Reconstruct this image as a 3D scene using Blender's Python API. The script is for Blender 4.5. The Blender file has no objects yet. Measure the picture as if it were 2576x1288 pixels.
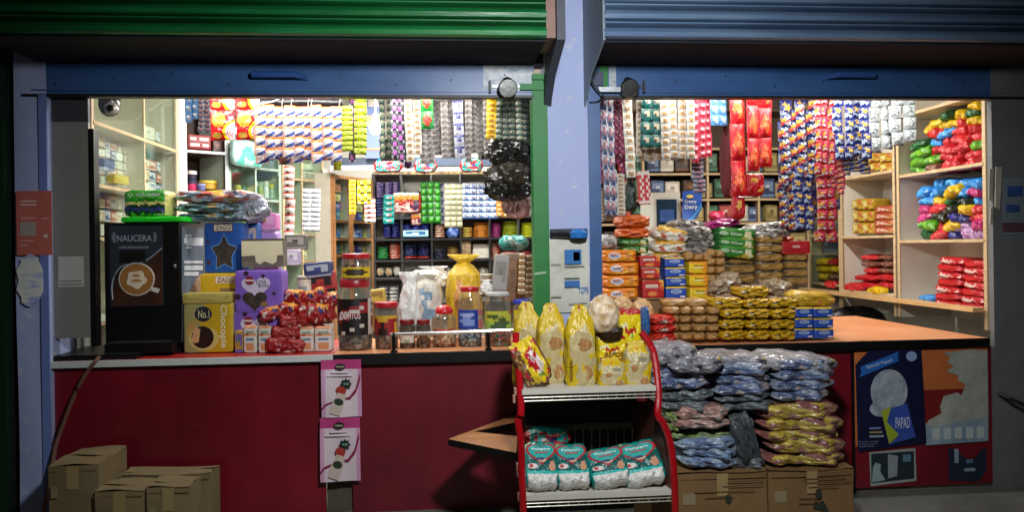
import bpy, math, random
from mathutils import Vector, Matrix
R = math.radians
rnd = random.Random(11)
SC = bpy.context.scene
COL = SC.collection
# ------------------------------------------------------------------ camera model
W, H, F, HOR = 2575., 1288., 1935., 620.
PSI, ROLL = R(4.9), R(.8)
CAM = Vector((0, -4.5, 1.54))
FW = Vector((math.sin(PSI), math.cos(PSI), 0)); RT = Vector((math.cos(PSI), -math.sin(PSI), 0)); UP = Vector((0, 0, 1))
RC = RT*math.cos(ROLL) - UP*math.sin(ROLL); UC = RT*math.sin(ROLL) + UP*math.cos(ROLL)
def ray(px, py): return FW + RC*((px-W/2)/F) + UC*((HOR-py)/F)
class PL:
    """vertical plane: origin, angle of its width direction; the normal points away from the street"""
    def __init__(s, o, ang=0.):
        s.o = Vector((o[0], o[1], 0)); s.ang = ang
        s.u = Vector((math.cos(ang), math.sin(ang), 0)); s.n = Vector((-math.sin(ang), math.cos(ang), 0))
    def off(s, d): return PL(s.o + s.n*d, s.ang)
def pl(p): return p if isinstance(p, PL) else PL((0, p))
def hit(px, py, p):
    p = pl(p); d = ray(px, py); t = (p.o - CAM).dot(p.n)/d.dot(p.n); return CAM + d*t
def atz(px, py, z):
    d = ray(px, py); return CAM + d*((z-CAM.z)/d.z)
def rect(r, p):
    p = pl(p); x0, y0, x1, y1 = r; mx, my = (x0+x1)/2, (y0+y1)/2
    a, b = hit(x0, my, p), hit(x1, my, p); t, bt = hit(mx, y0, p), hit(mx, y1, p)
    c = (a+b)/2; c.z = bt.z
    return c, (b-a).dot(p.u), t.z-bt.z, p.ang
ZC = .93                                     # counter height
# ------------------------------------------------------------------ materials
def lin(h):
    h = h.lstrip('#'); return [((int(h[i:i+2], 16)/255+.055)/1.055)**2.4 if int(h[i:i+2], 16) > 10 else int(h[i:i+2], 16)/255/12.92 for i in (0, 2, 4)]
MC = {}
def M(h, rough=.42, bump=.12, metal=0., scale=9., vary=.18, coat=0.):
    k = (h, rough, bump, metal, scale, vary, coat)
    if k in MC: return MC[k]
    m = bpy.data.materials.new('m_'+h.lstrip('#')); m.use_nodes = True
    nt = m.node_tree; b = nt.nodes['Principled BSDF']; c = lin(h)
    b.inputs['Roughness'].default_value = rough; b.inputs['Metallic'].default_value = metal
    b.inputs['Coat Weight'].default_value = coat
    tc = nt.nodes.new('ShaderNodeTexCoord'); nz = nt.nodes.new('ShaderNodeTexNoise')
    nz.inputs['Scale'].default_value = scale; nz.inputs['Detail'].default_value = 4
    nt.links.new(tc.outputs['Object'], nz.inputs['Vector'])
    mx = nt.nodes.new('ShaderNodeMix'); mx.data_type = 'RGBA'
    mx.inputs[6].default_value = (*[x*(1-vary) for x in c], 1); mx.inputs[7].default_value = (*[min(1, x*(1+vary*.6)) for x in c], 1)
    nt.links.new(nz.outputs['Fac'], mx.inputs[0]); nt.links.new(mx.outputs[2], b.inputs['Base Color'])
    if bump:
        bp = nt.nodes.new('ShaderNodeBump'); bp.inputs['Strength'].default_value = bump; bp.inputs['Distance'].default_value = .05
        nt.links.new(nz.outputs['Fac'], bp.inputs['Height']); nt.links.new(bp.outputs['Normal'], b.inputs['Normal'])
    MC[k] = m; return m
def MP(h): return M(h, .26, .35, 0, 7., .14)          # printed plastic film
def MK(h): return M(h, .5, .05, 0, 12., .1)           # printed card
def MX(name, h1, h2, scale, lo, hi, rough=.6, bump=.2, stretch=(1, 1, 1), detail=8):
    """two colours in noise patches: peeling paint, dirt, wood"""
    if name in MC: return MC[name]
    m = bpy.data.materials.new(name); m.use_nodes = True; nt = m.node_tree; b = nt.nodes['Principled BSDF']
    tc = nt.nodes.new('ShaderNodeTexCoord'); mp = nt.nodes.new('ShaderNodeMapping'); mp.inputs['Scale'].default_value = stretch
    nz = nt.nodes.new('ShaderNodeTexNoise'); nz.inputs['Scale'].default_value = scale; nz.inputs['Detail'].default_value = detail
    nz.inputs['Roughness'].default_value = .65
    rp = nt.nodes.new('ShaderNodeValToRGB'); e = rp.color_ramp.elements
    e[0].position = lo; e[0].color = (*lin(h1), 1); e[1].position = hi; e[1].color = (*lin(h2), 1)
    nt.links.new(tc.outputs['Object'], mp.inputs['Vector']); nt.links.new(mp.outputs[0], nz.inputs['Vector'])
    nt.links.new(nz.outputs['Fac'], rp.inputs['Fac']); nt.links.new(rp.outputs['Color'], b.inputs['Base Color'])
    b.inputs['Roughness'].default_value = rough
    bp = nt.nodes.new('ShaderNodeBump'); bp.inputs['Strength'].default_value = bump; bp.inputs['Distance'].default_value = .01
    nt.links.new(nz.outputs['Fac'], bp.inputs['Height']); nt.links.new(bp.outputs['Normal'], b.inputs['Normal'])
    MC[name] = m; return m
def MW(name, h1, h2, scale=4.5, lo=.35, hi=.68, rough=.34, crease=4., cb=.35):
    """wrapped goods: two-tone contents under creased shiny film"""
    if name in MC: return MC[name]
    m = MX(name, h1, h2, scale, lo, hi, rough, 0.); nt = m.node_tree; b = nt.nodes['Principled BSDF']
    tc = nt.nodes.new('ShaderNodeTexCoord'); a = nt.nodes.new('ShaderNodeTexNoise'); a.inputs['Scale'].default_value = 2.5
    vo = nt.nodes.new('ShaderNodeTexVoronoi'); vo.feature = 'DISTANCE_TO_EDGE'; vo.inputs['Scale'].default_value = crease
    mx = nt.nodes.new('ShaderNodeMix'); mx.data_type = 'RGBA'; mx.inputs[0].default_value = .35
    nt.links.new(tc.outputs['Object'], a.inputs['Vector']); nt.links.new(tc.outputs['Object'], mx.inputs[6]); nt.links.new(a.outputs['Color'], mx.inputs[7]); nt.links.new(mx.outputs[2], vo.inputs['Vector'])
    bp = nt.nodes.new('ShaderNodeBump'); bp.inputs['Strength'].default_value = cb; bp.inputs['Distance'].default_value = .12
    nt.links.new(vo.outputs['Distance'], bp.inputs['Height']); nt.links.new(bp.outputs['Normal'], b.inputs['Normal']); b.inputs['Coat Weight'].default_value = .2; b.inputs['Coat Roughness'].default_value = .15
    nt.links.new(bp.outputs['Normal'], b.inputs['Coat Normal']); return m
def clear(name, tint='ffffff', amount=.1, bump=0., scale=12., rough=.05, cloudy=0.):
    """thin clear sheet: see-through with a glossy skin"""
    if name in MC: return MC[name]
    m = bpy.data.materials.new(name); m.use_nodes = True; nt = m.node_tree; nt.nodes.clear()
    o = nt.nodes.new('ShaderNodeOutputMaterial'); tr = nt.nodes.new('ShaderNodeBsdfTransparent'); tr.inputs[0].default_value = (*lin(tint), 1)
    gl = nt.nodes.new('ShaderNodeBsdfGlossy'); gl.inputs['Roughness'].default_value = rough
    lw = nt.nodes.new('ShaderNodeLayerWeight'); lw.inputs['Blend'].default_value = .35
    ma = nt.nodes.new('ShaderNodeMath'); ma.operation = 'MULTIPLY_ADD'; ma.inputs[1].default_value = .28; ma.inputs[2].default_value = amount
    mx = nt.nodes.new('ShaderNodeMixShader')
    nt.links.new(lw.outputs['Fresnel'], ma.inputs[0]); nt.links.new(ma.outputs[0], mx.inputs[0])
    src = tr
    if cloudy:
        df = nt.nodes.new('ShaderNodeBsdfDiffuse'); df.inputs[0].default_value = (*lin(tint), 1)
        m2 = nt.nodes.new('ShaderNodeMixShader'); m2.inputs[0].default_value = cloudy
        nt.links.new(tr.outputs[0], m2.inputs[1]); nt.links.new(df.outputs[0], m2.inputs[2]); src = m2
    nt.links.new(src.outputs[0], mx.inputs[1]); nt.links.new(gl.outputs[0], mx.inputs[2]); nt.links.new(mx.outputs[0], o.inputs[0])
    if bump:
        tc = nt.nodes.new('ShaderNodeTexCoord'); nz = nt.nodes.new('ShaderNodeTexNoise'); nz.inputs['Scale'].default_value = scale; nz.inputs['Detail'].default_value = 3
        bp = nt.nodes.new('ShaderNodeBump'); bp.inputs['Strength'].default_value = bump; bp.inputs['Distance'].default_value = .05
        nt.links.new(tc.outputs['Object'], nz.inputs['Vector']); nt.links.new(nz.outputs['Fac'], bp.inputs['Height'])
        nt.links.new(bp.outputs['Normal'], gl.inputs['Normal']); nt.links.new(bp.outputs['Normal'], lw.inputs['Normal'])
    MC[name] = m; return m
GLASS = clear('glass_pane', 'f2f8f5', .02)
JAR = clear('jar_plastic', 'f6f4ec', .10, .25, 6., .08, .05)
FILM = clear('wrap_film', 'f4f4f2', .16, .9, 5., .12, .12)
GREYFILM = clear('grey_film', '8d9299', .12, .9, 6., .2, .35)
CHROME = M('c8c8c8', .18, 0, 1.)
BLACK = M('0b0b0c', .4, .03); DARK = M('1c1c1e', .5, .05); WHITE = M('e8e6e0', .5, .03); CREAM = M('e0d6b8', .55, .05)
WOOD = MX('wood_ply', 'b08a58', 'd2ad78', 3, .3, .75, .5, .1, (1, 1, 12)); CARD = MX('cardboard', '8f6f45', 'a98756', 4, .3, .7, .75, .15)
CARDD = MX('cardboard_brown', '6d512f', '7f6039', 4, .3, .7, .75, .15)
# ------------------------------------------------------------------ mesh builder
class MB:
    def __init__(s): s.v = []; s.f = []; s.m = []; s.mats = []
    def mi(s, m):
        if m not in s.mats: s.mats.append(m)
        return s.mats.index(m)
    def add(s, vs, fs, m):
        b = len(s.v); s.v += [Vector(v) for v in vs]; k = s.mi(m)
        for f in fs: s.f.append([b+i for i in f]); s.m.append(k)
        return s
    def box(s, x0, x1, y0, y1, z0, z1, m, mat=None):
        vs = [Vector((x, y, z)) for z in (z0, z1) for y in (y0, y1) for x in (x0, x1)]
        if mat: vs = [mat @ v for v in vs]
        return s.add(vs, [(0, 2, 3, 1), (4, 5, 7, 6), (0, 1, 5, 4), (2, 6, 7, 3), (0, 4, 6, 2), (1, 3, 7, 5)], m)
    def tube(s, pts, r, m, n=8, cap=True):
        pts = [Vector(p) for p in pts]; rs = r if isinstance(r, (list, tuple)) else [r]*len(pts)
        vs = []; fs = []
        for i, p in enumerate(pts):
            t = (pts[min(i+1, len(pts)-1)] - pts[max(i-1, 0)]).normalized()
            a = t.cross(Vector((0, 0, 1)) if abs(t.z) < .9 else Vector((1, 0, 0))).normalized(); b = t.cross(a)
            for k in range(n):
                q = 2*math.pi*k/n; vs.append(p + (a*math.cos(q) + b*math.sin(q))*rs[i])
        for i in range(len(pts)-1):
            for k in range(n): fs.append((i*n+k, i*n+(k+1) % n, (i+1)*n+(k+1) % n, (i+1)*n+k))
        if cap: fs.append(tuple(range(n-1, -1, -1))); fs.append(tuple((len(pts)-1)*n+k for k in range(n)))
        return s.add(vs, fs, m)
    def lathe(s, prof, c, m, n=20, a0=0., a1=2*math.pi, sx=1.):
        c = Vector(c); full = a1-a0 > 6.28; k = n if full else n+1; vs = []; fs = []
        for r, z in prof:
            for i in range(k):
                q = a0+(a1-a0)*i/n; vs.append(c + Vector((r*math.cos(q)*sx, r*math.sin(q), z)))
        for j in range(len(prof)-1):
            for i in range(n):
                i2 = (i+1) % k; fs.append((j*k+i, j*k+i2, (j+1)*k+i2, (j+1)*k+i))
        return s.add(vs, fs, m)
    def grid(s, fn, nu, nv, mf):
        b = len(s.v); s.v += [Vector(fn(i/nu, j/nv)) for j in range(nv+1) for i in range(nu+1)]
        for j in range(nv):
            for i in range(nu):
                a = b+j*(nu+1)+i; s.f.append([a, a+1, a+nu+2, a+nu+1]); s.m.append(s.mi(mf(i, j) if callable(mf) else mf))
        return s
    def poly(s, pts, y0, y1, m, mat=None):
        """outline (x,z) drawn between two depths"""
        n = len(pts); vs = [Vector((x, y0, z)) for x, z in pts] + [Vector((x, y1, z)) for x, z in pts]
        if mat: vs = [mat @ v for v in vs]
        return s.add(vs, [tuple(range(n)), tuple(range(2*n-1, n-1, -1))] + [(i, n+i, n+(i+1) % n, (i+1) % n) for i in range(n)], m)
    def ell(s, cx, cz, rx, rz, y, m, n=16, t=.004, mat=None):
        return s.poly([(cx+rx*math.cos(2*math.pi*i/n), cz+rz*math.sin(2*math.pi*i/n)) for i in range(n)], y, y+t, m, mat)
    def text(s, body, x0, x1, z0, z1, y, m, rot=0, mat=None, slant=0.):
        vs, fs = glyphs(body); cx, cz = (x0+x1)/2, (z0+z1)/2; w, h = x1-x0, z1-z0; out = []
        for u, v in vs:
            a, b = (u-.5), (v-.5)
            if rot: a, b = (b*w, -a*h) if rot > 0 else (-b*w, a*h)
            else: a, b = a*w+slant*b*h, b*h
            q = Vector((cx+a, y, cz+b)); out.append(mat @ q if mat else q)
        return s.add(out, fs, m)
    def xf(s, mat):
        s.v = [mat @ v for v in s.v]; return s
    def mesh(s, name, org=Vector((0, 0, 0)), angle=35):
        me = bpy.data.meshes.new(name); me.from_pydata([v-org for v in s.v], [], s.f)
        for m in s.mats: me.materials.append(m)
        me.polygons.foreach_set('material_index', s.m); me.polygons.foreach_set('use_smooth', [True]*len(s.f))
        me.update(); me.set_sharp_from_angle(angle=R(angle)); return me
    def build(s, name, parent=None, org=None, angle=35):
        if parent is not None: og = wloc(parent)
        elif org is not None: og = Vector(org)
        else:
            xs = [v.x for v in s.v]; ys = [v.y for v in s.v]; og = Vector(((min(xs)+max(xs))/2, (min(ys)+max(ys))/2, min(v.z for v in s.v)))
        o = bpy.data.objects.new(name, s.mesh(name, og, angle)); COL.objects.link(o)
        if parent is not None: o.parent = parent
        else: o.location = og
        return o
def wloc(o):
    v = Vector(o.location)
    while o.parent: o = o.parent; v += Vector(o.location)
    return v
GC = {}
def glyphs(body):
    if body in GC: return GC[body]
    c = bpy.data.curves.new('glyph', 'FONT'); c.body = body; c.resolution_u = 3; c.offset = .012
    o = bpy.data.objects.new('glyph', c); me = bpy.data.meshes.new_from_object(o)
    vs = [(v.co.x, v.co.y) for v in me.vertices]; fs = [tuple(p.vertices) for p in me.polygons]
    x0 = min(v[0] for v in vs); x1 = max(v[0] for v in vs); y0 = min(v[1] for v in vs); y1 = max(v[1] for v in vs)
    vs = [((a-x0)/(x1-x0), (b-y0)/(y1-y0)) for a, b in vs]
    bpy.data.objects.remove(o); bpy.data.curves.remove(c); bpy.data.meshes.remove(me); GC[body] = (vs, fs); return GC[body]
def tag(o, label=None, cat=None, group=None, kind=None):
    if label: o['label'] = label
    if cat: o['category'] = cat
    if group: o['group'] = group
    if kind: o['kind'] = kind
    return o
def thing(name, label, cat, loc, group=None):
    o = bpy.data.objects.new(name, None); COL.objects.link(o); o.location = loc; o.empty_display_size = .1
    return tag(o, label, cat, group)
ORD = 'zeroth first second third fourth fifth sixth seventh eighth ninth tenth eleventh twelfth thirteenth fourteenth fifteenth sixteenth'.split()
# ------------------------------------------------------------------ unit goods (1 wide, 1 deep, 1 high; base at z=0, front at y=-.5)
class U:
    def __init__(s, me, kids=()): s.me = me if isinstance(me, list) else [me]; s.kids = list(kids)
def wob(x, y, z, ph, a):
    return a*(math.sin(5.1*x+ph)*math.cos(6.3*z+1.7*ph) + .6*math.sin(11*z+3*x+2.3*ph)*math.cos(9*x+ph) + .4*math.sin(17*x-13*z+5*y+ph))
def warp(a, b, w):
    return a + w*(math.sin(2.3*b+1.1)+.6*math.sin(5.1*b+a)), b + w*(math.sin(2.1*a+.4)+.6*math.sin(4.7*a+b))
def wob2(x, y, z, ph, a):
    return a*(math.sin(3.3*x+ph)*math.cos(2.1*y+ph) + .7*math.sin(6.1*x+1.9*y+2*ph) + .45*math.sin(10*x-4*y+3*z+ph) + .25*math.sin(16*x+5*y+ph))
def upack(name, patt, pal, e=7, crimp=None, noise=.012, seeds=1, side=None, top=None, fin=.9, mk=MP, k=2, sag=0., kids=(), wp=.22, soft=False, bot=None):
    """box or pillow pack; patt is its printed face, crimp=(end axis, flattened axis)"""
    rows = patt.split('/') if isinstance(patt, str) else patt; nz, nx = len(rows), len(rows[0])
    cols = {c: mk(h) for c, h in pal.items()}
    bg = rows[nz//2][0]; sm = mk(side) if side else cols[bg]; tm = mk(top) if top else cols[rows[0][nx//2]]
    mes = []
    for sd in range(seeds):
        ph = sd*2.37+len(name); mb = MB(); key = {}; NX, NZ = nx*k, nz*k; NY = 5
        def vert(x, y, z):
            kk = (round(x, 4), round(y, 4), round(z, 4))
            if kk in key: return key[kk]
            q = Vector((x, y, z)); n = (abs(x)**e+abs(y)**e+abs(z)**e)**(1/e); q /= n
            if crimp:
                ax = 'xyz'.index(crimp[0]); th = 'xyz'.index(crimp[1]); t = abs(q[ax]); q[th] *= 1-fin*t**6
            d = (wob2 if soft else wob)(q.x+ph, q.y, q.z, ph, noise)
            q = Vector((q.x*(1+d*.5), q.y*(1+d*2.2), q.z*(1+d*1.6)))
            if sag: q.z -= sag*q.x*q.x
            key[kk] = len(mb.v); mb.v.append(Vector((q.x/2, q.y/2, q.z/2+.5))); return key[kk]
        def face(fn, nu, nv, mf):
            for j in range(nv):
                for i in range(nu):
                    c = [(i, j), (i+1, j), (i+1, j+1), (i, j+1)]
                    mb.f.append([vert(*fn(-1+2*a/nu, -1+2*b/nv)) for a, b in c]); mb.m.append(mb.mi(mf(i, j)))
        def pick(i, j):
            a, b = (i+.5)/k, (j+.5)/k
            if mk is not MK: a, b = warp(a, b, wp)
            return cols[rows[nz-1-int(min(nz-1, max(0, b)))][int(min(nx-1, max(0, a)))]]
        face(lambda u, v: (u, -1, v), NX, NZ, lambda i, j: pick(i, j))
        face(lambda u, v: (-u, 1, v), NX, NZ, lambda i, j: sm)
        face(lambda u, v: (-1, -u, v), NY, NZ, lambda i, j: sm)
        face(lambda u, v: (1, u, v), NY, NZ, lambda i, j: sm)
        face(lambda u, v: (u, v, 1), NX, NY, lambda i, j: tm)
        bm_ = mk(bot) if bot else sm; face(lambda u, v: (u, -v, -1), NX, NY, lambda i, j: bm_)
        mes.append(mb.mesh(name, angle=50))
    return U(mes, kids)
def ustrip(name, patt, pal, n, cols=1, bulge=.16, seeds=2, mk=MP, ragged=0., twist=.04, kk=1, wp=.2):
    """a hanging strip of n sachets (cols side by side), top edge at z=1"""
    fnp = patt if callable(patt) else None; rows = [fnp(0, 0)] if fnp else patt.split('/'); r, c = (16, 14) if fnp else (len(rows), len(rows[0])); cm = {k: mk(h) for k, h in pal.items()}; gm = cm[rows[0][0]]
    mes = []
    for sd in range(seeds):
        q = random.Random(sd*7+len(name)); mb = MB(); x = 0.; K = kk
        for k in range(cols):
            w = 1/cols; dz = -ragged*q.random(); yo = (q.random()-.5)*.2*w
            for j in range(n):
                z1 = 1-j/n+dz; h = 1/n; sw = (q.random()-.5)*twist; tl = (q.random()-.5)*.3; b = bulge*w*(.8+.5*q.random()); x0 = -.5+k*w+sw*w; ph = q.random()*6
                def fn(u, v, s=1):
                    bl = (max(0, math.sin(math.pi*u))**.7)*(max(0, math.sin(math.pi*v))**.6)
                    cr = .04*math.sin(9*u+7*v+ph)*bl + .03*math.sin(23*v+ph)*bl
                    return (x0+w*(.03+.94*u)+tl*.06*w*(v-.5), yo - s*(b*bl+cr*b*3) - tl*.1*w*(u-.5), z1-h*v)
                def pick(i, jj):
                    a, b = (i+.5)/K, (jj+.5)/K
                    if fnp: return cm[fnp(a/c, 1-b/r)]
                    if K > 1: a, b = warp(a, b, wp)
                    return cm[rows[r-1-int(min(r-1, max(0, b)))][int(min(c-1, max(0, a)))]]
                mb.grid(lambda u, v: fn(u, 1-v), c*K, r*K, pick)
                mb.grid(lambda u, v: fn(1-u, 1-v, -1), 2, 2, gm)
        mes.append(mb.mesh(name, angle=60))
    return U(mes)
def ukid(name, fn):
    """a child mesh drawn in unit space: fn(mb)"""
    mb = MB(); fn(mb); return (name, mb.mesh(name))
NV = [0]
def put(u, name, r, p, d, label, cat, group=None, rot=0., tilt=0., lean=0., dz=None, flip=False):
    c, w, h, ang = rect(r, p); p = pl(p)
    if dz is not None: c.z = dz
    NV[0] += 1
    o = bpy.data.objects.new(name, u.me[NV[0] % len(u.me)]); COL.objects.link(o)
    mid = c + p.n*(d/2)
    o.location = mid
    o.rotation_euler = (lean, tilt, ang+rot); o.scale = (w, d, h)
    for kn, km in u.kids:
        k = bpy.data.objects.new(kn, km); COL.objects.link(k); k.parent = o
    return tag(o, label, cat, group)
def onc(u, name, r, d, label, cat, group=None, z=ZC, **kw):
    """stands on a counter: its base pixel tells how far back it is"""
    y = atz((r[0]+r[2])/2, r[3], z).y
    return put(u, name, r, y, d, label, cat, group, dz=z, **kw)
def hang(u, name, r, p, label, cat, group=None, rot=0., deep=None):
    c, w, h, ang = rect(r, p); NV[0] += 1
    o = bpy.data.objects.new(name, u.me[NV[0] % len(u.me)]); COL.objects.link(o)
    o.location = c; o.rotation_euler = (R(rnd.uniform(-2, 2)), R(rnd.uniform(-2.2, 2.2)), ang+rot); o.scale = (w, deep or w, h); return tag(o, label, cat, group)
# ================================================================== SETTING
XL = hit(232, 620, .45).x; XR = hit(2476, 620, .4).x
YB = 4.0
PIL = M('a9b4dc', .6, .05); 
LILAC = MX('peeling_lilac', 'a3aed4', 'bcc0cd', 11, .58, .66, .75, .3, (1.6, 1, 1.2), 15)
CONC = MX('concrete', '4d4c47', '77756c', 2.5, .3, .7, .85, .3)
GREYW = MX('grey_wall', '5d605e', '76787a', 2, .3, .7, .8, .15)
RED = MX('red_laminate', '500a14', '831525', 2.2, .25, .75, .36, .06, (1, 1, .6), 12); ORANGE = MX('orange_laminate', 'd08658', 'dc9e72', 2, .3, .7, .35, .04)
BLUEP = MX('blue_paint', '2b4c7c', '3a5f90', 2.2, .3, .7, .38, .05, (1, 1, 3)); GREENP = MX('green_paint', '0a6a26', '117a30', 3, .3, .7, .55, .05, (1, 1, 3))
g = MB(); g.add([(-40, -40, 0), (40, -40, 0), (40, .02, 0), (-40, .02, 0)], [(0, 1, 2, 3)], CONC)
tag(g.build('ground', org=(0, 0, 0)), kind='structure')
# shop shell
sh = thing('shop_building', 'open-fronted shop room with white walls behind the counters', 'building', (0, 2, 0))
wm = M('cfc9bd', .8, .04, vary=.08)
def wall(name, x0, x1, y0, y1, z0, z1, m): MB().box(x0, x1, y0, y1, z0, z1, m).build(name, sh)
wall('back_wall', XL-1, XR+1, YB+.36, YB+.5, 0, 3, wm); wall('side_wall', XL-.6, XL-.5, .12, YB+.36, 0, 3, wm); wall('side_wall', XR+.5, XR+.6, .1, YB+.36, 0, 3, wm)
wall('ceiling', XL-1, XR+1, .1, YB+.5, 3, 3.1, M('d8d4c8', .8, .03)); wall('floor_slab', XL-.6, XR+.6, .02, YB+.5, -.1, .004, CONC)
wall('front_wall', -6, 6, .1, .25, 2.64, 3.6, M('3a3d46', .7, .05))
# outer walls either side
a = hit(2492, 620, 0).x
nb = thing('side_wall_right', 'grey plaster wall with torn notices beyond the orange countertop', 'wall', (a+1, 0, 0))
MB().box(a, a+2.4, -.02, .015, 0, 2.62, GREYW).build('plaster', nb)
def paper(parent, r, p, h, t=.004, name='notice', m=None):
    c, w, hh, an = rect(r, p); pp = pl(p); mb = MB()
    mb.box(c.x-w/2, c.x+w/2, c.y-t, c.y, c.z, c.z+hh, m or M(h, .7, .1, vary=.25)); return mb.build(name, parent)
for r, h in (((2520, 448, 2575, 590), '79838c'), ((2533, 468, 2570, 492), '2b4f8e'), ((2530, 515, 2562, 532), '2b4f8e'), ((2520, 560, 2574, 582), '5c3b44')):
    paper(nb, r, -.022-.002*len(h)*(.0 if h == '79838c' else 1), h)
mb = MB()
for q in ((2500, 420, 2520, 520), (2485, 425, 2498, 500), (2488, 522, 2497, 560)):
    c, w, hh, an = rect(q, -.03); mb.poly([(c.x-w/2, c.z), (c.x+w*.1, c.z-.02), (c.x+w/2, c.z+hh), (c.x-w*.3, c.z+hh)], c.y-.006, c.y, M('b3ad98', .8, .3))
mb.build('torn_paper', nb)
c = hit(2535, 1000, -.06); MB().tube([hit(2512, 990, -.04), hit(2540, 1003, -.1), hit(2580, 1022, -.12)], .012, DARK).build('hook', nb)
a = hit(36, 620, 0).x
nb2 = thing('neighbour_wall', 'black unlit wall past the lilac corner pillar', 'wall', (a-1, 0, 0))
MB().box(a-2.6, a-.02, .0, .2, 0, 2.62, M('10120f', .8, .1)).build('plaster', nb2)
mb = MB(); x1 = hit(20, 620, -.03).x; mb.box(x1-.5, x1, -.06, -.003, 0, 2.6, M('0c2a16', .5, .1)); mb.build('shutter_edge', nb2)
# pillars
def pillar(px0, px1, label, m, zt=3.4, notes=()):
    x0, x1 = hit(px0, 620, -.02).x, hit(px1, 620, -.02).x
    t = thing('pillar', label, 'pillar', ((x0+x1)/2, .03, 0))
    mb = MB(); n = 10
    mb.grid(lambda u, v: (x0+(x1-x0)*u+.004*math.sin(9*v+3*u), -.02+.004*math.sin(14*v+5*u), zt*v), 4, 24, m)
    mb.box(x0+.003, x1-.003, -.01, .3, 0, zt, m); mb.build('shaft', t); return t, x0, x1
lp, x0, x1 = pillar(40, 122, 'lilac painted corner pillar with an orange notice beside the grey panel', LILAC)
MB().box(hit(104, 620, -.02).x, x1+.004, -.034, -.024, 0, 2.42, M('6f82bd', .6, .1)).build('edge_strip', lp)
nt = paper(lp, (42, 480, 131, 642), -.036, 'c4665a', .003, 'notice')
mb = MB()
for r, h in (((52, 504, 92, 508), 'e8c0b4'), ((52, 513, 92, 517), 'e8c0b4'), ((54, 547, 88, 551), 'dfa294'), ((50, 558, 90, 594), 'a79c92'), ((52, 604, 86, 607), 'dfa294'), ((48, 615, 70, 618), 'dfa294'), ((105, 548, 124, 551), 'dfa294'), ((110, 590, 120, 598), 'd8c8b8')):
    c, w, hh, an = rect(r, -.0405); mb.box(c.x-w/2, c.x+w/2, c.y-.001, c.y, c.z, c.z+hh, M(h, .7, 0))
mb.build('print', nt)
c, w, hh, an = rect((44, 645, 108, 765), -.037); pts = [(c.x+(w/2)*(1+.12*math.sin(3*i))*math.cos(i*.314), c.z+hh/2+(hh/2)*(1+.12*math.cos(5*i))*max(-1, min(1, 1.3*math.sin(i*.314)))) for i in range(20)]
MB().poly(pts, c.y-.004, c.y, MX('torn_white', '9aa6d6', 'd9dbd2', 9, .38, .5, .8, .3, (1, 1, 3))).build('torn_paper', lp)
cp, cx0, cx1 = pillar(1381, 1482, 'peeling lilac pillar between the green and blue shutter channels', LILAC)
# grey side panel left with blank paper
x0 = hit(130, 620, .04).x; x1 = hit(226, 620, .04).x
gp = thing('side_panel', 'grey sheet metal panel between corner pillar and glass cabinet', 'panel', ((x0+x1)/2, .05, 1))
zb = hit(180, 851, .04).z; zt = hit(180, 306, .04).z
MB().box(x0, x1, .04, .06, zb, zt, M('7f7f76', .55, .06, scale=3, vary=.25)).build('sheet', gp)
MB().box(x0-.03, x1+.002, .036, .062, zt+.002, 2.62, M('3a3c40', .6, .05)).build('upper_cover', gp)
MB().box(x1+.001, x1+.03, .036, .1, zb-.05, zt-.04, BLACK).build('edge_channel', gp)
q = paper(gp, (147, 645, 211, 722), .038, 'b9b7ae', .003, 'notice')
c, w, hh, an = rect((150, 706, 205, 709), .0345); mb = MB()
for k in (0, .03): mb.box(c.x-w/2, c.x+w/2, c.y-.001, c.y, c.z-k*.6, c.z-k*.6+hh, M('77756d', .7, 0))
mb.build('print', q)
MB().box(x0, x1+.25, .02, .5, ZC+.002, ZC+.03, BLACK).build('base_ledge', gp)
# ------------------------------------------------------------------ rolling shutters
SO = 2.61; YF = -.56
def shutter(px0, px1, paint, label, endm):
    y = YF; x0, x1 = hit(px0, 60, y).x, hit(px1, 60, y).x
    t = thing('rolling_shutter', label, 'shutter', ((x0+x1)/2, -.25, SO))
    prof = []; hs = .093
    for k in range(9):
        zb = SO+k*hs
        for f, dy in ((0., .02), (.02, -.03), (.08, -.044), (.3, -.05), (.55, -.03), (.66, -.006), (.70, .026), (.76, .026), (.8, -.016), (.86, -.03), (.93, -.03), (.97, -.012)): prof.append((zb+f*hs, y+dy))
    mb = MB(); nx = 2
    mb.grid(lambda u, v: (x0+(x1-x0)*u, prof[round(v*(len(prof)-1))][1], prof[round(v*(len(prof)-1))][0]), nx, len(prof)-1, paint)
    mb.build('slat_cover', t, angle=40)
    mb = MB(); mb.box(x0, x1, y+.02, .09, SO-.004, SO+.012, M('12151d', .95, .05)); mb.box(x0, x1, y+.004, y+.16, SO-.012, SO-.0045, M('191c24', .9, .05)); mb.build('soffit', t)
    return t, x0, x1
BLUES = MX('blue_slats', '42597a', '6d8499', 2.2, .3, .72, .36, .25, (.5, 1, 7)); GREENS = MX('green_slats', '0a4a20', '1f7a40', 2.2, .3, .72, .3, .25, (.5, 1, 7))
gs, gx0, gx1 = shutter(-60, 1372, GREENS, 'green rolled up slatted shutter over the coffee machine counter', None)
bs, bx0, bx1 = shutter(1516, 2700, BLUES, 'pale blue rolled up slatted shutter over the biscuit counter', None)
mb = MB(); mb.box(gx1+.001, hit(1396, 60, YF).x, YF-.012, YF+.3, SO+.003, 3.4, M('7d5d50', .6, .1)); mb.build('end_bracket', gs)
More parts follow.
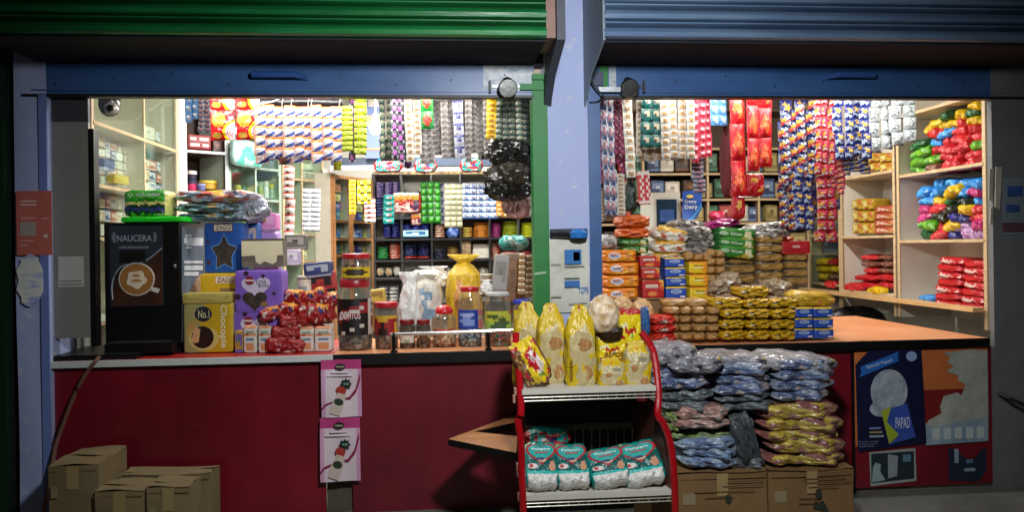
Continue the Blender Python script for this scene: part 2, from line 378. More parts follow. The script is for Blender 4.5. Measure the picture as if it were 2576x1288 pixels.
# end plates with slanted lower edge
def plate(par, px, m, th=.012):
    x = hit(px, 60, YF).x; zl = 2.52
    mb = MB(); pts = [(YF-.03, 3.4), (YF-.03, 2.60), (-.22, 2.50), (-.06, 2.40), (-.024, 2.36), (-.024, 3.4)]
    n = len(pts); vs = [Vector((x, a, b)) for a, b in pts]+[Vector((x+th, a, b)) for a, b in pts]
    mb.add(vs, [tuple(range(n)), tuple(range(2*n-1, n-1, -1))]+[(i, (i+1) % n, n+(i+1) % n, n+i) for i in range(n)], m); mb.build('end_plate', par)
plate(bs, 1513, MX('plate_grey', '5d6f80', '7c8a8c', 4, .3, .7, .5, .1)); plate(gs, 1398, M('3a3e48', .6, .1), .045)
# bottom bars with handle, lock and hasp
BARW = MX('blue_bar_worn', '3a62a0', 'aab0b4', 9, .62, .7, .35, .1, (1, 1, 2)); 
def bar(par, px0, px1, m, handle, hflip, lock, worn):
    x0, x1 = hit(px0, 200, 0).x, hit(px1, 200, 0).x; zb, zt = 2.425, SO-.0045
    mb = MB(); xw = hit(worn[0], 200, 0).x; xv = hit(worn[1], 200, 0).x
    mb.box(x0, x1, -.012, .012, zb, zt, m); mb.box(x0, x1, -.02, -.0125, zb+.018, zb+.026, m)
    b = mb.build('bottom_bar', par)
    MB().box(xw, xv, -.0145, -.0123, zb+.03, zt-.002, MX('bar_scuffs', '6d7f94', 'b0b4b6', 14, .38, .6, .4, .25, (1, 1, 2), 12)).build('scuffed_plate', b)
    MB().box(x0, x1, -.03, .03, zb-.016, zb-.001, M('141414', .5, .05)).build('bottom_lip', b)
    hx, hw, hz = hit(handle, 190, 0).x, .15, hit(handle, 192, 0).z
    s = -1 if hflip else 1
    MB().tube([(hx-s*hw, -.012, hz), (hx-s*hw*.98, -.05, hz), (hx+s*hw*.55, -.055, hz), (hx+s*hw, -.013, hz-.012)], [.014, .02, .02, .014], M('2c4f8c', .4, .05), 8).build('handle', b)
    mb = MB()
    for k in range(9):
        q = x0+(x1-x0)*(.06+.11*k); mb.ell(q, zb+.06+.03*((k*7) % 3), .006, .006, -.0155, M('222a3a', .5, 0), 8, .003)
    mb.build('rivet', b)
    lx = hit(lock[0], 222, -.03).x; lz = hit(lock[0], 222, -.03).z
    hp = MB(); hp.box(hit(lock[1], 222, -.02).x, hit(lock[2], 222, -.02).x, -.026, -.0165, lz-.008+.012, lz+.012+.012, M('5d5f60', .35, .05, 1.)); hp.box(hit(lock[3], 222, -.02).x-.006, hit(lock[3], 222, -.02).x+.006, -.045, -.0165, lz-.025, lz+.045, M('23252a', .5, .05)); hp.build('hasp', b)
    t = thing('padlock', lock[4], 'padlock', (lx, -.05, lz)); rr = .055
    mm = Matrix.Translation((lx, -.085, lz-.01)) @ Matrix.Rotation(R(-78), 4, 'X')
    q = MB(); q.lathe([(0, -.022), (rr*.9, -.022), (rr, -.014), (rr, -.004), (rr*.96, 0), (rr, .004), (rr, .012), (rr*.8, .02), (rr*.3, .026), (0, .027)], (0, 0, 0), M('8a8c88', .25, .05, 1.), 28); q.xf(mm); q.build('disc_body', t)
    MB().tube([(lx-.022, -.06, lz+.02), (lx-.02, -.055, lz+.05), (lx, -.052, lz+.058), (lx+.02, -.055, lz+.05), (lx+.022, -.06, lz+.02)], .007, CHROME).build('shackle', t)
bar(gs, 60, 1342, BLUEP, 706, False, (1275, 1236, 1322, 1232, 'round steel padlock on the bar above the sachets beside the green channel'), (1215, 1340))
bar(bs, 1505, 2600, BLUEP, 2130, True, (1577, 1560, 1612, 1618, 'round steel padlock on the bar beside the pillar cable'), (1530, 1548))
# guide channels
def channel(name, px0, px1, py0, m, label):
    x0, x1 = hit(px0, 500, -.03).x, hit(px1, 500, -.03).x; z = hit(px0, py0, -.03).z
    t = thing(name, label, 'shutter channel', ((x0+x1)/2, 0, .0))
    mb = MB(); mb.box(x0, x1, -.03, -.02, 0, z, m); mb.box(x0, x0+.012, -.02, .1, 0, z-.001, m); mb.box(x1-.012, x1, -.02, .1, 0, z-.001, m); mb.build('track', t); return t, z, x0, x1
gc, z, x0, x1 = channel('shutter_channel', 1342, 1380, 192, GREENP, 'green painted steel shutter channel against the lilac pillar')
MB().box(x0-.07, x1-.02, -.045, -.031, z-.08, z-.045, GREENP).build('bracket', gc)
MB().box(x0-.0, x1+.01, -.05, -.031, z-.02, z+.012, GREENP).build('top_cap', gc)
c, w, hh, an = rect((1350, 684, 1366, 692), -.032); MB().poly([(c.x-w, c.z), (c.x+w, c.z+.01), (c.x+w*.9, c.z+.02), (c.x-w*.8, c.z+.014)], c.y-.002, c.y, M('a8c0a0', .7, .1)).build('paint_chip', gc)
bc, z, x0, x1 = channel('shutter_channel', 1482, 1512, 165, BLUEP, 'blue painted steel shutter channel against the lilac pillar')
MB().box(x1, x1+.05, -.028, -.02, 2.45, 2.6, GREENP).build('green_patch', bc)
MB().box(x0+.06, x1+.12, -.06, -.031, 2.44, 2.468, M('b8bcc0', .35, .1, .6)).build('latch', bc)
MB().box(x0+.03, x1+.02, -.05, -.031, 2.48, 2.56, M('2a3550', .5, .1)).build('latch_box', bc)
# cable on the pillar
pts = [(1468, 0), (1470, 60), (1472, 120), (1476, 165), (1486, 200), (1502, 225), (1518, 243), (1500, 256), (1482, 257)]
def smooth(ps, n=5):
    out = []
    for i in range(len(ps)-1):
        p0, p1, p2, p3 = ps[max(i-1, 0)], ps[i], ps[i+1], ps[min(i+2, len(ps)-1)]
        for k in range(n):
            t = k/n; out.append(.5*((2*p1)+(p2-p0)*t+(2*p0-5*p1+4*p2-p3)*t*t+(3*p1-p0-3*p2+p3)*t**3))
    return out+[ps[-1]]
tag(MB().tube(smooth([hit(a, b, -.035-.05*(i > 3 and i < 7)) for i, (a, b) in enumerate(pts)]), .0055, M('22252c', .5, 0)).build('cable'), 'thin black cable running down the lilac pillar to the shutter latch', 'cable')
# calendar on the centre pillar
c, w, hh, an = rect((1382, 600, 1480, 786), -.03)
cal = thing('wall_calendar', 'faded paper calendar with blue photos tied to the lilac pillar', 'calendar', (c.x, c.y, c.z))
mb = MB(); mb.grid(lambda u, v: (c.x-w/2+w*u, -.03-.012*math.sin(2.2*v+u)-.004*math.sin(9*u), c.z+hh*v), 8, 12, MX('old_paper', 'b3b3a4', 'd5d5c8', 5, .35, .65, .8, .2)); mb.build('sheet', cal)
mb = MB()
for r, h in (((1420, 628, 1462, 664), '2b6fb0'), ((1442, 634, 1458, 656), '5d7480'), ((1420, 706, 1458, 722), '2f6cae'), ((1420, 698, 1458, 701), '7d8a80'), ((1420, 668, 1470, 671), '9a9c90'), ((1386, 664, 1410, 667), '9a9c90'), ((1386, 745, 1412, 748), '9a9c90'), ((1430, 762, 1476, 764), '87958c')):
    q, qw, qh, an = rect(r, -.055); mb.box(q.x-qw/2, q.x+qw/2, q.y-.001, q.y, q.z, q.z+qh, M(h, .7, .1))
q, qw, qh, an = rect((1454, 722, 1480, 738), -.0555); mb.text('TOPS', q.x-qw/2, q.x+qw/2, q.z, q.z+qh, q.y, M('3d78b8', .7, 0)); mb.build('print', cal)
mb = MB(); y = -.05
mb.tube([hit(1384, 586, y), hit(1476, 584, y)], .022, M('15161a', .5, .2)); mb.tube([hit(1384, 597, y), hit(1470, 598, y)], .008, M('0d0d0e', .5, .1)); mb.build('binding', cal)
q = hit(1455, 586, -.075); MB().lathe([(0, -.03), (.05, -.03), (.055, .0), (.04, .02), (0, .024)], (q.x, q.y, q.z), M('1f6fb8', .5, .2), 14).build('blue_tab', cal)
# ------------------------------------------------------------------ counters
def counter(label, px0, px1, topm, edgem, eh, back, py, panel=True, org=0):
    x0, x1 = hit(px0, py, 0).x, hit(px1, py, 0).x
    t = thing('counter', label, 'counter', ((x0+x1)/2, .2, 0))
    MB().box(x0, x1, .004, back, ZC-eh, ZC, topm).build('countertop', t)
    MB().box(x0, x1, -.014, .0035, ZC-eh-.002, ZC+.001, edgem).build('edge_strip', t)
    return t, x0, x1
lc, x0, x1 = counter('red fronted counter with white edge under the coffee machine', 122, 838, M('a3201f', .4, .05), M('c9cdc6', .4, .05), .033, .75, 900)
lx1 = hit(818, 1100, .03).x
MB().box(x0, lx1, .03, .05, 0, ZC-.04, RED).build('front_panel', lc); MB().box(x0, lx1, .035, .06, ZC-.039, ZC-.034, BLACK).build('shadow_gap', lc)
mc, x0m, x1m = counter('dark red counter with orange top and black edge behind the rail', 838.5, 1510, ORANGE, BLACK, .058, .75, 888)
MB().box(hit(886, 1100, .03).x, x1m, .03, .05, 0, ZC-.06, MX('maroon_laminate', '521019', '821d2c', 2.2, .25, .75, .4, .06, (1, 1, .6), 12)).build('front_panel', mc)
MB().box(lx1+.002, hit(885, 1100, .03).x, .06, .09, 0, ZC-.06, MX('worn_post', '3a352c', '5d5442', 5, .35, .65, .8, .3)).build('post', mc)
rc, x0r, x1r = counter('maroon counter with wide orange top under the biscuit piles', 1512, 2486, ORANGE, BLACK, .05, 1.55, 860)
xm = hit(2140, 1000, .03).x
MB().box(x0r, xm, .03, .05, 0, ZC-.055, RED).build('front_panel', rc)
zsplit = hit(2300, 975, .02).z
pf = MB(); pf.box(xm+.012, x1r+.06, .012, .05, .03, ZC-.055, RED); ep = pf.build('end_panel', rc)
MB().box(xm+.0, xm+.0115, .008, .05, 0, ZC-.055, BLACK).build('corner_strip', rc)
MB().box(hit(1516, 800, .42).x, hit(2040, 800, .42).x, .43, 1.0, ZC+.001, hit(1700, 756, .42).z, CARDD).build('raised_step', rc)
def scuffs(par, px0, px1, py0, py1, n, y, seed, h='8a3a40'):
    q = random.Random(seed); mb = MB(); m = M(h, .6, 0)
    for k in range(n):
        p = hit(q.uniform(px0, px1), q.uniform(py0, py1), y); a = q.uniform(-.6, .6) if q.random() < .5 else q.uniform(1.2, 1.8); l = q.uniform(.01, .05); t_ = q.uniform(.0008, .002)
        dx, dz = l*math.cos(a), l*math.sin(a); mb.poly([(p.x, p.z), (p.x+dx, p.z+dz), (p.x+dx*1.02+t_, p.z+dz+t_), (p.x+t_, p.z+t_*1.6)], y, y+.0008, m)
    mb.build('scratch', par)
scuffs(lc, 150, 800, 960, 1280, 26, .0285, 5, '7d2a30'); scuffs(mc, 920, 1240, 920, 1280, 22, .0285, 6); scuffs(rc, 1760, 2120, 880, 910, 5, .0285, 7); scuffs(ep, 2150, 2480, 1130, 1220, 14, .0105, 8)
# posters on the right end panel
yp = .011
def flat(parent, name, r, h, k, m=None, pts=None):
    c, w, hh, an = rect(r, yp-.003*k); mb = MB()
    if pts: mb.poly([(c.x-w/2+w*a, c.z+hh*b) for a, b in pts], c.y-.002, c.y, m or M(h, .6, .1))
    else: mb.box(c.x-w/2, c.x+w/2, c.y-.002, c.y, c.z, c.z+hh, m or M(h, .6, .1))
    return mb.build(name, parent)
q = thing('poster', 'torn orange and white poster on the counter end panel', 'poster', hit(2390, 1000, yp))
flat(q, 'sheet', (2148, 876, 2484, 1118), 'c46b36', 0, pts=[(0, .0), (1, .03), (1, 1), (0, .97)])
flat(q, 'red_field', (2322, 980, 2430, 1060), '7d1614', 1)
rg = random.Random(4); pts = [(.0, .0), (1, .05), (1, .98), (.75, 1.)]+[(.26+.12*(i % 2)+.16*rg.random()+.02*i, .97-.055*i) for i in range(8)]+[(.62, .53), (.58, .46), (.52, .50), (.3, .46), (.24, .34), (.26, .26), (.05, .18)]
flat(q, 'torn_patch', (2325, 880, 2484, 1095), 'a7ab9c', 2, MX('torn_paper', '8c9186', 'b4b7a8', 5, .35, .65, .85, .25), pts)
flat(q, 'blue_strip', (2327, 1052, 2484, 1118), '8aa0b0', 3, MX('blue_strip', '6a8496', '9eb2ba', 4, .35, .65, .8, .2), [(0, 0), (1, .08), (1, 1.), (.1, .68), (0, .85)])
mb = MB()
for k in range(5):
    c, w, hh, an = rect((2345+28*k, 1078-k, 2363+28*k, 1106-k), yp-.0125); mb.box(c.x-w/2, c.x+w/2, c.y-.001, c.y, c.z, c.z+hh, M('c0cac6', .7, .1))
mb.build('print', q)
q = thing('poster', 'dark blue poster of a round pale wafer and packet', 'poster', hit(2240, 1000, yp-.01))
flat(q, 'sheet', (2152, 868, 2328, 1134), '0c1238', 4, M('0b1136', .5, .12), [(.02, .0), (1, .06), (.94, .98), (.86, 1), (.22, .98), (.16, .93), (0, .82)])
flat(q, 'banner', (2160, 886, 2260, 948), '2163b4', 5, None, [(0, .0), (.06, .2), (.03, .42), (1, 1), (.97, .75), (1, .62)])
mb = MB()
c, w, hh, an = rect((2178, 898, 2244, 934), yp-.0185); mt = Matrix.Translation((c.x, 0, c.z+hh/2)) @ Matrix.Rotation(R(-14), 4, 'Y') @ Matrix.Translation((-c.x, 0, -c.z-hh/2))
mb.text('चटपटा पापड़' if False else 'Special Papad', c.x-w/2, c.x+w/2, c.z+hh*.35, c.z+hh*.65, c.y, M('b9cbe6', .6, 0), mat=mt); mb.build('lettering', q)
mb = MB(); c = hit(2236, 985, yp-.018); mb.ell(c.x, c.z, .118, .135, c.y, MX('wafer', '7d8796', 'b4bbc2', 16, .36, .66, .7, .6, (1, 1, 1), 10), 26, .002); c2 = hit(2226, 1036, yp-.018); mb.ell(c2.x-.03, c2.z+.02, .07, .05, c2.y-.001, MX('wafer', '', '', 1, 0, 1), 16, .001); mb.build('wafer_picture', q)
flat(q, 'packet_picture', (2216, 1016, 2302, 1118), '3450a8', 7, None, [(.22, 0), (1, .16), (.76, 1), (0, .83)])
flat(q, 'packet_picture', (2216, 1024, 2262, 1118), '9fae2a', 8, None, [(.42, 0), (.95, .25), (.3, .6), (.55, 1), (0, .9)])
mb = MB(); c, w, hh, an = rect((2252, 1050, 2288, 1078), yp-.029); mb.text('PAPAD', c.x-w/2, c.x+w/2, c.z, c.z+hh, c.y, M('c8d4ea', .6, 0)); c, w, hh, an = rect((2283, 888, 2302, 906), yp-.029); mb.ell(c.x, c.z+hh/2, w*.7, hh*.7, c.y, M('8da4c8', .6, 0)); c, w, hh, an = rect((2160, 1108, 2210, 1126), yp-.029)
for k in range(3): mb.text('fresh crisp papad made daily'[k*9:k*9+12].strip(), c.x-w/2, c.x+w/2*(1-.25*k), c.z+hh*(.68-.33*k), c.z+hh*(.9-.33*k), c.y, M('8a94b0', .6, 0))
c, w, hh, an = rect((2186, 1072, 2222, 1104), yp-.029)
for k in range(3): mb.box(c.x-w/2, c.x+w/2*(1-.2*k), c.y-.001, c.y, c.z+hh*(.1+.32*k), c.z+hh*(.26+.32*k), M(('8ea4b8', '9a8a66', '6f86b0')[k], .6, 0))
mb.build('lettering', q)
q = thing('poster', 'small framed dark print of a white packet low on the panel', 'poster', hit(2246, 1170, yp))
flat(q, 'border', (2186, 1130, 2304, 1222), '9aa39a', 1, None, [(.02, 0), (1, .1), (.98, 1), (0, .93)]); flat(q, 'picture', (2191, 1138, 2298, 1214), '1c2a33', 2, None, [(.0, 0), (1, .1), (1, 1), (0, .97)])
flat(q, 'packet_picture', (2192, 1164, 2226, 1214), '8fa3a4', 3, None, [(0, 0), (1, .1), (.62, .55), (.68, .9), (.3, 1), (.1, .75)]); flat(q, 'packet_picture', (2230, 1142, 2258, 1204), '8d979a', 3, None, [(.1, 0), (.9, .1), (1, .9), (.1, 1)]); flat(q, 'packet_picture', (2270, 1144, 2290, 1162), '5d8090', 3)
q = thing('poster', 'torn dark blue leaflet on the red panel near the grey wall', 'poster', hit(2436, 1170, yp))
flat(q, 'sheet', (2385, 1125, 2480, 1212), '16263c', 1, None, [(0, .05), (.8, 0), (1, .3), (1, .95), (.85, .9), (.75, .7), (.55, .62), (.4, .7), (.2, .95), (0, 1)]); flat(q, 'print', (2425, 1178, 2452, 1186), '8fa0b0', 2); flat(q, 'print', (2400, 1130, 2410, 1165), '8fa0b0', 2); flat(q, 'print', (2430, 1156, 2446, 1166), '5d7690', 2)
# pink posters on the post
for k, (y0, y1, lb) in enumerate(((905, 1050, 'upper of two pink flavoured milk posters on the counter post'), (1051, 1212, 'lower of two pink flavoured milk posters on the counter post'))):
    r = (808-3*k, y0, 909-3*k, y1); c, w, hh, an = rect(r, -.02); q = thing('poster', lb, 'poster', (c.x, c.y, c.z))
    X = lambda f: c.x-w/2+w*f; Z = lambda f: c.z+hh*f
    mb = MB(); mb.grid(lambda u, v: (X(u), -.02-.006*math.sin(5*u+3*v+k), Z(v)), 10, 12, lambda i, j: M('b93c78', .45, .1) if j > 9 else (M('cf9ab8', .45, .1) if i > 8 or i < 1 else M('d8c6cc', .45, .1))); s = mb.build('sheet', q)
    mb = MB(); y = -.03
    mb.ell(X(.48), Z(.88), w*.13, hh*.055, y, M('231a1c', .5, 0)); mb.text('AMRAS', X(.38), X(.58), Z(.865), Z(.895), y-.001, M('cfd0a8', .5, 0)); mb.box(X(.25), X(.68), y-.001, y, Z(.77), Z(.795), M('e4d4da', .5, 0)); mb.box(X(.14), X(.78), y-.001, y, Z(.715), Z(.745), M('e4d4da', .5, 0))
    pts = [(X(.62)+w*(.1 if i % 2 else .15)*math.cos(i*.3927), Z(.58)+w*(.1 if i % 2 else .15)*math.sin(i*.3927)) for i in range(16)]; mb.poly(pts, y-.002, y, M('12221c', .5, 0)); mb.text('₹20', X(.56), X(.69), Z(.565), Z(.6), y-.003, M('9ac8a0', .5, 0))
    mb.poly([(X(.55), Z(.33)), (X(.7), Z(.36)), (X(.86), Z(.5)), (X(.98), Z(.78)), (X(.98), Z(.66)), (X(.88), Z(.44)), (X(.72), Z(.32))], y-.001, y, M('8a1d3c', .5, 0)); mb.poly([(X(.0), Z(.16)), (X(.1), Z(.24)), (X(.3), Z(.29)), (X(.3), Z(.26)), (X(.12), Z(.21)), (X(.0), Z(.12))], y-.001, y, M('8a1d3c', .5, 0)); mb.build('print', q)
    mm = Matrix.Translation((X(.45), 0, Z(.26))) @ Matrix.Rotation(R(18), 4, 'Y') @ Matrix.Translation((-X(.45), 0, -Z(.26))); mb = MB(); y = -.033
    mb.ell(X(.4), Z(.47), w*.13, hh*.07, y, M('a8342a', .45, 0), mat=mm); mb.poly([(X(.3), Z(.04)), (X(.56), Z(.04)), (X(.58), Z(.2)), (X(.55), Z(.42)), (X(.33), Z(.42)), (X(.28), Z(.2))], y-.002, y-.001, M('c9b8a8', .45, 0), mat=mm); mb.ell(X(.43), Z(.27), w*.12, hh*.06, y-.004, M('2c3a2c', .5, 0), mat=mm); mb.build('bottle_picture', q)
# rail on the counter
rl = thing('counter_rail', 'chrome rail on short posts along the orange counter edge', 'rail', hit(1130, 870, .03)); y = .03
a, b = hit(982, 840, y), hit(1292, 830, y); MB().tube([a+Vector((0, 0, -.005)), b], .0105, CHROME, 10).build('bar', rl)
for px in (990, 1228): p = hit(px, 838, y); MB().tube([(p.x, y, ZC), (p.x, y, ZC+.012), (p.x, y, ZC+.0121), (p.x, y, p.z)], [.022, .02, .011, .011], M('2b2b2d', .35, .03, .8), 10).build('post', rl)
# brown cord over the counter edge
tag(MB().tube(smooth([hit(a, b, c) for a, b, c in ((252, 898, .1), (244, 905, -.02), (215, 942, -.03), (185, 1000, -.03), (158, 1070, -.04), (140, 1125, -.06), (126, 1200, -.1), (110, 1288, -.14))]), .011, M('6a4636', .6, .1)).build('cord'), 'brown cord hanging over the white counter edge down to the cartons', 'cord')
# pointed low table
zt = hit(1290, 1040, -.0).z-.02
tb = thing('low_table', 'low orange topped table with a pointed corner beside the red rack', 'table', (hit(1300, 1100, -.3).x, -.35, 0))
P = [atz(*q, zt) for q in ((1127, 1105), (1298, 1042), (1298, 1140))]
P2 = [P[0], P[1], P[1]+Vector((.25, -.0, 0)), P[2]+Vector((.25, -.06, 0)), P[2]]
inn = [atz(*q, zt) for q in ((1192, 1086), (1300, 1062), (1300, 1098))]
mb = MB(); n = 5; out = [P[0], P[2], P[2]+Vector((.02, 0, 0))]
def slab(pts, m1, m2):
    n = len(pts); vs = [v.copy() for v in pts]+[v-Vector((0, 0, .035)) for v in pts]; mb.add(vs[:], [tuple(range(n))], m1); mb.add(vs[:], [tuple(range(2*n-1, n-1, -1))]+[(i, n+i, n+(i+1) % n, (i+1) % n) for i in range(n)], m2)
TT = MX('table_top', '8a5a34', 'a9713f', 3, .3, .7, .5, .1); slab([P[0], inn[0], inn[1], P[1]], TT, BLACK); slab([P[0], P[2], inn[2], inn[0]], TT, BLACK); mb.build('tabletop', tb)
MB().tube([(P[1].x+.2, -.06, 0), (P[1].x+.2, -.06, zt-.036)], .02, DARK).build('leg', tb)
# ================================================================== GOODS: kinds
def ubag(name, prof, base, patt=None, pal=None, noise=.03, seeds=1, n=44, sq=3., mk=MP, kids=(), k_=3):
    rows = patt.split('/') if patt else None; bm_ = mk(base); cm = {k: mk(h) for k, h in (pal or {}).items()}; mes = []
    for sd in range(seeds):
        ph = sd*1.9+len(name)*.7; mb = MB(); m = len(prof)-1; K = 5; NN = m*K
        def pr(v):
            t = v*m; i = min(int(t), m-1); f = t-i; f = f*f*(3-2*f); return [prof[i][q]+(prof[i+1][q]-prof[i][q])*f for q in range(3)]
        def fn(u, v):
            z, wx, wy = pr(v); a = 2*math.pi*u+math.pi/2
            ca, sa = math.cos(a), math.sin(a); k = (abs(ca)**sq+abs(sa)**sq)**(-1/sq)
            w = 1+noise*(math.sin(5*a+9*z+ph)+.7*math.sin(9*a-14*z+2*ph)+.6*math.sin(3*a+23*z+ph))
            return Vector((ca*k*wx*w/2, sa*k*wy*w/2, z+noise*.35*math.sin(4*a+ph)))
        def mf(i, j):
            if not rows: return bm_
            p = fn((i+.5)/n, (j+.5)/NN)
            if p.y > 0.02: return bm_
            z, wx, wy = pr((j+.5)/NN); aa, bb = warp((p.x/max(wx, .01)+.5)*len(rows[0]), (1-p.z)*len(rows), .3); cx = int(min(len(rows[0])-1, max(0, aa))); rz = int(min(len(rows)-1, max(0, bb)))
            return cm[rows[rz][cx]]
        mb.grid(fn, n, NN, mf)
        mb.grid(lambda u, v: fn(u, 0)*v + Vector((0, 0, fn(u, 0).z*(1-v))), n, 1, bm_); mb.grid(lambda u, v: fn(u, 1)*(1-v)+Vector((0, 0, fn(u, 1).z*v)), n, 1, bm_)
        mes.append(mb.mesh(name, angle=70))
    return U(mes, kids)
YF_ = -.512
def kt(body, x0, x1, z0, z1, h, y=YF_, **k): return lambda mb: mb.text(body, x0, x1, z0, z1, y, M(h, .5, 0), **k)
def ke(cx, cz, rx, rz, h, y=YF_, n=18): return lambda mb: mb.ell(cx, cz, rx, rz, y, M(h, .5, 0), n, .006)
def kid(name, *fs): return ukid(name, lambda mb: [f(mb) for f in fs])
# biscuit counter packs
K_ORANGE = upack('biscuit_packet', 'oooooooooooooo/oyooooooooyyoo/ooooooooottyoo/ooooooooyttwoo/oooooooyyttyoo/yyyyyyyyyyyyyo', {'o': 'e07a14', 'y': 'e8a52c', 't': 'c9813a', 'w': 'd86a50'}, 7, ('x', 'y'), .02, 2, fin=.5, kids=[kid('logo', ke(-.16, .5, .17, .27, 'e6e6e2'), kt('Heabest', -.29, -.02, .34, .68, '1f3a6e', -.53, slant=.12))])
K_RED = upack('biscuit_box', 'rrrrrrryy/rrrrrrroy/rrrrrrroy/rrrrrrroo/rrrrrrrro/rrrroorrr/rrrooorrr/rrrrrrrrr', {'r': 'b01f1c', 'y': 'e0a440', 'o': 'd0592a'}, 14, None, .004, 1, mk=MK, top='d8a04a', kids=[kid('lettering', lambda mb: mb.box(-.34, .2, -.506, -.503, .56, .74, M('e8dcc8', .5, 0)), kt('Coconut', -.31, .17, .58, .72, '8a2a1c', -.51), ke(-.05, .24, .2, .13, 'd9803a', -.508))])
K_BLUE = upack('biscuit_box', 'yyyyyyyyy/bbbbbbbbb/bbbbbbbbb/bbbbbbbbb/bbbbbbbbb/bbbbbbbbb/bbbbbbbbb', {'y': 'dcb52a', 'b': '1f4aa8'}, 14, None, .004, 1, mk=MK, top='c9b04a', kids=[kid('lettering', ke(.0, .6, .27, .2, '9fb2d0'), kt('Milky', -.18, .18, .6, .74, '3a62b0', -.52), kt('Bikis', -.15, .17, .44, .58, '3a62b0', -.52), lambda mb: mb.box(.18, .42, -.508, -.503, .12, .26, M('dfd0d8', .5, 0)))])
K_YELLOW = upack('biscuit_box', 'oooooooo/yyyyyyoo/yyyyyooo/yyyyyooo/yyyyyyoo/ooyyyyyo', {'o': 'df8d1a', 'y': 'e0c011'}, 12, None, .008, 1, mk=MK, kids=[kid('lettering', ke(.0, .5, .3, .06, 'f0e6a0'), kt('Marie', -.2, .2, .58, .74, '7a5a10'))])
K_GREEN = upack('biscuit_packet', 'gGGGGGGGGGGg/gGGGGGGGwwGg/gGGGGGGGwwGg/ggGGGGGyywyg/gggGGGyyyygg', {'g': '14501c', 'G': '2f7a24', 'w': 'd9d6a8', 'y': 'c9b04a'}, 6, ('x', 'y'), .015, 1, fin=.45, kids=[kid('lettering', ke(-.3, .52, .1, .13, 'bcd8b0'), kt('NICE', -.37, -.23, .46, .58, '14501c', -.52), kt('BISCUIT', -.16, .1, .45, .62, 'd9e2d0', -.53))])
K_WHITEBAG = upack('snack_bag', 'yyyyyyyyyyyy/yyyyyyyyyyyy/wwwwwwwwwwww/wwrrwwwwrrww/wwrrwwwwrrww/wwwwwwywwwww', {'y': 'd8a53a', 'w': 'ddd6c8', 'r': 'b5583a'}, 4, ('x', 'z'), .05, 2, fin=.6)
K_BUN = upack('cake_roll', 'bbbbbb/bbbbbb/bbbbbb/bbbbbb', {'b': 'a97c46'}, 3.2, None, .02, 2, mk=lambda h: MX('cake_crust', '7a5228', 'c79a5c', 3.5, .3, .7, .4, .2))
K_CAKE = upack('cake_packet', 'yYYYyyYYYYyy/YYYYYYYYYYYY/YYkkYYYYkYYY/YwwkYYYggYYY/YYYYYYYYYYYY/yyYYYYyyYYYy', {'Y': 'c79a12', 'y': '8a6a12', 'k': '6b5510', 'w': 'c9c0a0', 'g': 'a8861a'}, 5, ('x', 'z'), .05, 3, fin=.45, top='5a3512')
K_BROWN = upack('rusk_packet', 'tttttttttt/tTTTtTTTTt/tTTTtTTTTt/ttttttttt'+'t', {'t': '96733c', 'T': 'b08a48'}, 8, ('x', 'z'), .03, 2, fin=.3, top='d8d4c8')
K_REDPK = upack('rusk_packet', 'rrrrrrrrrr/rrrrrrrrrr/rrrwwwrrrr/rrrwwwrrrr', {'r': 'c4281a', 'w': 'b8b0a0'}, 4, ('x', 'z'), .05, 2, fin=.7)
K_SILVER = upack('snack_bag', 'ssddssssds/sssssddsss/ssbbssssds/ddssssssss', {'s': 'a8a49c', 'd': '5a4a44', 'b': '6d7a80'}, 3.2, ('x', 'z'), .06, 3, fin=.5, soft=True, k=3, wp=.4, mk=lambda h: M(h, .16, .6, .35, 6., .2))
K_ORBAG = upack('snack_bag', 'oooooooo/oooooooo/oorroooo/oooooooo', {'o': 'c9571a', 'r': 'a8401a'}, 3.4, ('x', 'y'), .06, 2, fin=.6)
K_MAG = upack('snack_bag', 'mmmmmm/mmwmmm/mmmmmm', {'m': '9c1668', 'w': 'd8a0c0'}, 3, ('x', 'z'), .09, 1, fin=.7)
K_DRY = upack('bread_bag', 'tTtttTtt/ttTtwttt/tttTtttT/wttttTtt', {'t': 'a08a70', 'T': 'c2ad92', 'w': 'ded8cc'}, 2.6, ('x', 'z'), .1, 2, fin=.5, mk=lambda h: M(h, .14, .7, 0, 6., .25))
# clothes bags on the cartons
def cloth(nm, pal): return upack(nm, 'aabcad/cabbda/abdacb', pal, 4.2, ('x', 'z'), .05, 3, fin=.92, mk=lambda h: MW('bag_'+h, h, '%02x%02x%02x' % tuple(min(255, int(int(h[i:i+2], 16)*1.45+14)) for i in (0, 2, 4))), sag=.03, soft=True, wp=.45, k=5)
K_CBLUE = cloth('wrapped_bag', {'a': '363f58', 'b': '47536e', 'c': '646c78', 'd': '7d726c'}); K_CLIGHT = cloth('wrapped_bag', {'a': '56657e', 'b': '4c5c78', 'c': '6c7884', 'd': '515f72'})
K_CPINK = cloth('wrapped_bag', {'a': '7a5d54', 'b': '867068', 'c': '74584e', 'd': '857c76'}); K_CYEL = cloth('wrapped_bag', {'a': '87742c', 'b': '8f7e3c', 'c': '66403a', 'd': '735048'})
K_CGREY = cloth('wrapped_bag', {'a': '3c4244', 'b': '474d50', 'c': '52585a', 'd': '3a4042'}); K_CGREEN = cloth('wrapped_bag', {'a': '5d6a38', 'b': '6a7644', 'c': '505c42', 'd': '666e52'})
K_CTOP = upack('printed_bag', 'wwwwwkwwwwyw/wggwwwwwwkkw/wwgwwkwwwwww/ywwwwwwwgwwy', {'w': '78767a', 'k': '34323c', 'g': '666a74', 'y': '8f8448'}, 4, ('x', 'z'), .05, 2, fin=.92, soft=True, k=4, wp=.4, mk=lambda h: MW('print_'+h, h, '%02x%02x%02x' % tuple(min(255, int(int(h[i:i+2], 16)*1.2+8)) for i in (0, 2, 4))))
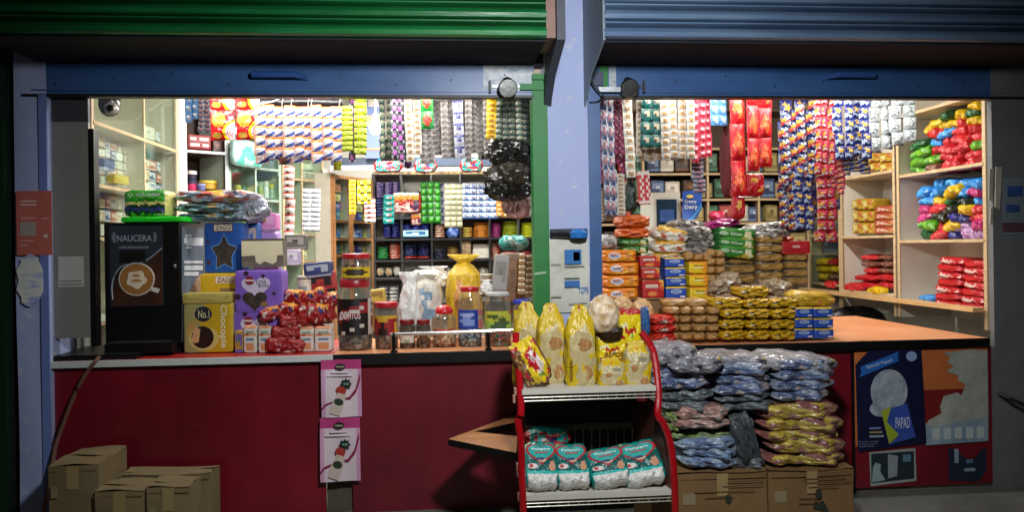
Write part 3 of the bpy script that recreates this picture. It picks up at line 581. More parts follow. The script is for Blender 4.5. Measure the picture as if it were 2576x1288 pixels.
# diapers
def heart(mb, cx, cz, sx, sz, y, m, t=.005): mb.poly([(cx+sx*math.sin(a)**3, cz+sz*(.81*math.cos(a)-.31*math.cos(2*a)-.12*math.cos(3*a)-.06*math.cos(4*a))) for a in [i*.2618 for i in range(24)]], y, y+t, m)
K_DIAPER = upack('diaper_pack', 'yyTTTTTTTTTT/TTTTTTTTTTTT/TTTTTTTTTTTT/TTTTTTTTTTTT/TTTTTTTTTTTT/gTTTTTTTTggg/ggggTTTggggg/gggggggggggg/gggggggggggg/gggggggggggg/tttttttttttt/wwwwwwwwwwww/wwwWwwwwWwwW/WwwwwWwwwwww', {'y': 'd0ac38', 'T': '0d857c', 't': '1fa79c', 'w': 'cfccc4', 'g': '0a5650', 'W': 'a8a69e'}, 6, ('z', 'y'), .02, 2, fin=.5, wp=.12, side='0d857c', bot='bdbab2', kids=[ukid('heart_print', lambda mb: (heart(mb, 0, .67, .46, .27, -.53, M('a81c28', .35, .1), .01), heart(mb, 0, .675, .39, .22, -.545, M('1c9c92', .35, .1), .01))), ukid('baby_print', lambda mb: (mb.ell(.3, .36, .1, .09, -.53, M('b98460', .5, .1), 14, .01), mb.ell(.31, .46, .06, .055, -.535, M('c08a68', .5, .1), 12, .01), mb.ell(.3, .5, .055, .03, -.545, M('1c1410', .5, .1), 10, .01), mb.ell(.02, .5, .12, .04, -.56, M('c9a080', .5, .1), 12, .01), mb.ell(-.04, .53, .14, .03, -.565, M('24245c', .5, .1), 12, .01))), ukid('badge', lambda mb: (mb.ell(-.28, .38, .15, .06, -.53, M('d0c8c0', .4, .1), 14, .01), mb.ell(-.32, .385, .06, .04, -.545, M('b02830', .4, .1), 12, .01))), kid('lettering', kt('Pampers', -.27, .27, .7, .775, 'e8e8e8', -.57), lambda mb: mb.box(-.18, .2, -.568, -.562, .655, .68, M('b83a40', .5, 0)))])
K_DIAPERS = upack('diaper_pack', 'TTTrrTTTTTyT/wTrttrrrrtTT/rTrtwkddttrT/TTTrrrrrrrTT/ttttttwwwttt', {'T': '0d8a80', 't': '1fa79c', 'r': 'b01f2a', 'w': 'dcdad2', 'd': '2a2a6a', 'k': 'c99a74', 'y': 'd8b53a'}, 3.6, ('x', 'z'), .04, 2, fin=.5)
# rusk bags
def rusk(cx, cz, rx, rz, y=-.515):
    def f(mb):
        mb.poly([(cx+rx*(.9+.14*math.sin(3*i))*math.cos(i*.393+.3), cz+rz*(.9+.14*math.cos(5*i))*math.sin(i*.393+.3)) for i in range(16)], y, y+.02, MX('toast_print', '7a4c24', 'b88a50', 9, .35, .65, .5, .2, (3, 1, 1)))
    return f
K_RUSK = ubag('bread_bag', [(0, .94, .9), (.05, 1, 1), (.4, 1.02, 1), (.68, .98, .9), (.82, .8, .6), (.9, .52, .35), (.95, .5, .2), (1., .3, .06)], 'c4a61c', 'yyyyryyyyy/yyyyyyyyyy/yyyyyyyyyy/yyyyyyyyyy/yyyycccyyy/yyccccccyy/yccccccccy/yccccccccy/yccccccccy/yccccccyyy/yycccccccy/yyyyyccccc/yyycccccyy/yyyccccccy/yyyccccccy/yyyccccccy', {'y': 'c2a41a', 'c': 'b5a474', 'r': '8a2a1c'}, .045, 3, sq=4, k_=3, kids=[kid('rusk_picture', rusk(.1, .53, .24, .09)), kid('rusk_picture', rusk(.18, .18, .17, .1))])
K_RUSKB = ubag('bread_bag', [(0, .92, .9), (.06, 1, 1), (.5, 1, 1), (.74, .92, .8), (.86, .7, .4), (.95, .55, .14), (1., .6, .08)], 'c4a61c', 'yyyyyyyyyy/yyyyoyyyyy/cyyyyyyyyc/cccccccccc/cccccccccc/yycccccccy/ycccccccyy/yccccccyyy/yccccccyyy/yccccccccy/yyccccccyy/yyyycccccy', {'y': 'c2a41a', 'c': 'b0a278', 'o': 'c8742a'}, .03, 2, sq=4, k_=3, kids=[kid('rusk_picture', rusk(-.15, .42, .13, .1)), kid('rusk_picture', rusk(.2, .12, .16, .09)), kid('barcode', lambda mb: [mb.box(.02+.035*i, .035+.035*i, -.52, -.505, .56, .66, M('4a463c', .6, 0)) for i in range(8)])])
K_BIGPK = upack('snack_packet', 'rrrryyyyyyrr/rbbbyyyyyyyr/bbtbyyrrryyy/btbbyrrwwryy/bbtbyrwwrwyy/tbbbyrrwwwyy/bbtbyrrrwwwy/tbrbyyrrwwyy/brrbyyywwyyy/bbbbyyyggyyr/tbbyyyyyyyrr/bbyyyyyyrryy', {'r': 'b3202a', 'b': '6d4a30', 't': 'a8824a', 'y': 'd8b91e', 'w': 'd8c8c0', 'g': '7a8a2a'}, 4.5, ('z', 'y'), .05, 1, fin=.7)
K_TALLPK = upack('rusk_packet', 'rrrrrrrr/yyyyyyyy/yyyyyyyy/wwwyyyyy/yyrrrryy/yyyygyyy/yyyyyyyy/bbbbbbbb/bbbbbbbb/bbbbbbbb', {'r': 'a8201c', 'y': 'd8c01a', 'w': 'dcd6a0', 'g': '7a9a2a', 'b': '8a5a34'}, 9, None, .02, 1)
K_PUFF = ubag('puffs_bag', [(0, .35, .35), (.06, .6, .6), (.25, .9, .9), (.55, 1, 1), (.8, .85, .85), (.95, .5, .5), (1, .2, .2)], 'c3ab84', None, None, .035, 1, sq=2.2, mk=lambda h: MX('puffs', 'b08c58', 'e0d2b8', 5, .35, .65, .15, .9))
# hanging sachets
K_SWHITE = ustrip('sachet_strip', 'oooooo/oooooo/pwwwww/pwwwww/pwwwwb/pwwwbb/pwwbbb/pwbbbw/pbbwwp', {'o': 'dc6a18', 'w': 'cdc8c6', 'b': '3f4f9a', 'p': 'd8a090'}, 5, 1, .12, 3, twist=.08)
K_SLIME = ustrip('sachet_strip', 'llll/lgll/llgl/kllk', {'l': '9aa81e', 'g': '6f7a14', 'k': '4a520e'}, 9, 1, .12, 2)
K_SPURP = ustrip('sachet_strip', 'kkkk/kppk/kppk/wkkw', {'k': '2a2530', 'p': 'a85aa0', 'w': 'b0a8b8'}, 7, 1, .15, 2)
K_SGREY = ustrip('sachet_strip', 'gggg/wggw/gkkg/gkgg/ggwg', {'g': '736c68', 'w': '989088', 'k': '4a4442'}, 11, 1, .12, 3, twist=.1)
K_SBROWNW = ustrip('sachet_strip', 'wwww/wbbw/wbbw/wwww', {'w': 'c2b8a8', 'b': '94744c'}, 10, 1, .15, 2, twist=.08)
K_SBLUEW = ustrip('sachet_strip', 'nnnn/gkkg/gkng/gggg/gggg', {'n': '1c2060', 'g': '9a98a0', 'k': '50506a'}, 5, 1, .14, 1)
K_SYEL = ustrip('sachet_strip', 'yyyy/yooy/yoky/yyyy', {'y': 'd0a81c', 'o': 'b8741c', 'k': '6a4a1c'}, 8, 1, .12, 1)
K_SGRN = ustrip('sachet_strip', 'kkkk/gwgk/wggg/gggk/kttk', {'k': '2e2e2a', 'g': '767a5e', 'w': 'a8a89a', 't': '2a6a5a'}, 8, 1, .14, 2)
K_SGREENR = ustrip('snack_strip', 'gggggg/ggrrgg/grrrrg/grrrrg/ggrrgg/gggggg', {'g': '15702a', 'r': 'b0382a'}, 2, 1, .15, 1)
K_SMAROON = ustrip('sachet_strip', 'mmmm/mpmm/mmpm/wmmm', {'m': '6a1c38', 'p': '9a3a60', 'w': 'b898a8'}, 9, 1, .14, 2)
K_SSILV = ustrip('sachet_strip', 'wwnw/wspw/sppn/nssn/wnnw', {'w': 'a8a8ac', 's': '7a6a70', 'p': 'b06a70', 'n': '3a4a70'}, 8, 1, .2, 2, twist=.25, kk=2, wp=.4)
K_STEAL = ustrip('sachet_strip', 'tttt/twwt/tkwt/tttt/kttk', {'t': '0f4a44', 'w': '9a8a70', 'k': '06201e'}, 4, 1, .15, 2)
K_SCREAM = ustrip('sachet_strip', 'wwww/wbbw/wtbw/wwww', {'w': 'aca294', 'b': '8f6a3a', 't': 'a07e4a'}, 9, 1, .18, 3, twist=.1)
K_SPINK = ustrip('sachet_strip', 'pppp/pwwp/prrp/pprp', {'p': 'c23a4a', 'w': 'e0b8b8', 'r': 'a01c2c'}, 8, 1, .2, 2, twist=.12)
K_SLBLUE = ustrip('sachet_strip', 'bbbb/bwwb/bbyb/bbbb', {'b': '4a7ab0', 'w': 'c0d0e0', 'y': 'a89a5a'}, 3, 1, .2, 2)
K_SRED = ustrip('snack_strip', 'rrrrr/rRRRr/rRoRr/roooR/rooor/rRoRr/rrrrr', {'r': 'b4141a', 'R': 'd8282a', 'o': 'e86a3a'}, 3, 1, .24, 2, twist=.08, kk=2, wp=.4)  # orange centres paint in the bright light falling on the red packets
K_SMULTI = ustrip('snack_strip', 'bbbbwb/bbwwww/yyybbb/yyyrrb/rrrrww/rrwwww/bbbbbb', {'b': '1c265c', 'w': 'a8acb4', 'y': 'b08c28', 'r': 'a8322a'}, 6, 1, .24, 3, twist=.3, kk=2, wp=.4)
K_SNAVY = ustrip('snack_strip', 'bbbbbb/byyybb/bbyyyb/wwbbbb/wwwwbb/bbbbbb', {'b': '1a2668', 'y': 'b88e2a', 'w': 'a0acc0'}, 5, 1, .24, 3, twist=.3, kk=2, wp=.45)
K_SSTEEL = ustrip('snack_strip', 'wwww/wwgw/wgww/gwwg', {'w': 'a4a9a9', 'g': '59605e'}, 4, 1, .26, 2, twist=.3, kk=3, wp=.6)
K_SREDP = ustrip('snack_strip', 'rrrrr/rrppr/yyypr/yyrpp/wwwrr/rrrrr', {'r': 'a82028', 'p': 'ac3460', 'y': 'bc842a', 'w': 'c0b0b4'}, 7, 1, .22, 3, twist=.3, kk=2, wp=.4)
def noodle(u, v):
    q = math.hypot(u-1.02, (v-.74)*1.25)
    if q < .48: return 'y' if q > .37 else ('w' if int(q*22) % 2 else 'p')
    if ((u-.36)/.31)**2+((v-.33)/.25)**2 < 1+.12*math.sin(9*math.atan2(v-.33, u-.36)): return 't' if math.sin(40*u+23*v)+math.sin(31*u-37*v) > -.6 else 'g'
    if ((u-.28)/.2)**2+((v-.84)/.1)**2 < 1: return 'g'
    if .74 < u < .95 and .22 < v < .3: return 'p'
    return 'r'
K_NOODLE = ustrip('noodle_strip', noodle, {'r': 'a81216', 't': 'b88a34', 'y': 'dcae1c', 'w': 'dccaca', 'p': 'bf6a70', 'g': '96742c'}, 2, 2, .12, 1, twist=.02, kk=2)
K_SGREEN3 = ustrip('sachet_strip', 'gggg/gGGg/gyGg/gggg', {'g': '1c6a1a', 'G': '2f9a2a', 'y': '6a9a2a'}, 6, 3, .22, 1)
K_SCREAM3 = ustrip('sachet_strip', 'cccc/cwwc/cccc/dddd', {'c': 'b8b890', 'w': 'dcdcc8', 'd': '8a8a68'}, 8, 3, .16, 1)
K_SBLUE5 = ustrip('sachet_strip', 'wwww/wbww/wtbw/bbbb', {'w': 'c4d0e0', 'b': '4a7ac0', 't': 'b8a078'}, 6, 5, .2, 1)
K_SOR = ustrip('sachet_strip', 'oooo/owwo/oooo', {'o': 'd08a2a', 'w': 'e0d0b0'}, 6, 1, .2, 1)
K_SWH = ustrip('sachet_strip', 'wwww/wllw/wwww/gggg', {'w': 'd8dade', 'l': 'b0b4d0', 'g': '8a9098'}, 9, 2, .2, 1, twist=.1)
K_SRW = ustrip('sachet_strip', 'rrrr/wwww/wwww/wkww', {'r': 'a83a2a', 'w': 'd8d0c8', 'k': '4a3a34'}, 5, 1, .2, 1)
K_SYELB = ustrip('snack_strip', 'yyyy/ykyy/yykk/wwyy', {'y': 'c9b41c', 'k': '3a3414', 'w': 'c8c0b0'}, 3, 2, .25, 1)
K_STEALS = ustrip('sachet_strip', 'tttt/twrt/tttt', {'t': '1c8a84', 'w': 'b0d0d0', 'r': 'c06a60'}, 5, 1, .16, 1)
# shelf packs
def flatk(nm, h1, h2, e=5, noise=.03, mk=MP): return upack(nm, 'aaaaaaaa/abbbbaab/aabbaaaa', {'a': h1, 'b': h2}, e, ('x', 'z'), noise, 2, fin=.35, mk=mk)
def boxk(nm, h1, h2, h3=None): return upack(nm, 'aaaaaaaa/abbbbbba/abbccbba/aaaaabba/aaaaaaaa/bbbbbbbb', {'a': h1, 'b': h2, 'c': h3 or h2}, 14, None, .004, 1, mk=MK)
def softk(nm, h1, h2): return upack(nm, 'aabaaab/abbbaaa/aabbbaa/aaaabba', {'a': h1, 'b': h2}, 3.2, ('x', 'z'), .06, 3, fin=.6, soft=True)
def stackfill(u, name, r, p, rows, cols, d, look, cat, where, group=None, jit=.06, gapx=0., **kw):
    x0, y0, x1, y1 = r; us = u if isinstance(u, list) else [u]
    for i in range(rows):
        for j in range(cols):
            w = (x1-x0)/cols; h = (y1-y0)/rows; jx = (rnd.random()-.5)*jit*w; jy = 0
            lb = '%s %s' % (look, where)
            if rows > 1: lb += ', %s from the bottom' % ORD[i+1]
            if cols > 1: lb += ' in %s column' % ORD[j+1] if rows > 1 else ', %s along' % ORD[j+1]
            q = us[(i*3+j*5+i*j) % len(us)]
            put(q, name, (x0+j*w+jx+gapx*w, y1-(i+1)*h, x0+(j+1)*w+jx-gapx*w, y1-i*h-.03*h), p, d*(.92+.12*rnd.random()), lb, cat, group or '%s %s' % (look+'s', where), **kw)
# ------------------------------------------------------------------ shelving
def unit(name, label, px0, px1, p, depth, z0, z1, shelves, divs, m, em=None, back=None, glass=None, frame=None, cat='shelf unit', thick=.018):
    p = pl(p); a, b = hit(px0, 620, p), hit(px1, 620, p); w = (b-a).dot(p.u); o = Vector((a.x, a.y, 0)); mt = Matrix.Translation(o) @ Matrix.Rotation(p.ang, 4, 'Z')
    t = thing(name, label, cat, o); em = em or m
    mb = MB(); mb.box(-thick, 0, .004, depth, z0, z1, m, mt); mb.box(w, w+thick, .004, depth, z0, z1, m, mt); mb.box(-thick, w+thick, .004, depth, z1+.0005, z1+thick, m, mt); mb.box(0, w, depth, depth+.012, z0, z1, back or m, mt); mb.build('carcass', t)
    for q in [(-thick-.002, .012), (w-.012, w+thick+.002)]+[(w*d-.01, w*d+.01) for d in divs]: MB().box(q[0], q[1], -.006, .003, z0, z1, em, mt).build('face_frame', t)
    for d in divs: MB().box(w*d-thick/2, w*d+thick/2, .0035, depth-.001, z0, z1, m, mt).build('divider', t)
    cuts = [0]+list(divs)+[1]
    for z in shelves:
        mb = MB(); mb.box(.0005, w-.0005, -.004, depth-.002, z-thick, z-.001, m, mt); mb.box(.001, w-.001, -.012, -.0045, z-thick-.003, z+.001, em, mt); mb.build('shelf', t)
    if glass:
        for i in range(len(cuts)-1):
            g_ = MB().box(w*cuts[i]+.012, w*cuts[i+1]-.012, -.012, -.008, z0+.02, z1-.02, GLASS, mt).build('glass_door', t)
            if frame:
                f = MB(); x0, x1 = w*cuts[i]+.005, w*cuts[i+1]-.005
                for q in ((x0, x0+.03), (x1-.03, x1)): f.box(q[0], q[1], -.02, -.0125, z0, z1, frame, mt)
                for q in ((z0, z0+.03), (z1-.03, z1)): f.box(x0+.0305, x1-.0305, -.02, -.0125, q[0], q[1], frame, mt)
                f.build('door_frame', t)
    return t
def zz(px, py, p): return hit(px, py, p).z
PR = PL((XR, 0), R(-90)); PLF = PL((XL, 0), R(90))
# ================================================================== LEFT COUNTER GOODS
# coffee machine
m0 = atz(356, 893, ZC+.003); yM = m0.y+.02; zM = ZC+.002
xa, xb = hit(264, 720, yM).x, hit(452, 720, yM).x; zt = hit(356, 560, yM).z; dM = .46
cm = thing('coffee_machine', 'black hot drink vending machine with a cappuccino picture on its front', 'coffee machine', ((xa+xb)/2, yM, zM))
BODY = M('0c0c0e', .35, .04, scale=4)
mb = MB(); mb.box(xa, xb, yM, yM+dM, zM+.06, zt, BODY); mb.box(xa+.02, xb-.0, yM+.06, yM+dM-.02, zM, zM+.06, BODY); mb.build('body', cm)
X = lambda px: hit(px, 700, yM-.004).x
Z = lambda py: hit(356, py, yM-.004).z
fp = MB().box(X(277), X(410), yM-.006, yM-.0005, Z(770), Z(568), M('2a3038', .35, .02)).build('front_picture', cm)
mb = MB(); y = yM-.008
mb.poly([(X(372), Z(662)), (X(408), Z(628)), (X(409), Z(768)), (X(282), Z(768)), (X(280), Z(740)), (X(300), Z(680))], y, y+.0015, MX('coffee_brown', '20120c', '4a2a1a', 6, .3, .7, .4, 0)); mb.build('brown_wave', fp)
mb = MB(); mb.tube(smooth([Vector((X(a), y-.001, Z(b))) for a, b in ((284, 752), (282, 720), (290, 690), (310, 668), (340, 664), (372, 654), (409, 625))]), .004, M('8a929a', .4, 0), 6); mb.build('curve', fp)
mb = MB(); cy = y-.004; mb.ell(X(345), Z(702), X(390)-X(345), Z(660)-Z(702), cy, M('cfc6b8', .4, 0), 32, .004); mb.poly([(X(384), Z(722)), (X(403), Z(728)), (X(398), Z(738)), (X(380), Z(732))], cy-.001, cy+.002, M('cfc6b8', .4, 0)); mb.ell(X(345), Z(702), (X(390)-X(345))*.93, (Z(660)-Z(702))*.92, cy-.002, M('9a6a34', .4, 0), 32, .0015); mb.build('cup_picture', fp)
mb = MB(); cx, cz = X(345), Z(703); rr = (X(390)-X(345))*.62
mb.poly([(cx+rr*(.86+.1*math.cos(5*a+1))*math.cos(a), cz+rr*(.86+.1*math.cos(5*a+1))*math.sin(a)*.95) for a in [i*.2618 for i in range(24)]], cy-.0045, cy-.0025, M('d8c8ac', .4, 0)); 
for k in range(3): mb.ell(cx, cz-rr*.1+.03*k, rr*(.5-.12*k), .008, cy-.006, M('a87a44', .4, 0), 12, .001)
mb.build('latte_art', fp)
MB().box(X(306), X(368), yM-.02, yM-.0085, Z(658), Z(630), BLACK).build('coin_slot', cm)
LET = M('9aa2aa', .45, 0)
mb = MB(); mb.text('NAUCERA', X(296), X(384), Z(607), Z(591), y-.001, LET)
for s, px in ((-1, 291), (1, 389)):
    for k in range(4): mb.poly([(X(px-s*1), Z(588+6*k)), (X(px+s*(9-3*abs(k-1.5))), Z(585+6*k+(k-1.5))), (X(px+s*(9-3*abs(k-1.5))), Z(588+6*k+(k-1.5))), (X(px-s*1), Z(591+6*k))], y-.002, y, LET)
mb.text('COFFEE VENDING MACHINE', X(301), X(376), Z(625), Z(619), y-.001, LET); mb.text('since 1999', X(322), X(356), Z(634), Z(630), y-.001, LET); mb.build('lettering', fp)
mb = MB(); mb.box(xa+.03, xb-.02, yM-.09, yM-.001, zM+.02, zM+.075, BODY); mb.box(xa+.05, xb-.05, yM-.085, yM-.002, zM+.076, zM+.082, M('3a3a3c', .4, .03, .6)); mb.build('drip_tray', cm)
c = hit(437, 670, yM-.01); mb = MB(); mb.lathe([(0, 0), (.012, .0), (.014, .01), (.008, .02), (0, .022)], (0, 0, 0), CHROME, 14); mb.xf(Matrix.Translation((c.x, yM, c.z)) @ Matrix.Rotation(R(90), 4, 'X')); mb.build('knob', cm)
PS = PL((xb, yM), R(90)); sd = MB(); S = lambda px, py: hit(px, py, PS.off(-.004))
sd.add([S(457, 568), S(512, 575), S(512, 835), S(457, 858)], [(0, 1, 2, 3)], M('5a6a7a', .4, .02)); sp = sd.build('side_picture', cm)
mb = MB(); S = lambda px, py: hit(px, py, PS.off(-.007))
for q in ((463, 598, 511, 612), (466, 590, 482, 596), (470, 612, 511, 618), (468, 621, 482, 625), (463, 656, 510, 663), (463, 668, 510, 680), (463, 684, 500, 694)): mb.add([S(q[0], q[1]), S(q[2], q[1]), S(q[2], q[3]), S(q[0], q[3])], [(0, 1, 2, 3)], M('c8ced2', .5, 0))
mb.add([S(474, 740), S(490, 706), S(505, 690), S(512, 690), S(512, 760), S(480, 820)], [(0, 1, 2, 3, 4, 5)], MX('side_cup', '5a3a24', 'b89a78', 3, .4, .6, .5, 0)); mb.build('lettering', sp)
MB().tube([(xa-.03, yM+.02, zt-.1), (xa-.06, yM+.02, zt-.12), (xa-.06, yM+.02, zM+.12)], .01, M('4a3a30', .4, 0, .5)).build('side_rail', cm)
# on the machine
zT = zt+.001
tr = put(boxk('plastic_tray', '12c81c', '18d022'), 'plastic_tray', (299, 546, 464, 560), yM-.03, .3, 'bright green plastic tray lid on the black vending machine', 'tray', dz=zT)
zT2 = zT+tr.scale.z+.001
gk = upack('sponge_pack', 'gggggggggg/gGGGGGGGGg/gGGGGGGGGg/gggggggggg/yyyyyyyyyy/kkkkkkkkkk/nnnnnnnnnn/kkkkkkkkkk/GkGkGkGGww', {'g': '1f7a1c', 'G': '3f9a24', 'y': 'b8b068', 'k': '14301c', 'n': '2a2f6a', 'w': '8a9a7a'}, 8, None, .01, 1, kids=[kid('lettering', kt('O', -.36, -.24, .74, .86, 'b8bcb8', -.53), kt('SCRUBBER', -.18, .38, .74, .87, 'b8bcb8', -.53))])
put(gk, 'sponge_pack', (307, 476, 418, 545), yM+.02, .22, 'green and navy pack of scouring pads on the green tray', 'packet', dz=zT2)
mk_ = lambda pal, nm='wrapped_goods': upack(nm, 'abcadbca/bcabdabc/dabcabda', pal, 3.6, ('x', 'z'), .06, 2, fin=.5, mk=lambda h: M(h, .15, .7, 0, 6, .2))
wp = mk_({'a': '5a7a80', 'b': '94aab8', 'c': '4a5a50', 'd': 'b8a070'}); wr = mk_({'a': 'b85a50', 'b': 'c0b8c0', 'c': '6a7a90', 'd': 'c8a040'})
zq = hit(520, 558, yM+.1).z
for k, (r, u, lb) in enumerate((((430, 534, 610, 557), wp, 'lowest wrapped pack of household goods on top of the vending machine'), ((425, 508, 615, 535), wp, 'middle wrapped pack of household goods on top of the vending machine'), ((422, 476, 645, 510), wr, 'uppermost red and blue wrapped pack in shiny film on the machine'))):
    put(u, 'wrapped_goods', r, yM+.1, .3, lb, 'wrapped pack', 'wrapped packs on the vending machine')
put(upack('film_bag', 'wwlwwl/lwwwlw/wlwwww', {'w': 'b8bcc4', 'l': '8a94a8'}, 2.8, ('x', 'z'), .12, 1, fin=.7, mk=lambda h: M(h, .12, .8, .1, 6, .2)), 'film_bag', (572, 496, 668, 558), yM+.16, .25, 'crumpled clear film bag hanging off the machine above the blue cookie box', 'plastic bag')
# cookie boxes behind
zC1 = ZC+.001
BLK = MX('choco', '1a120c', '4a3a28', 9, .35, .7, .6, .6)
def star(mb, cx, cz, r, y, m, n=5, k=.5): mb.poly([(cx+r*(1 if i % 2 == 0 else k)*math.sin(math.pi*i/n), cz+r*1.1*(1 if i % 2 == 0 else k)*math.cos(math.pi*i/n)) for i in range(2*n)], y, y+.006, m)
kb = upack('cookie_box', 'bbbbbbbb/bbbbbbbb/bbbbbbbb/bbbbbbbb/bbbbbbbb/bbbbbbbb', {'b': '1c4f9c'}, 16, None, .003, 1, mk=MK, kids=[ukid('star_picture', lambda mb: (star(mb, .0, .4, .36, -.508, M('5a8ac0', .5, 0), 5, .58), star(mb, .0, .4, .32, -.514, BLK, 5, .58))), kid('lettering', lambda mb: mb.box(-.26, .22, -.508, -.503, .82, .985, M('5a1c1c', .5, 0)), lambda mb: mb.box(-.24, .2, -.512, -.509, .84, .96, M('d8d0bc', .5, 0)), kt('ZAGGI', -.2, .18, .86, .95, '3a1c18', -.516), ke(-.4, .62, .04, .03, '4a2a3a'), ke(-.38, .22, .05, .05, '4a2a3a'))])
put(kb, 'cookie_box', (512, 560, 615, 688), .36, .13, 'blue box with a chocolate star beside the vending machine', 'box', flip=True)
put(boxk('cookie_box', '2a62ac', 'b8a8a0', '3a72bc'), 'cookie_box', (616, 560, 648, 640), .55, .12, 'narrow blue box just behind the blue star box', 'box')
put(boxk('gift_box', 'd884c0', 'd8a0c8', 'c8b84a'), 'gift_box', (627, 536, 696, 580), .72, .14, 'pink box above the cream open flap', 'box'); put(boxk('gift_box', 'a88ac8', 'b89ad0'), 'gift_box', (636, 581, 700, 850), .7, .14, 'lilac box underneath the pink box', 'box')
ky = upack('cookie_box', 'yyyyyyyy/yyyyyyyy/yyyytttt/yyyttttt/yyttdttt/yyytttdt', {'y': 'c9a012', 't': '8a6a44', 'd': '3a2616'}, 16, None, .003, 1, mk=MK, kids=[kid('lettering', lambda mb: mb.box(-.1, .42, -.508, -.503, .78, .93, M('d8d0bc', .5, 0)), kt('ZAGGI', -.06, .38, .8, .91, '9a2a20', -.512))])
put(ky, 'cookie_box', (502, 688, 604, 800), .33, .12, 'yellow cookie box tucked behind the tall cake box', 'box')
kc = upack('cake_box', 'gggggyyyyyyy/ggggyyyyyyyy/gggyyyyyyyyy/gttgyyyyyyyy/gtttgyyyyyyy/ggttgyyyyyyy/gggggyyyyyyy/gggggyyyyyyy', {'g': 'a0985a', 'y': 'c2a012', 't': 'b8904a'}, 18, None, .002, 1, mk=MK, top='c9b060', kids=[kid('lettering', kt('Chocopie', .2, .37, .1, .95, 'e0dcc0', -.508, rot=1), ke(-.1, .78, .17, .15, '1c2030'), kt('No.1', -.2, .02, .7, .86, 'd0c890', -.52)), ukid('cake_picture', lambda mb: (mb.ell(-.1, .29, .3, .24, -.508, M('c8b868', .5, 0), 24, .004), mb.ell(-.12, .32, .22, .22, -.513, M('2c1710', .4, 0), 24, .004), mb.poly([(-.36, .2), (-.2, .22), (-.16, .48), (-.26, .53), (-.3, .42)], -.52, -.514, M('c79a68', .6, 0))))])
onc(kc, 'cake_box', (461, 762, 588, 889), .16, 'yellow cake box with a bitten chocolate pie, its lid raised', 'cake box', z=zC1)
put(boxk('carton_lid', 'a8984a', 'b8a85a'), 'box_lid', (456, 737, 582, 764), .19, .12, 'raised yellow lid flap on top of the cake box', 'lid')
kp = upack('cookie_box', 'ppppppppp/ppppppppp/ppppppppp/ppppppppp/ppppppppp/ppppppppp', {'p': '7d5ab8'}, 18, None, .003, 1, mk=MK, side='8a6ac0', kids=[ukid('heart_picture', lambda mb: (heart(mb, -.05, .62, .3, .3, -.506, M('cfc4da', .5, 0)), heart(mb, -.08, .3, .26, .26, -.512, BLK), mb.ell(.12, .2, .08, .07, -.516, M('8a6a44', .6, .2), 10))), kid('lettering', ke(-.18, .76, .1, .1, '8a1a24', -.516), lambda mb: mb.box(-.27, -.09, -.524, -.518, .74, .785, M('d8c4c4', .5, 0)), kt('LOVE', -.04, .16, .68, .76, '4a3a60', -.52), kt('BITES', .0, .22, .6, .67, '3a2a30', -.52), ke(-.25, .93, .05, .06, '3a2030'), ke(.1, .86, .04, .05, '3a2030'), ke(-.42, .38, .06, .07, '3a2030'), ke(.4, .12, .05, .07, '3a2030'), ke(.32, .45, .04, .04, '3a2030'))])
put(kp, 'cookie_box', (590, 680, 714, 787), .2, .14, 'upper purple box with a dark chocolate heart', 'box', rot=R(-4)); put(kp, 'cookie_box', (588, 786, 706, 889), .21, .14, 'lower purple chocolate heart box behind the drink cans', 'box', rot=R(-3), dz=ZC+.001)
t = thing('open_box', 'opened carton with a cream flap standing on the purple box', 'box', hit(660, 672, .24)); y = .24
c, w, h, a_ = rect((608, 606, 712, 672), y); mb = MB(); mb.box(c.x-w/2, c.x+w/2, y, y+.12, c.z, c.z+h*.98, M('6d6254', .7, .05)); mb.build('body', t)
f = [(-.5, 1.), (.48, 1.), (.5, .45), (.36, .45), (.34, .2), (.24, .1), (.12, .18), (.04, .22), (-.06, .1), (-.16, .2), (-.18, .45), (-.5, .42)]
MB().poly([(c.x+w*a, c.z+h*b) for a, b in f], y-.004, y-.001, M('d8cba6', .6, .05)).build('flap', t); MB().box(c.x-w*.48, c.x+w*.5, y-.003, y+.1, c.z+h*1.0, c.z+h*1.08, M('4a4232', .7, .05)).build('top_flap', t)
put(boxk('small_box', 'b8a8c0', 'd8d0d8', '8a8aa0'), 'small_box', (712, 628, 752, 668), .42, .1, 'white and lilac box behind the open cream carton', 'box'); put(boxk('small_box', '6a6a62', 'a8a498', '4a4a44'), 'small_box', (714, 590, 770, 628), .6, .1, 'grey and white box behind the open carton, above the lilac box', 'box')
# drink cans and pouches
kw_ = upack('drink_carton', 'ooooo/wwwww/wgggw/orooo/wwwww/wbbbw/wwwww/wooow/wooow/wooow/wwwww', {'o': 'c98a5c', 'w': 'd0ccc0', 'g': '7a9a8a', 'r': 'b0402a', 'b': '5a7a94'}, 9, None, .01, 1, mk=MK)
for i, (a, b, c_, d_) in enumerate(((612, 820, 646, 889), (649, 820, 681, 889), (752, 823, 788, 886), (790, 822, 834, 885), (806, 808, 838, 880))):
    onc(kw_, 'drink_carton', (a, b, c_, d_), .06, '%s white almond drink carton from the cake box' % ORD[i+1], 'carton', 'drink cartons along the counter edge', rot=R(-4+3*i))
onc(boxk('sachet_tub', 'a8843a', '6a5aa0', '4a7a4a'), 'sachet_tub', (590, 832, 611, 889), .06, 'small colourful tub beside the yellow cake box', 'tub')
kr = upack('red_pouch', 'rrrrrr/raarar/rrrrrr/rrrwrr', {'r': '8a1414', 'a': 'a02420', 'w': 'c8a8a0'}, 6, ('z', 'y'), .05, 3, fin=.8); kr2 = upack('red_pouch', 'rrrryyyr/rwwrrbby/rwrrrrrr/rrrrrrrr/rrrrwrrr', {'r': '94161a', 'y': 'd08a2a', 'w': 'c8b0a8', 'b': '2a3a80'}, 6, ('z', 'y'), .05, 3, fin=.8)
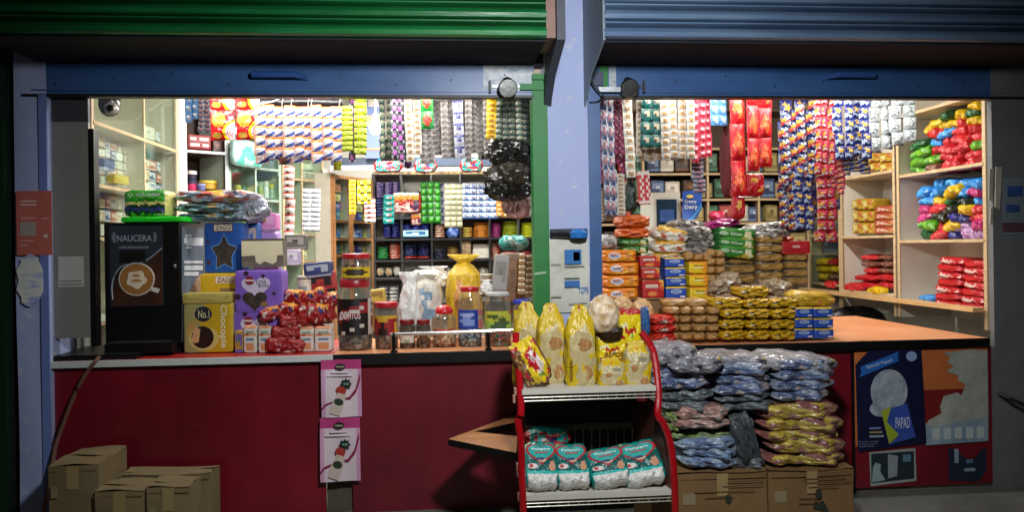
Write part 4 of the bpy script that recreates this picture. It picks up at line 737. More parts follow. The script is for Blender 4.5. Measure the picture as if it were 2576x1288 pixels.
heap = [(672, 852, 716, 888), (712, 856, 752, 887), (684, 826, 722, 856), (720, 826, 752, 858), (700, 797, 740, 828), (735, 795, 772, 826), (660, 778, 705, 806), (704, 768, 742, 800), (738, 770, 774, 800), (768, 768, 808, 815), (800, 772, 840, 812), (718, 735, 760, 770), (758, 738, 800, 772), (790, 728, 826, 766), (812, 742, 842, 772), (776, 812, 812, 826)]
heap = [(a-4, b-5, c_+5, d_+1) for a, b, c_, d_ in heap]
for i, q in enumerate(heap): put(kr2 if i > 5 else kr, 'red_pouch', q, .1+.025*(i//3)+.01*(i % 3), .09, 'glossy red snack pouch, %s in the heap beside the black jar' % (ORD+['', ''])[i+1] if i < 16 else '', 'pouch', 'red pouches heaped on the counter', tilt=R(rnd.uniform(-24, 24)), rot=R(rnd.uniform(-22, 22)))
# ------------------------------------------------------------------ jars
def jar(r, label, lidc, cont, lab=None, y=None, neck=.72, lidh=.1, sh=.82, fill=.4, square=False, z=ZC+.001, labz=(.2, .6), cap_dome=False, words=(), bodym=None, n=22):
    if y is None: y = atz((r[0]+r[2])/2, r[3], ZC).y
    c, w, h, a_ = rect(r, y); c.z = z; rr = w/2*.97; yc = y+rr; t = thing('candy_jar', label, 'jar', (c.x, yc, z), 'lidded jars along the counter'); o = (c.x, yc, z); hl = h*(1-lidh)
    MB().lathe([(rr*.85, 0), (rr*.97, h*.02), (rr, h*.06), (rr, h*sh*.9), (rr*.93, h*sh), (rr*neck, hl*.98), (rr*neck, hl)], o, bodym or JAR, n).build('body', t)
    lm = M(lidc, .35, .05); rl_ = rr*neck*1.08
    q = [(0, hl-.002), (rl_, hl-.001), (rl_*1.03, hl+h*lidh*.3), (rl_, h*.985), (rl_*.94, h), (0, h)] if not cap_dome else [(0, hl-.002), (rl_, hl-.001), (rl_*1.05, hl+h*lidh*.3), (rl_*.9, hl+h*lidh*.65), (rl_*.5, h*.99), (0, h)]
    mb = MB(); mb.lathe(q, o, lm, n)
    for k in range(0): pass
    mb.build('lid', t)
    if cont:
        mb = MB(); q = random.Random(len(label)); ms = [M(x, .3, .3) for x in cont]; k1, k2 = 24, 9
        mb.grid(lambda u, v: Vector((c.x+rr*.93*(1+.03*math.sin(40*u+9*v*3))*math.cos(6.2832*u), yc+rr*.93*(1+.03*math.sin(31*u+25*v))*math.sin(6.2832*u), z+h*(.015+(fill-.015)*v)+.006*math.sin(50*u+v*30))), k1, k2, lambda i, j: q.choice(ms))
        mb.grid(lambda u, v: Vector((c.x+rr*.93*v*math.cos(6.2832*u), yc+rr*.93*v*math.sin(6.2832*u), z+h*fill+.012*math.sin(17*u+v*9))), 18, 3, lambda i, j: q.choice(ms)); mb.build('sweets', t)
    if lab:
        rows = lab[0].split('/'); pm = {k: M(v, .45, 0) for k, v in lab[1].items()}; a0, a1 = lab[2] if len(lab) > 2 else (-2.6, -.55); nr, nc = len(rows), len(rows[0])
        mb = MB(); mb.grid(lambda u, v: Vector((c.x+rr*1.012*math.cos(a0+(a1-a0)*u), yc+rr*1.012*math.sin(a0+(a1-a0)*u), z+h*(labz[0]+(labz[1]-labz[0])*v))), nc*2, nr, lambda i, j: pm[rows[nr-1-j][i//2]])
        lo = mb.build('label', t)
        for (s, x0, x1, z0, z1, hh) in words: wb = MB(); wb.text(s, c.x+w*x0, c.x+w*x1, z+h*z0, z+h*z1, yc-rr*1.03, M(hh, .5, 0)); wb.build('lettering', lo)
    return t
jar((842, 702, 934, 884), 'large jar of dark sweets with a slanted black label', 'a01c28', ['14100e', '2a2420', '4a4038', '0c0c0c', '7a7268'], ('kkkkkkkkww/kkkkkkrrwb/kkkkrrwrww/kkrrwwrrwb/rrwwrrkkww/rwrrkkkkwr/rrkkkkkkwr/kkkkkkwkwr/kkkkwkkkww/kkwkkkkkww', {'k': '141012', 'r': '8a1c22', 'w': 'c2b8ac', 'b': '4a4a80'}, (-2.9, -.1)), labz=(.22, .72), fill=.24, neck=.8, lidh=.12, words=(('COFITOS', -.36, .2, .44, .55, 'd8ccc4'),))
jar((852, 637, 930, 706), 'upper red lidded jar with a yellow label', 'b0141c', ['a02020', 'b8a888', '8a1a1c'], ('yyyyyyyy/yykkkkyy/ykkkkkky/yykkkkyy/yyyyyyyy', {'y': 'd0b01a', 'k': '3a3018'}, (-2.8, -.3)), y=.14, z=hit(890, 707, .14).z, labz=(.12, .5), fill=.55, neck=.85, lidh=.2)
jar((938, 762, 1001, 880), 'jar with a flat red lid and a red toffee label', 'b01c24', ['6a4a30', 'a08060', '3a2a20', '8a2020'], ('yyyyyyyy/rryyyrrr/rrrkrrry/rrrkrrry/rrkkkrry/rrkkkrry', {'r': '94181c', 'y': 'c9a030', 'k': '2a1410'}, (-2.9, -.5)), labz=(.3, .72), fill=.3, neck=.92, lidh=.11)
jar((1002, 806, 1044, 878), 'small dark pickle jar with a white label', '7a1a1c', ['3a2a18', '4a3418', '2a1c10'], ('wwwwww/wwwwww/wwggww', {'w': 'c8c2b0', 'g': '8a947a'}), labz=(.2, .55), fill=.75, neck=.85, lidh=.16)
jar((1046, 806, 1083, 877), 'small dark pickle jar with a brown fruit label', '7a1a1c', ['3a2a18', '4a3418', '2a1c10'], ('wwwwww/wbbbbw/bbbbbb', {'w': 'b8a890', 'b': '5a3a20'}), labz=(.25, .6), fill=.75, neck=.85, lidh=.16)
jar((1085, 770, 1149, 875), 'round jar with a domed red lid, half full of wafers', 'c01c22', ['b04a2a', 'c9b498', '8a2a1c', 'a88a5a', 'd8c8a8'], ('rrrrrr/oorroo', {'r': 'b0402a', 'o': 'c96a3a'}), labz=(.34, .44), fill=.36, neck=.66, lidh=.2, cap_dome=True, sh=.72)
jar((1151, 723, 1214, 874), 'tall jar with a red lid and a deep blue label', 'b01a20', ['1c2a3a', '4a6a80', '7aa0b8', '14202a', 'a8b8c0'], ('bbbbbbpp/bwwwwbpp/bbwwbbgg/bwwwwbpp/bbwwwbpp/bbbbbbpp', {'b': '1f3a94', 'w': '7a8ec8', 'p': 'b86a7a', 'g': '94a090'}, (-2.9, -.2)), labz=(.3, .62), fill=.28, neck=.72, lidh=.08, words=(('CHOCO', -.28, .1, .5, .56, 'c8d0e8'),))
jar((1218, 738, 1290, 873), 'wide clear jar with a lime mint label and silver lid', 'b0b0ac', ['a0281c', '1c6a24', 'c03a24', '2a2a2a'], ('yyyyyyyr/ykkkyyyy/yyyykkyy/lllgkkgl/llggggll', {'y': 'b8b83a', 'l': '94b84a', 'r': 'b8402a', 'k': '4a5a2a', 'g': '3a5a3a'}, (-2.8, -.4)), labz=(.34, .66), fill=.22, neck=.8, lidh=.06, words=(('MINTY', -.2, .2, .5, .57, '3a4a1c'),))
jar((1290, 745, 1338, 850), 'jar with a blue lid behind the yellow bread bags', '2a3aa0', ['b8a05a', 'a8842a'], ('yyyyyy/ykkyyy/llllll', {'y': 'c9b41c', 'k': '4a4a1c', 'l': '5a9a3a'}), y=.4, labz=(.2, .75), fill=.5, neck=.85, lidh=.1)
jar((742, 694, 786, 742), 'frosted cream canister behind the red pouches', 'd8d0b8', ['c8c0ac', 'b8b09c'], ('wwwwww/wgggww', {'w': 'cfc8b4', 'g': '8a9494'}), y=.34, z=hit(764, 742, .34).z, labz=(.1, .8), fill=.8, neck=.95, lidh=.12)
put(boxk('tin_box', 'a01c1c', '1c1414', 'b8342a'), 'tin_box', (772, 684, 846, 738), .36, .12, 'red and black tin box behind the red pouches', 'box', tilt=R(-8)); put(boxk('plastic_tub', '2a3060', 'a0a4b0', '3a4480'), 'plastic_tub', (764, 660, 836, 698), .34, .12, 'clear tub with navy contents on the red tin', 'tub', tilt=R(-6))
put(boxk('small_box', 'b89a2a', '8a6a2a'), 'small_box', (933, 728, 970, 764), .5, .08, 'yellow card box behind the red lidded toffee jar', 'box', tilt=R(-6))
# hooks: sacks and bags behind the rail
ks = ubag('grain_sack', [(0, .95, .9), (.05, 1, 1), (.6, 1, 1), (.8, .9, .9), (.88, .5, .5), (.94, .8, .7), (1, .5, .3)], 'd2cdbf', 'wwwwwwww/wwwwwwww/wwwwwwww/wbbbbbww/wwwwwwww/wwbbbwww/wbbbbbbw/wwbbbbww/wwwwwwww/wwwbbwww', {'w': 'd0cbbd', 'b': '7a94a8'}, .035, 1, sq=3)
put(ks, 'grain_sack', (1022, 682, 1112, 846), .42, .25, 'white printed grain sack with a loose top behind the pickle jars', 'sack')
ky_ = ubag('grain_sack', [(0, .92, .9), (.06, 1, 1), (.5, 1, 1), (.75, .9, .9), (.86, .5, .5), (.9, .28, .3), (.95, .6, .4), (1, .9, .3)], 'd8b030', 'yyyyyyyy/yyyyyyyy/yyyyyyyy/yyoyyyyy/yyoyyyyy/yyoyyyyy/yyoyyyyy/yyoyyyyy/yyoyyyyy/yyoyyyyy', {'y': 'd6ae2c', 'o': 'd0905a'}, .03, 1, sq=2.6)
put(ky_, 'grain_sack', (1122, 642, 1214, 838), .5, .26, 'tied yellow woven sack with an orange stripe', 'sack')
kwb = ubag('carrier_bag', [(0, .9, .9), (.1, 1, 1), (.45, 1, .9), (.7, .75, .7), (.85, .5, .4), (1, .9, .3)], 'd8d6d0', None, None, .09, 2, sq=2.3)
put(kwb, 'carrier_bag', (1000, 690, 1060, 850), .3, .14, 'crumpled clear white carrier bag behind the two pickle jars', 'plastic bag'); put(kwb, 'carrier_bag', (1050, 672, 1132, 720), .7, .2, 'white carrier bags bundled on the white grain sack', 'plastic bag'); put(kwb, 'carrier_bag', (1206, 706, 1240, 740), .5, .1, 'small white plastic bag against the leaning grey card', 'plastic bag')
put(boxk('display_card', '94908a', '7a766e', '66625c'), 'display_card', (1234, 640, 1272, 745), .55, .03, 'grey lettered card leaning by the brown carton', 'card', tilt=R(6))
put(boxk('carton', '6a4c2c', '7a5a38', '5a4026'), 'carton', (1262, 636, 1316, 760), .66, .2, 'brown open carton behind the blue lidded jar', 'carton')
kcup = upack('plastic_cup', 'wwww/tttt/tttt', {'w': 'd8c8a8', 't': 'a07a4a'}, 5, None, .01, 1)
for j in range(2):
    for i in range(7): put(kcup, 'plastic_cup', (1304+18*j-(3-i)*.6, 742-15*i-15+5*j, 1322+18*j, 742-15*i+5*j), .5, .06, 'tan snack cup, %s from the bottom in %s stack beside the green channel' % (ORD[i+1], ('inner', 'outer')[j]), 'cup', 'tan cups stacked by the green channel')
put(softk('diaper_bag', '2f827c', '8aaeaa'), 'diaper_bag', (1256, 592, 1334, 630), 1.6, .2, 'teal plastic diaper bag on the pile by the green channel', 'diaper pack')
put(boxk('grey_box', 'b0a894', '8a8270'), 'storage_tub', (1206, 690, 1242, 712), .9, .1, 'beige storage tub behind the grey leaning card', 'tub')
# crumpled black carrier bags hanging by the channel
def crumple(name, r, p, d, m, label, cat, seed, n=46, am=.42):
    c, w, h, a_ = rect(r, p); q = random.Random(seed); ph = [q.random()*6 for _ in range(9)]; mb = MB()
    def fn(u, v):
        a = 6.2832*u; t = math.pi*v; k = math.sin(t)**.8
        f = 1+am*(math.sin(3*a+ph[0]+4*v)*.5+.7*abs(math.sin(4*a+5*v+ph[1]))-.7*abs(math.sin(7*a-9*v+ph[2]))+.3*abs(math.sin(17*v+11*a+ph[3])))
        return Vector((c.x+w*.46*k*f*math.cos(a), c.y+d/2+d*.46*k*f*math.sin(a), c.z+h*(.5-.5*math.cos(t))*(1+.0)+h*.03*math.sin(7*a+ph[4])))
    mb.grid(fn, n, n, m); return tag(mb.build(name, angle=32), label, cat)
BAGB = M('1a1815', .2, .3, scale=14)
crumple('carrier_bag', (1236, 345, 1340, 425), .22, .18, BAGB, 'upper bunch of crumpled black carrier bags hanging by the green channel', 'plastic bag', 3); crumple('carrier_bag', (1232, 400, 1352, 470), .2, .2, M('383228', .25, .3, scale=14), 'middle brownish black bunch of hanging carrier bags', 'plastic bag', 5); crumple('carrier_bag', (1228, 445, 1330, 505), .22, .16, BAGB, 'lowest bunch of black carrier bags, above the pink plastic', 'plastic bag', 8)
crumple('carrier_bag', (1272, 486, 1336, 548), .5, .15, M('b08a80', .25, .7, scale=12), 'crumpled pink plastic bag under the black carrier bags', 'plastic bag', 12)
# ================================================================== INTERIOR SHELVES
SHW = M('d4cdbf', .6, .04, vary=.08); EDGE = MX('shelf_edge', '9c8460', 'c9b088', 8, .3, .7, .6, .1, (1, 1, 6)); DKB = M('7d7a74', .7, .04)
# right wall, nearest unit
z1, z2, z3, z4 = zz(2365, 425, PR), zz(2365, 603, PR), zz(2365, 768, PR), zz(2365, 262, PR)
unit('wall_shelf', 'open white shelf unit with wooden edges beside the grey wall', 2262, 2478, PR, .42, ZC+.0, 2.8, (z3, z2, z1, z4), (), SHW, EDGE)
PS_ = PR.off(.03)
mixA = [softk('snack_packet', a, b) for a, b in (('b41c22', 'c8383a'), ('b01a20', 'a82028'), ('c42a2c', '9c161c'))]; kY = softk('snack_packet', 'd0ac14', 'b8901c'); kG = softk('snack_packet', '4a8a1c', '6aa02a'); kB = softk('snack_packet', '2a7ac0', '4a9ad8'); kDG = softk('snack_packet', '144a24', '1c5a2a'); kM = softk('snack_packet', 'a82060', 'c04a80'); kN = softk('snack_packet', '24286a', '34388a'); kP = softk('snack_packet', 'b894b8', 'a06a9a'); kBR = softk('snack_packet', '6a4030', '8a5a48'); kK = softk('snack_packet', '1c2418', '2a3424')
COLN = {id(kY): 'yellow', id(kG): 'lime green', id(kB): 'bright blue', id(kDG): 'dark green', id(kM): 'magenta', id(kN): 'navy', id(kP): 'lilac', id(kBR): 'brown', id(kK): 'black green'}
def pile(items, p, d, where, y_bot, rowh, x0, wcell, group):
    cnt = {}
    for r, row in enumerate(items):
        for c_, u in enumerate(row):
            if u is None: continue
            col = COLN.get(id(u), 'red'); k = (col); cnt[k] = cnt.get(k, 0)+1
            sl = .085*(x0+wcell*c_-2290)*(-1 if y_bot < 500 else (0 if y_bot < 620 else 1.0))
            xx = x0+wcell*c_+rnd.uniform(-3, 3); yy = y_bot-rowh*r+sl*1.4
            put(u, 'snack_packet', (xx-wcell*rnd.uniform(.0, .2), yy-rowh*rnd.uniform(1.2, 1.65), xx+wcell*rnd.uniform(.95, 1.25), yy), p.off(rnd.uniform(-.02, .05)), d, '%s snack packet %s, %s row up, %s in its row' % (col, where, ORD[r+1], ORD[c_+1]), 'packet', group, tilt=R(rnd.uniform(-15, 15)), rot=R(rnd.uniform(-16, 16)))
A, B, C = mixA
pile([[kG, kBR, A, B, A], [kG, kG, B, A, C], [kG, C, A, B, kG], [kDG, kB, A, C, A], [None, A, kB, A, B], [None, kY, kY, A, kY], [None, None, kDG, kY, kDG], [None, None, None, None, kY]], PS_, .26, 'on the topmost near shelf', 440, 21, 2284, 35, 'packets heaped on the topmost near shelf')
pile([[kDG, A, kN, kP, kP], [kG, A, kY, kP, kM], [kM, kK, kN, kN, A], [kM, A, kK, kY, A], [kB, kY, kDG, kK, kB], [kB, kB, kY, kB, kM], [None, kB, kB, kB, kB]], PS_, .26, 'on the middle near shelf', 604, 21, 2303, 32, 'packets heaped on the middle near shelf')
kRB = flatk('wafer_packet', 'b01820', 'd8b8b0'); kRB2 = flatk('wafer_packet', 'a8141c', 'c4282c')
for i in range(7):
    for j in range(2):
        x = 2350+64*j-(6 if i < 3 else 0); y = 775+(8*j)-18*i
        if i == 6 and j == 0: x += 6
        put((kRB, kRB2)[(i+j) % 2], 'wafer_packet', (x, y-20, x+66, y), PS_.off(.02*j), .2, 'red and white wafer packet on the lowest near shelf, %s up in %s stack' % (ORD[i+1], ('far', 'near')[j]), 'packet', 'red wafer packets stacked on the lowest near shelf', tilt=R(rnd.uniform(-2, 5)))
put(kB, 'snack_packet', (2300, 742, 2346, 758), PS_, .16, 'flat blue packet alone beside the red wafer packets', 'packet')
# second unit and the dark one behind it
zb = zz(2185, 735, PR)
unit('wall_shelf', 'narrow white shelf unit between the dark cabinet and the near unit', 2118, 2250, PR, .4, ZC, 2.8, (zb, zz(2185, 593, PR), zz(2185, 437, PR)), (), SHW, EDGE)
unit('glass_cabinet', 'dim glass cabinet with yellow packets at the far end of the side wall', 2034, 2112, PR, .4, ZC, 2.8, (zz(2070, 712, PR), zz(2070, 590, PR), zz(2070, 470, PR)), (), M('8d8878', .6, .04), EDGE, glass=True)
P2 = PR.off(.06)
kyo = upack('noodle_box', 'yyyyoo/yllyoo/yllyyo/yyrryy', {'y': 'a88a24', 'o': 'a8642a', 'l': 'c8b878', 'r': '8a3a1c'}, 8, None, .02, 1); koo = upack('noodle_box', 'rrrrrr/rwwwro/rrrroo', {'r': 'a04a30', 'w': 'c8a898', 'o': 'b07a48'}, 10, None, .015, 1)
stackfill(kyo, 'noodle_box', (2140, 500, 2192, 590), P2, 3, 2, .2, 'yellow noodle box', 'box', 'on the second unit'); stackfill(koo, 'noodle_box', (2195, 518, 2244, 588), P2.off(.02), 4, 1, .2, 'orange box', 'box', 'on the second unit')
stackfill(kyo, 'snack_box', (2148, 386, 2240, 432), P2, 2, 3, .2, 'amber box', 'box', 'above the yellow noodle boxes')
stackfill([A, B], 'sweet_packet', (2142, 690, 2244, 728), P2, 2, 2, .2, 'red sweet packet', 'packet', 'on the long plank'); stackfill([A, kBR], 'sweet_packet', (2160, 640, 2244, 690), P2.off(.04), 3, 2, .2, 'red sweet packet', 'packet', 'heaped above the plank')
for i, (r, u, n_) in enumerate((((2062, 706, 2102, 726), A, 'red wrapped sweet roll lying on the far plank end'), ((2118, 712, 2160, 735), A, 'red wrapped sweet roll lying on the plank middle'), ((2176, 722, 2216, 744), kY, 'small yellow packet lying on the plank edge'))): put(u, 'sweet_packet', r, PR.off(-.02), .1, n_, 'packet')
stackfill([kY, A, kBR], 'snack_packet', (2046, 650, 2104, 706), P2, 3, 2, .2, 'yellow and red packet', 'packet', 'in the dim cabinet')
pk = MB(); a, b = hit(2034, 715, PR), hit(2482, 790, PR)
o = Vector((XR, 0, 0)); ww = (b-a).dot(PR.u); mt = Matrix.Translation(Vector((a.x, a.y, 0))) @ Matrix.Rotation(PR.ang, 4, 'Z')
pk.box(-.02, ww, -.1, -.021, zz(2250, 748, PR)-.03, zz(2250, 748, PR), WOOD, mt); q = tag(pk.build('plank'), 'long wooden plank running under the side wall shelves', 'plank')
mb = MB(); c = hit(2268, 752, PR.off(-.1)); 
crumple('sack', (2130, 775, 2215, 842), PR.off(.1), .25, BLACK, 'black sack in the dark gap beneath the plank', 'sack', 21, am=.12)
# left glass cabinet
zA, zB_, zC_ = zz(350, 345, PLF), zz(350, 482, PLF), zz(350, 600, PLF)
unit('glass_cabinet', 'bright glass display cabinet of cream boxes behind the vending machine', 236, 446, PLF, .42, ZC-.2, 2.8, (zA, zB_, zC_, 1.1), (.55,), M('ddd6c6', .6, .04, vary=.06), MX('cabinet_edge', 'b89a74', 'd2b894', 8, .3, .7, .6, .1), glass=True)
PLi = PLF.off(.12)
cw = [boxk('medicine_box', a, b, c_) for a, b, c_ in (('d0cab8', 'e0dccc', 'b0b0a0'), ('c8c0a8', 'd8d4c4', 'c08a5a'), ('d8d4c8', 'a8b0c0', '6a7a9a'), ('d0c8b4', 'c89a6a', 'd8d0c0'), ('ccc6b2', 'b8c0a0', '8a9a6a'), ('4a5a80', 'c8c8c8', '8a9ab8'), ('c08a5a', 'd8c8b0', 'a05a3a'), ('e0ddd4', 'e4e0d8', 'c0c0b8'), ('b05a4a', 'd8b8a8', 'e0d8d0'))]
def shelfrow(us, name, x0, x1, ytop0, ytop1, yb0, yb1, n, p, d, look, cat, where, layers=1):
    for l in range(layers):
        for i in range(n):
            f = (i+.5)/n; x = x0+(x1-x0)*f; hw = (x1-x0)/n*.47; yt = ytop0+(ytop1-ytop0)*f; yb = yb0+(yb1-yb0)*f; hh = (yb-yt)/layers; k = rnd.uniform(.72, 1.)
            put(us[(i*2+l*3+i//2) % len(us)], name, (x-hw, yb-hh*l-hh*k, x+hw, yb-hh*l), p, d*rnd.uniform(.8, 1.1), '%s %s, %s along%s' % (look, where, ORD[i+1], '' if layers == 1 else ', %s layer' % ORD[l+1]), cat, look+'s '+where, rot=R(rnd.uniform(-12, 12)))
shelfrow(cw, 'medicine_box', 250, 354, 344, 378, 462, 478, 7, PLi, .1, 'pale box', 'box', 'on the glazed upper shelf', 5); shelfrow(cw, 'medicine_box', 360, 442, 396, 415, 480, 492, 5, PLi, .12, 'pale box', 'box', 'on the glazed upper shelf far half', 3)
shelfrow(cw, 'medicine_box', 250, 354, 488, 498, 592, 597, 7, PLi, .1, 'cream box', 'box', 'on the glazed lower shelf', 3); shelfrow(cw, 'medicine_box', 362, 440, 312, 340, 345, 372, 3, PLi, .12, 'small white box', 'box', 'on the cabinet top shelf')
ky2 = boxk('soap_box', 'c8a81c', 'd8c04a'); put(ky2, 'soap_box', (288, 440, 326, 462), PLi.off(-.05), .1, 'yellow soap box among the pale boxes behind glass', 'box'); put(boxk('soap_box', '3a4a80', '6a7aa0'), 'soap_box', (262, 400, 290, 430), PLi.off(-.05), .1, 'blue soap box among the pale boxes behind glass', 'box')
t = thing('end_panel', 'bright white upright board ending the glass display cabinet', 'panel', hit(452, 620, PLF)); a, b = hit(446, 620, PLF), hit(464, 620, PLF); MB().box(a.x-.3, a.x+.03, a.y+.004, b.y+.0, .3, 2.8, M('e6e4de', .5, .02)).build('board', t)
# recess shelf
pa, pb = hit(466, 620, 2.2), hit(574, 620, 2.42); PREC = PL((pa.x, pa.y), math.atan2(pb.y-pa.y, pb.x-pa.x)); P3 = PREC.off(.02); unit('wall_shelf', 'dark open shelf recess beside the white end board', 468, 572, PREC, .45, ZC-.2, 2.8, (zz(515, 380, PREC), zz(515, 484, PREC)), (), M('5d4a40', .6, .05), M('9aa0a0', .4, .05, .3), cat='shelf')
kbr = boxk('brown_box', '5a1a14', '6d2a20', 'c0a8a0'); kbr2 = upack('tea_box', 'rrrrrrrr/rwwrwwwr/rrrrrrrr/rwwwrwwr/rrrrrrrr', {'r': '7a1418', 'w': 'c8b8b0'}, 14, None, .004, 1, mk=MK)
put(kbr2, 'tea_box', (471, 338, 532, 376), P3.off(.03), .2, 'maroon box with rows of white lettering on the recess shelf', 'box'); put(boxk('tea_box', '3a1c14', '4a2418', '8a4a40'), 'tea_box', (535, 352, 562, 384), P3.off(.03), .2, 'dark brown box next to the maroon lettered box', 'box')
def smalljar(r, p, body, lid, label, name='face_cream_jar'):
    c, w, h, an = rect(r, p); t = thing(name, label, 'jar', c); rr = w/2
    MB().lathe([(0, 0), (rr*.95, .002), (rr, h*.08), (rr, h*.62), (rr*.9, h*.68)], c, M(body, .35, .02), 18).build('body', t); MB().lathe([(rr*.9, h*.68), (rr*1.03, h*.7), (rr*1.03, h*.97), (rr*.9, h), (0, h)], c, M(lid, .3, .02), 18).build('lid', t)
smalljar((466, 430, 494, 460), P3.off(.12), '1c1c34', 'd0c8c0', 'navy jar with a white lid in the recess', 'cream_jar'); smalljar((466, 455, 494, 480), P3.off(.08), 'b02a5a', '2a2a44', 'pink jar in front of the navy jar'); smalljar((498, 455, 545, 478), P3.off(.14), 'a8842a', 'd0b03a', 'gold tin with a bright rim in the recess', 'gold_tin'); smalljar((494, 462, 516, 480), P3.off(.05), '5a6090', '8a8ab0', 'small blue tin between the pink jar and gold tin', 'blue_tin')
# teal glazed cabinet and pale cabinet along the diagonal
pa, pb = hit(578, 620, 2.45), hit(815, 620, 3.5); ang = math.atan2(pb.y-pa.y, pb.x-pa.x); PD = PL((pa.x, pa.y), ang)
unit('glass_cabinet', 'tall greenish glass cabinet with jars behind the hanging sachets', 580, 704, PD, .35, ZC-.3, 2.85, (zz(640, 420, PD), zz(640, 500, PD), zz(640, 580, PD)), (.5,), M('a8b8ac', .6, .03), M('8a9a8c', .5, .03), glass=True)
unit('glass_cabinet', 'pale glazed cabinet with wooden posts beside the white column', 716, 812, PD, .35, ZC-.3, 2.85, (zz(760, 450, PD), zz(760, 588, PD), zz(760, 655, PD)), (.45,), M('c8ccb4', .6, .03), EDGE, glass=True)
PDi = PD.off(.1); gj = ['7a9a84', 'a8b8a8', 'b0a83a', '4a7a70', '8a9a5a', 'c0c8c0']
for i in range(8):
    x = 592+14*i; smalljar((x, 470-rnd.randint(0, 14), x+12, 499), PDi, gj[i % 6], gj[(i+2) % 6], 'small bottle in the greenish cabinet middle row, %s along' % ORD[i+1], 'bottle'); smalljar((x, 550-rnd.randint(0, 14), x+12, 579), PDi, gj[(i+3) % 6], gj[(i+1) % 6], 'small bottle in the greenish cabinet lower row, %s along' % ORD[i+1], 'bottle')
kteal = upack('diaper_bag', 'wwwwww/wwttww/wttttw/ttwwtt', {'w': '8fb0a8', 't': '4a9a8c'}, 5, ('z', 'y'), .04, 1, fin=.6); put(kteal, 'diaper_bag', (590, 352, 664, 420), PD.off(-.12), .08, 'pale teal diaper bag leaning against the greenish cabinet', 'diaper pack')
shelfrow([boxk('soap_box', 'b8c0a0', 'd0d8b8'), boxk('soap_box', 'c8ccc0', 'a0a890')], 'soap_box', 722, 810, 400, 410, 448, 452, 6, PDi, .1, 'pale green box', 'box', 'behind the hanging strips', 2); shelfrow([boxk('soap_box', 'a85a40', 'd0b090'), boxk('soap_box', '5a4a90', 'c0b0c0'), boxk('soap_box', 'b8a040', 'd8d0b0')], 'soap_box', 722, 810, 600, 602, 652, 654, 5, PDi, .1, 'mixed soap box', 'box', 'on the low glazed shelf', 2)
shelfrow([boxk('soap_box', 'd0d0c8', 'b0b0a0'), boxk('soap_box', 'c8a898', 'e0d8d0')], 'soap_box', 722, 810, 535, 540, 586, 587, 4, PDi, .1, 'white soap box', 'box', 'on the middle glazed shelf', 2)
cw_ = thing('door_post', 'white painted wooden post between the pale and the brown glazed cabinets', 'post', hit(823, 640, 3.4)); a, b = hit(815, 620, 3.4), hit(832, 620, 3.4); MB().box(a.x, b.x, 3.4, 3.48, .4, 2.35, M('d8ccc4', .5, .04)).build('post', cw_)
pa, pb = hit(834, 620, 3.3), hit(938, 620, YB); PB = PL((pa.x, pa.y), math.atan2(pb.y-pa.y, pb.x-pa.x))
WB = MX('brown_wood', '8a5a34', 'b08050', 4, .3, .7, .5, .1, (1, 1, 8))
unit('glass_cabinet', 'brown wood framed glass cabinet left of the back shelves'.replace('left of', 'meeting'), 836, 936, PB, .3, ZC-.3, zz(885, 446, PB), (zz(885, 556, PB), zz(885, 600, PB), zz(885, 640, PB)), (.42,), M('b0a898', .6, .03), WB, glass=True, frame=WB)
PBi = PB.off(.08)
mixb = [boxk('detergent_box', a, b, c_) for a, b, c_ in (('1f6a9c', '4a9ac0', 'c0d0d8'), ('a8402a', 'd0a070', 'b83a2a'), ('b8a83a', 'd8d0a0', '8a7a2a'), ('2a3a8a', '6a7ab0', 'c8c8d8'))]
shelfrow(mixb, 'detergent_box', 840, 932, 458, 474, 553, 556, 5, PBi, .14, 'bright carton', 'box', 'in the brown glazed cabinet', 4); shelfrow(mixb, 'detergent_box', 840, 932, 565, 565, 598, 599, 5, PBi, .14, 'small carton', 'box', 'on the brown cabinet middle shelf', 1); shelfrow(mixb, 'detergent_box', 840, 932, 610, 612, 638, 639, 5, PBi, .14, 'small carton', 'box', 'on the brown cabinet low shelf', 1)
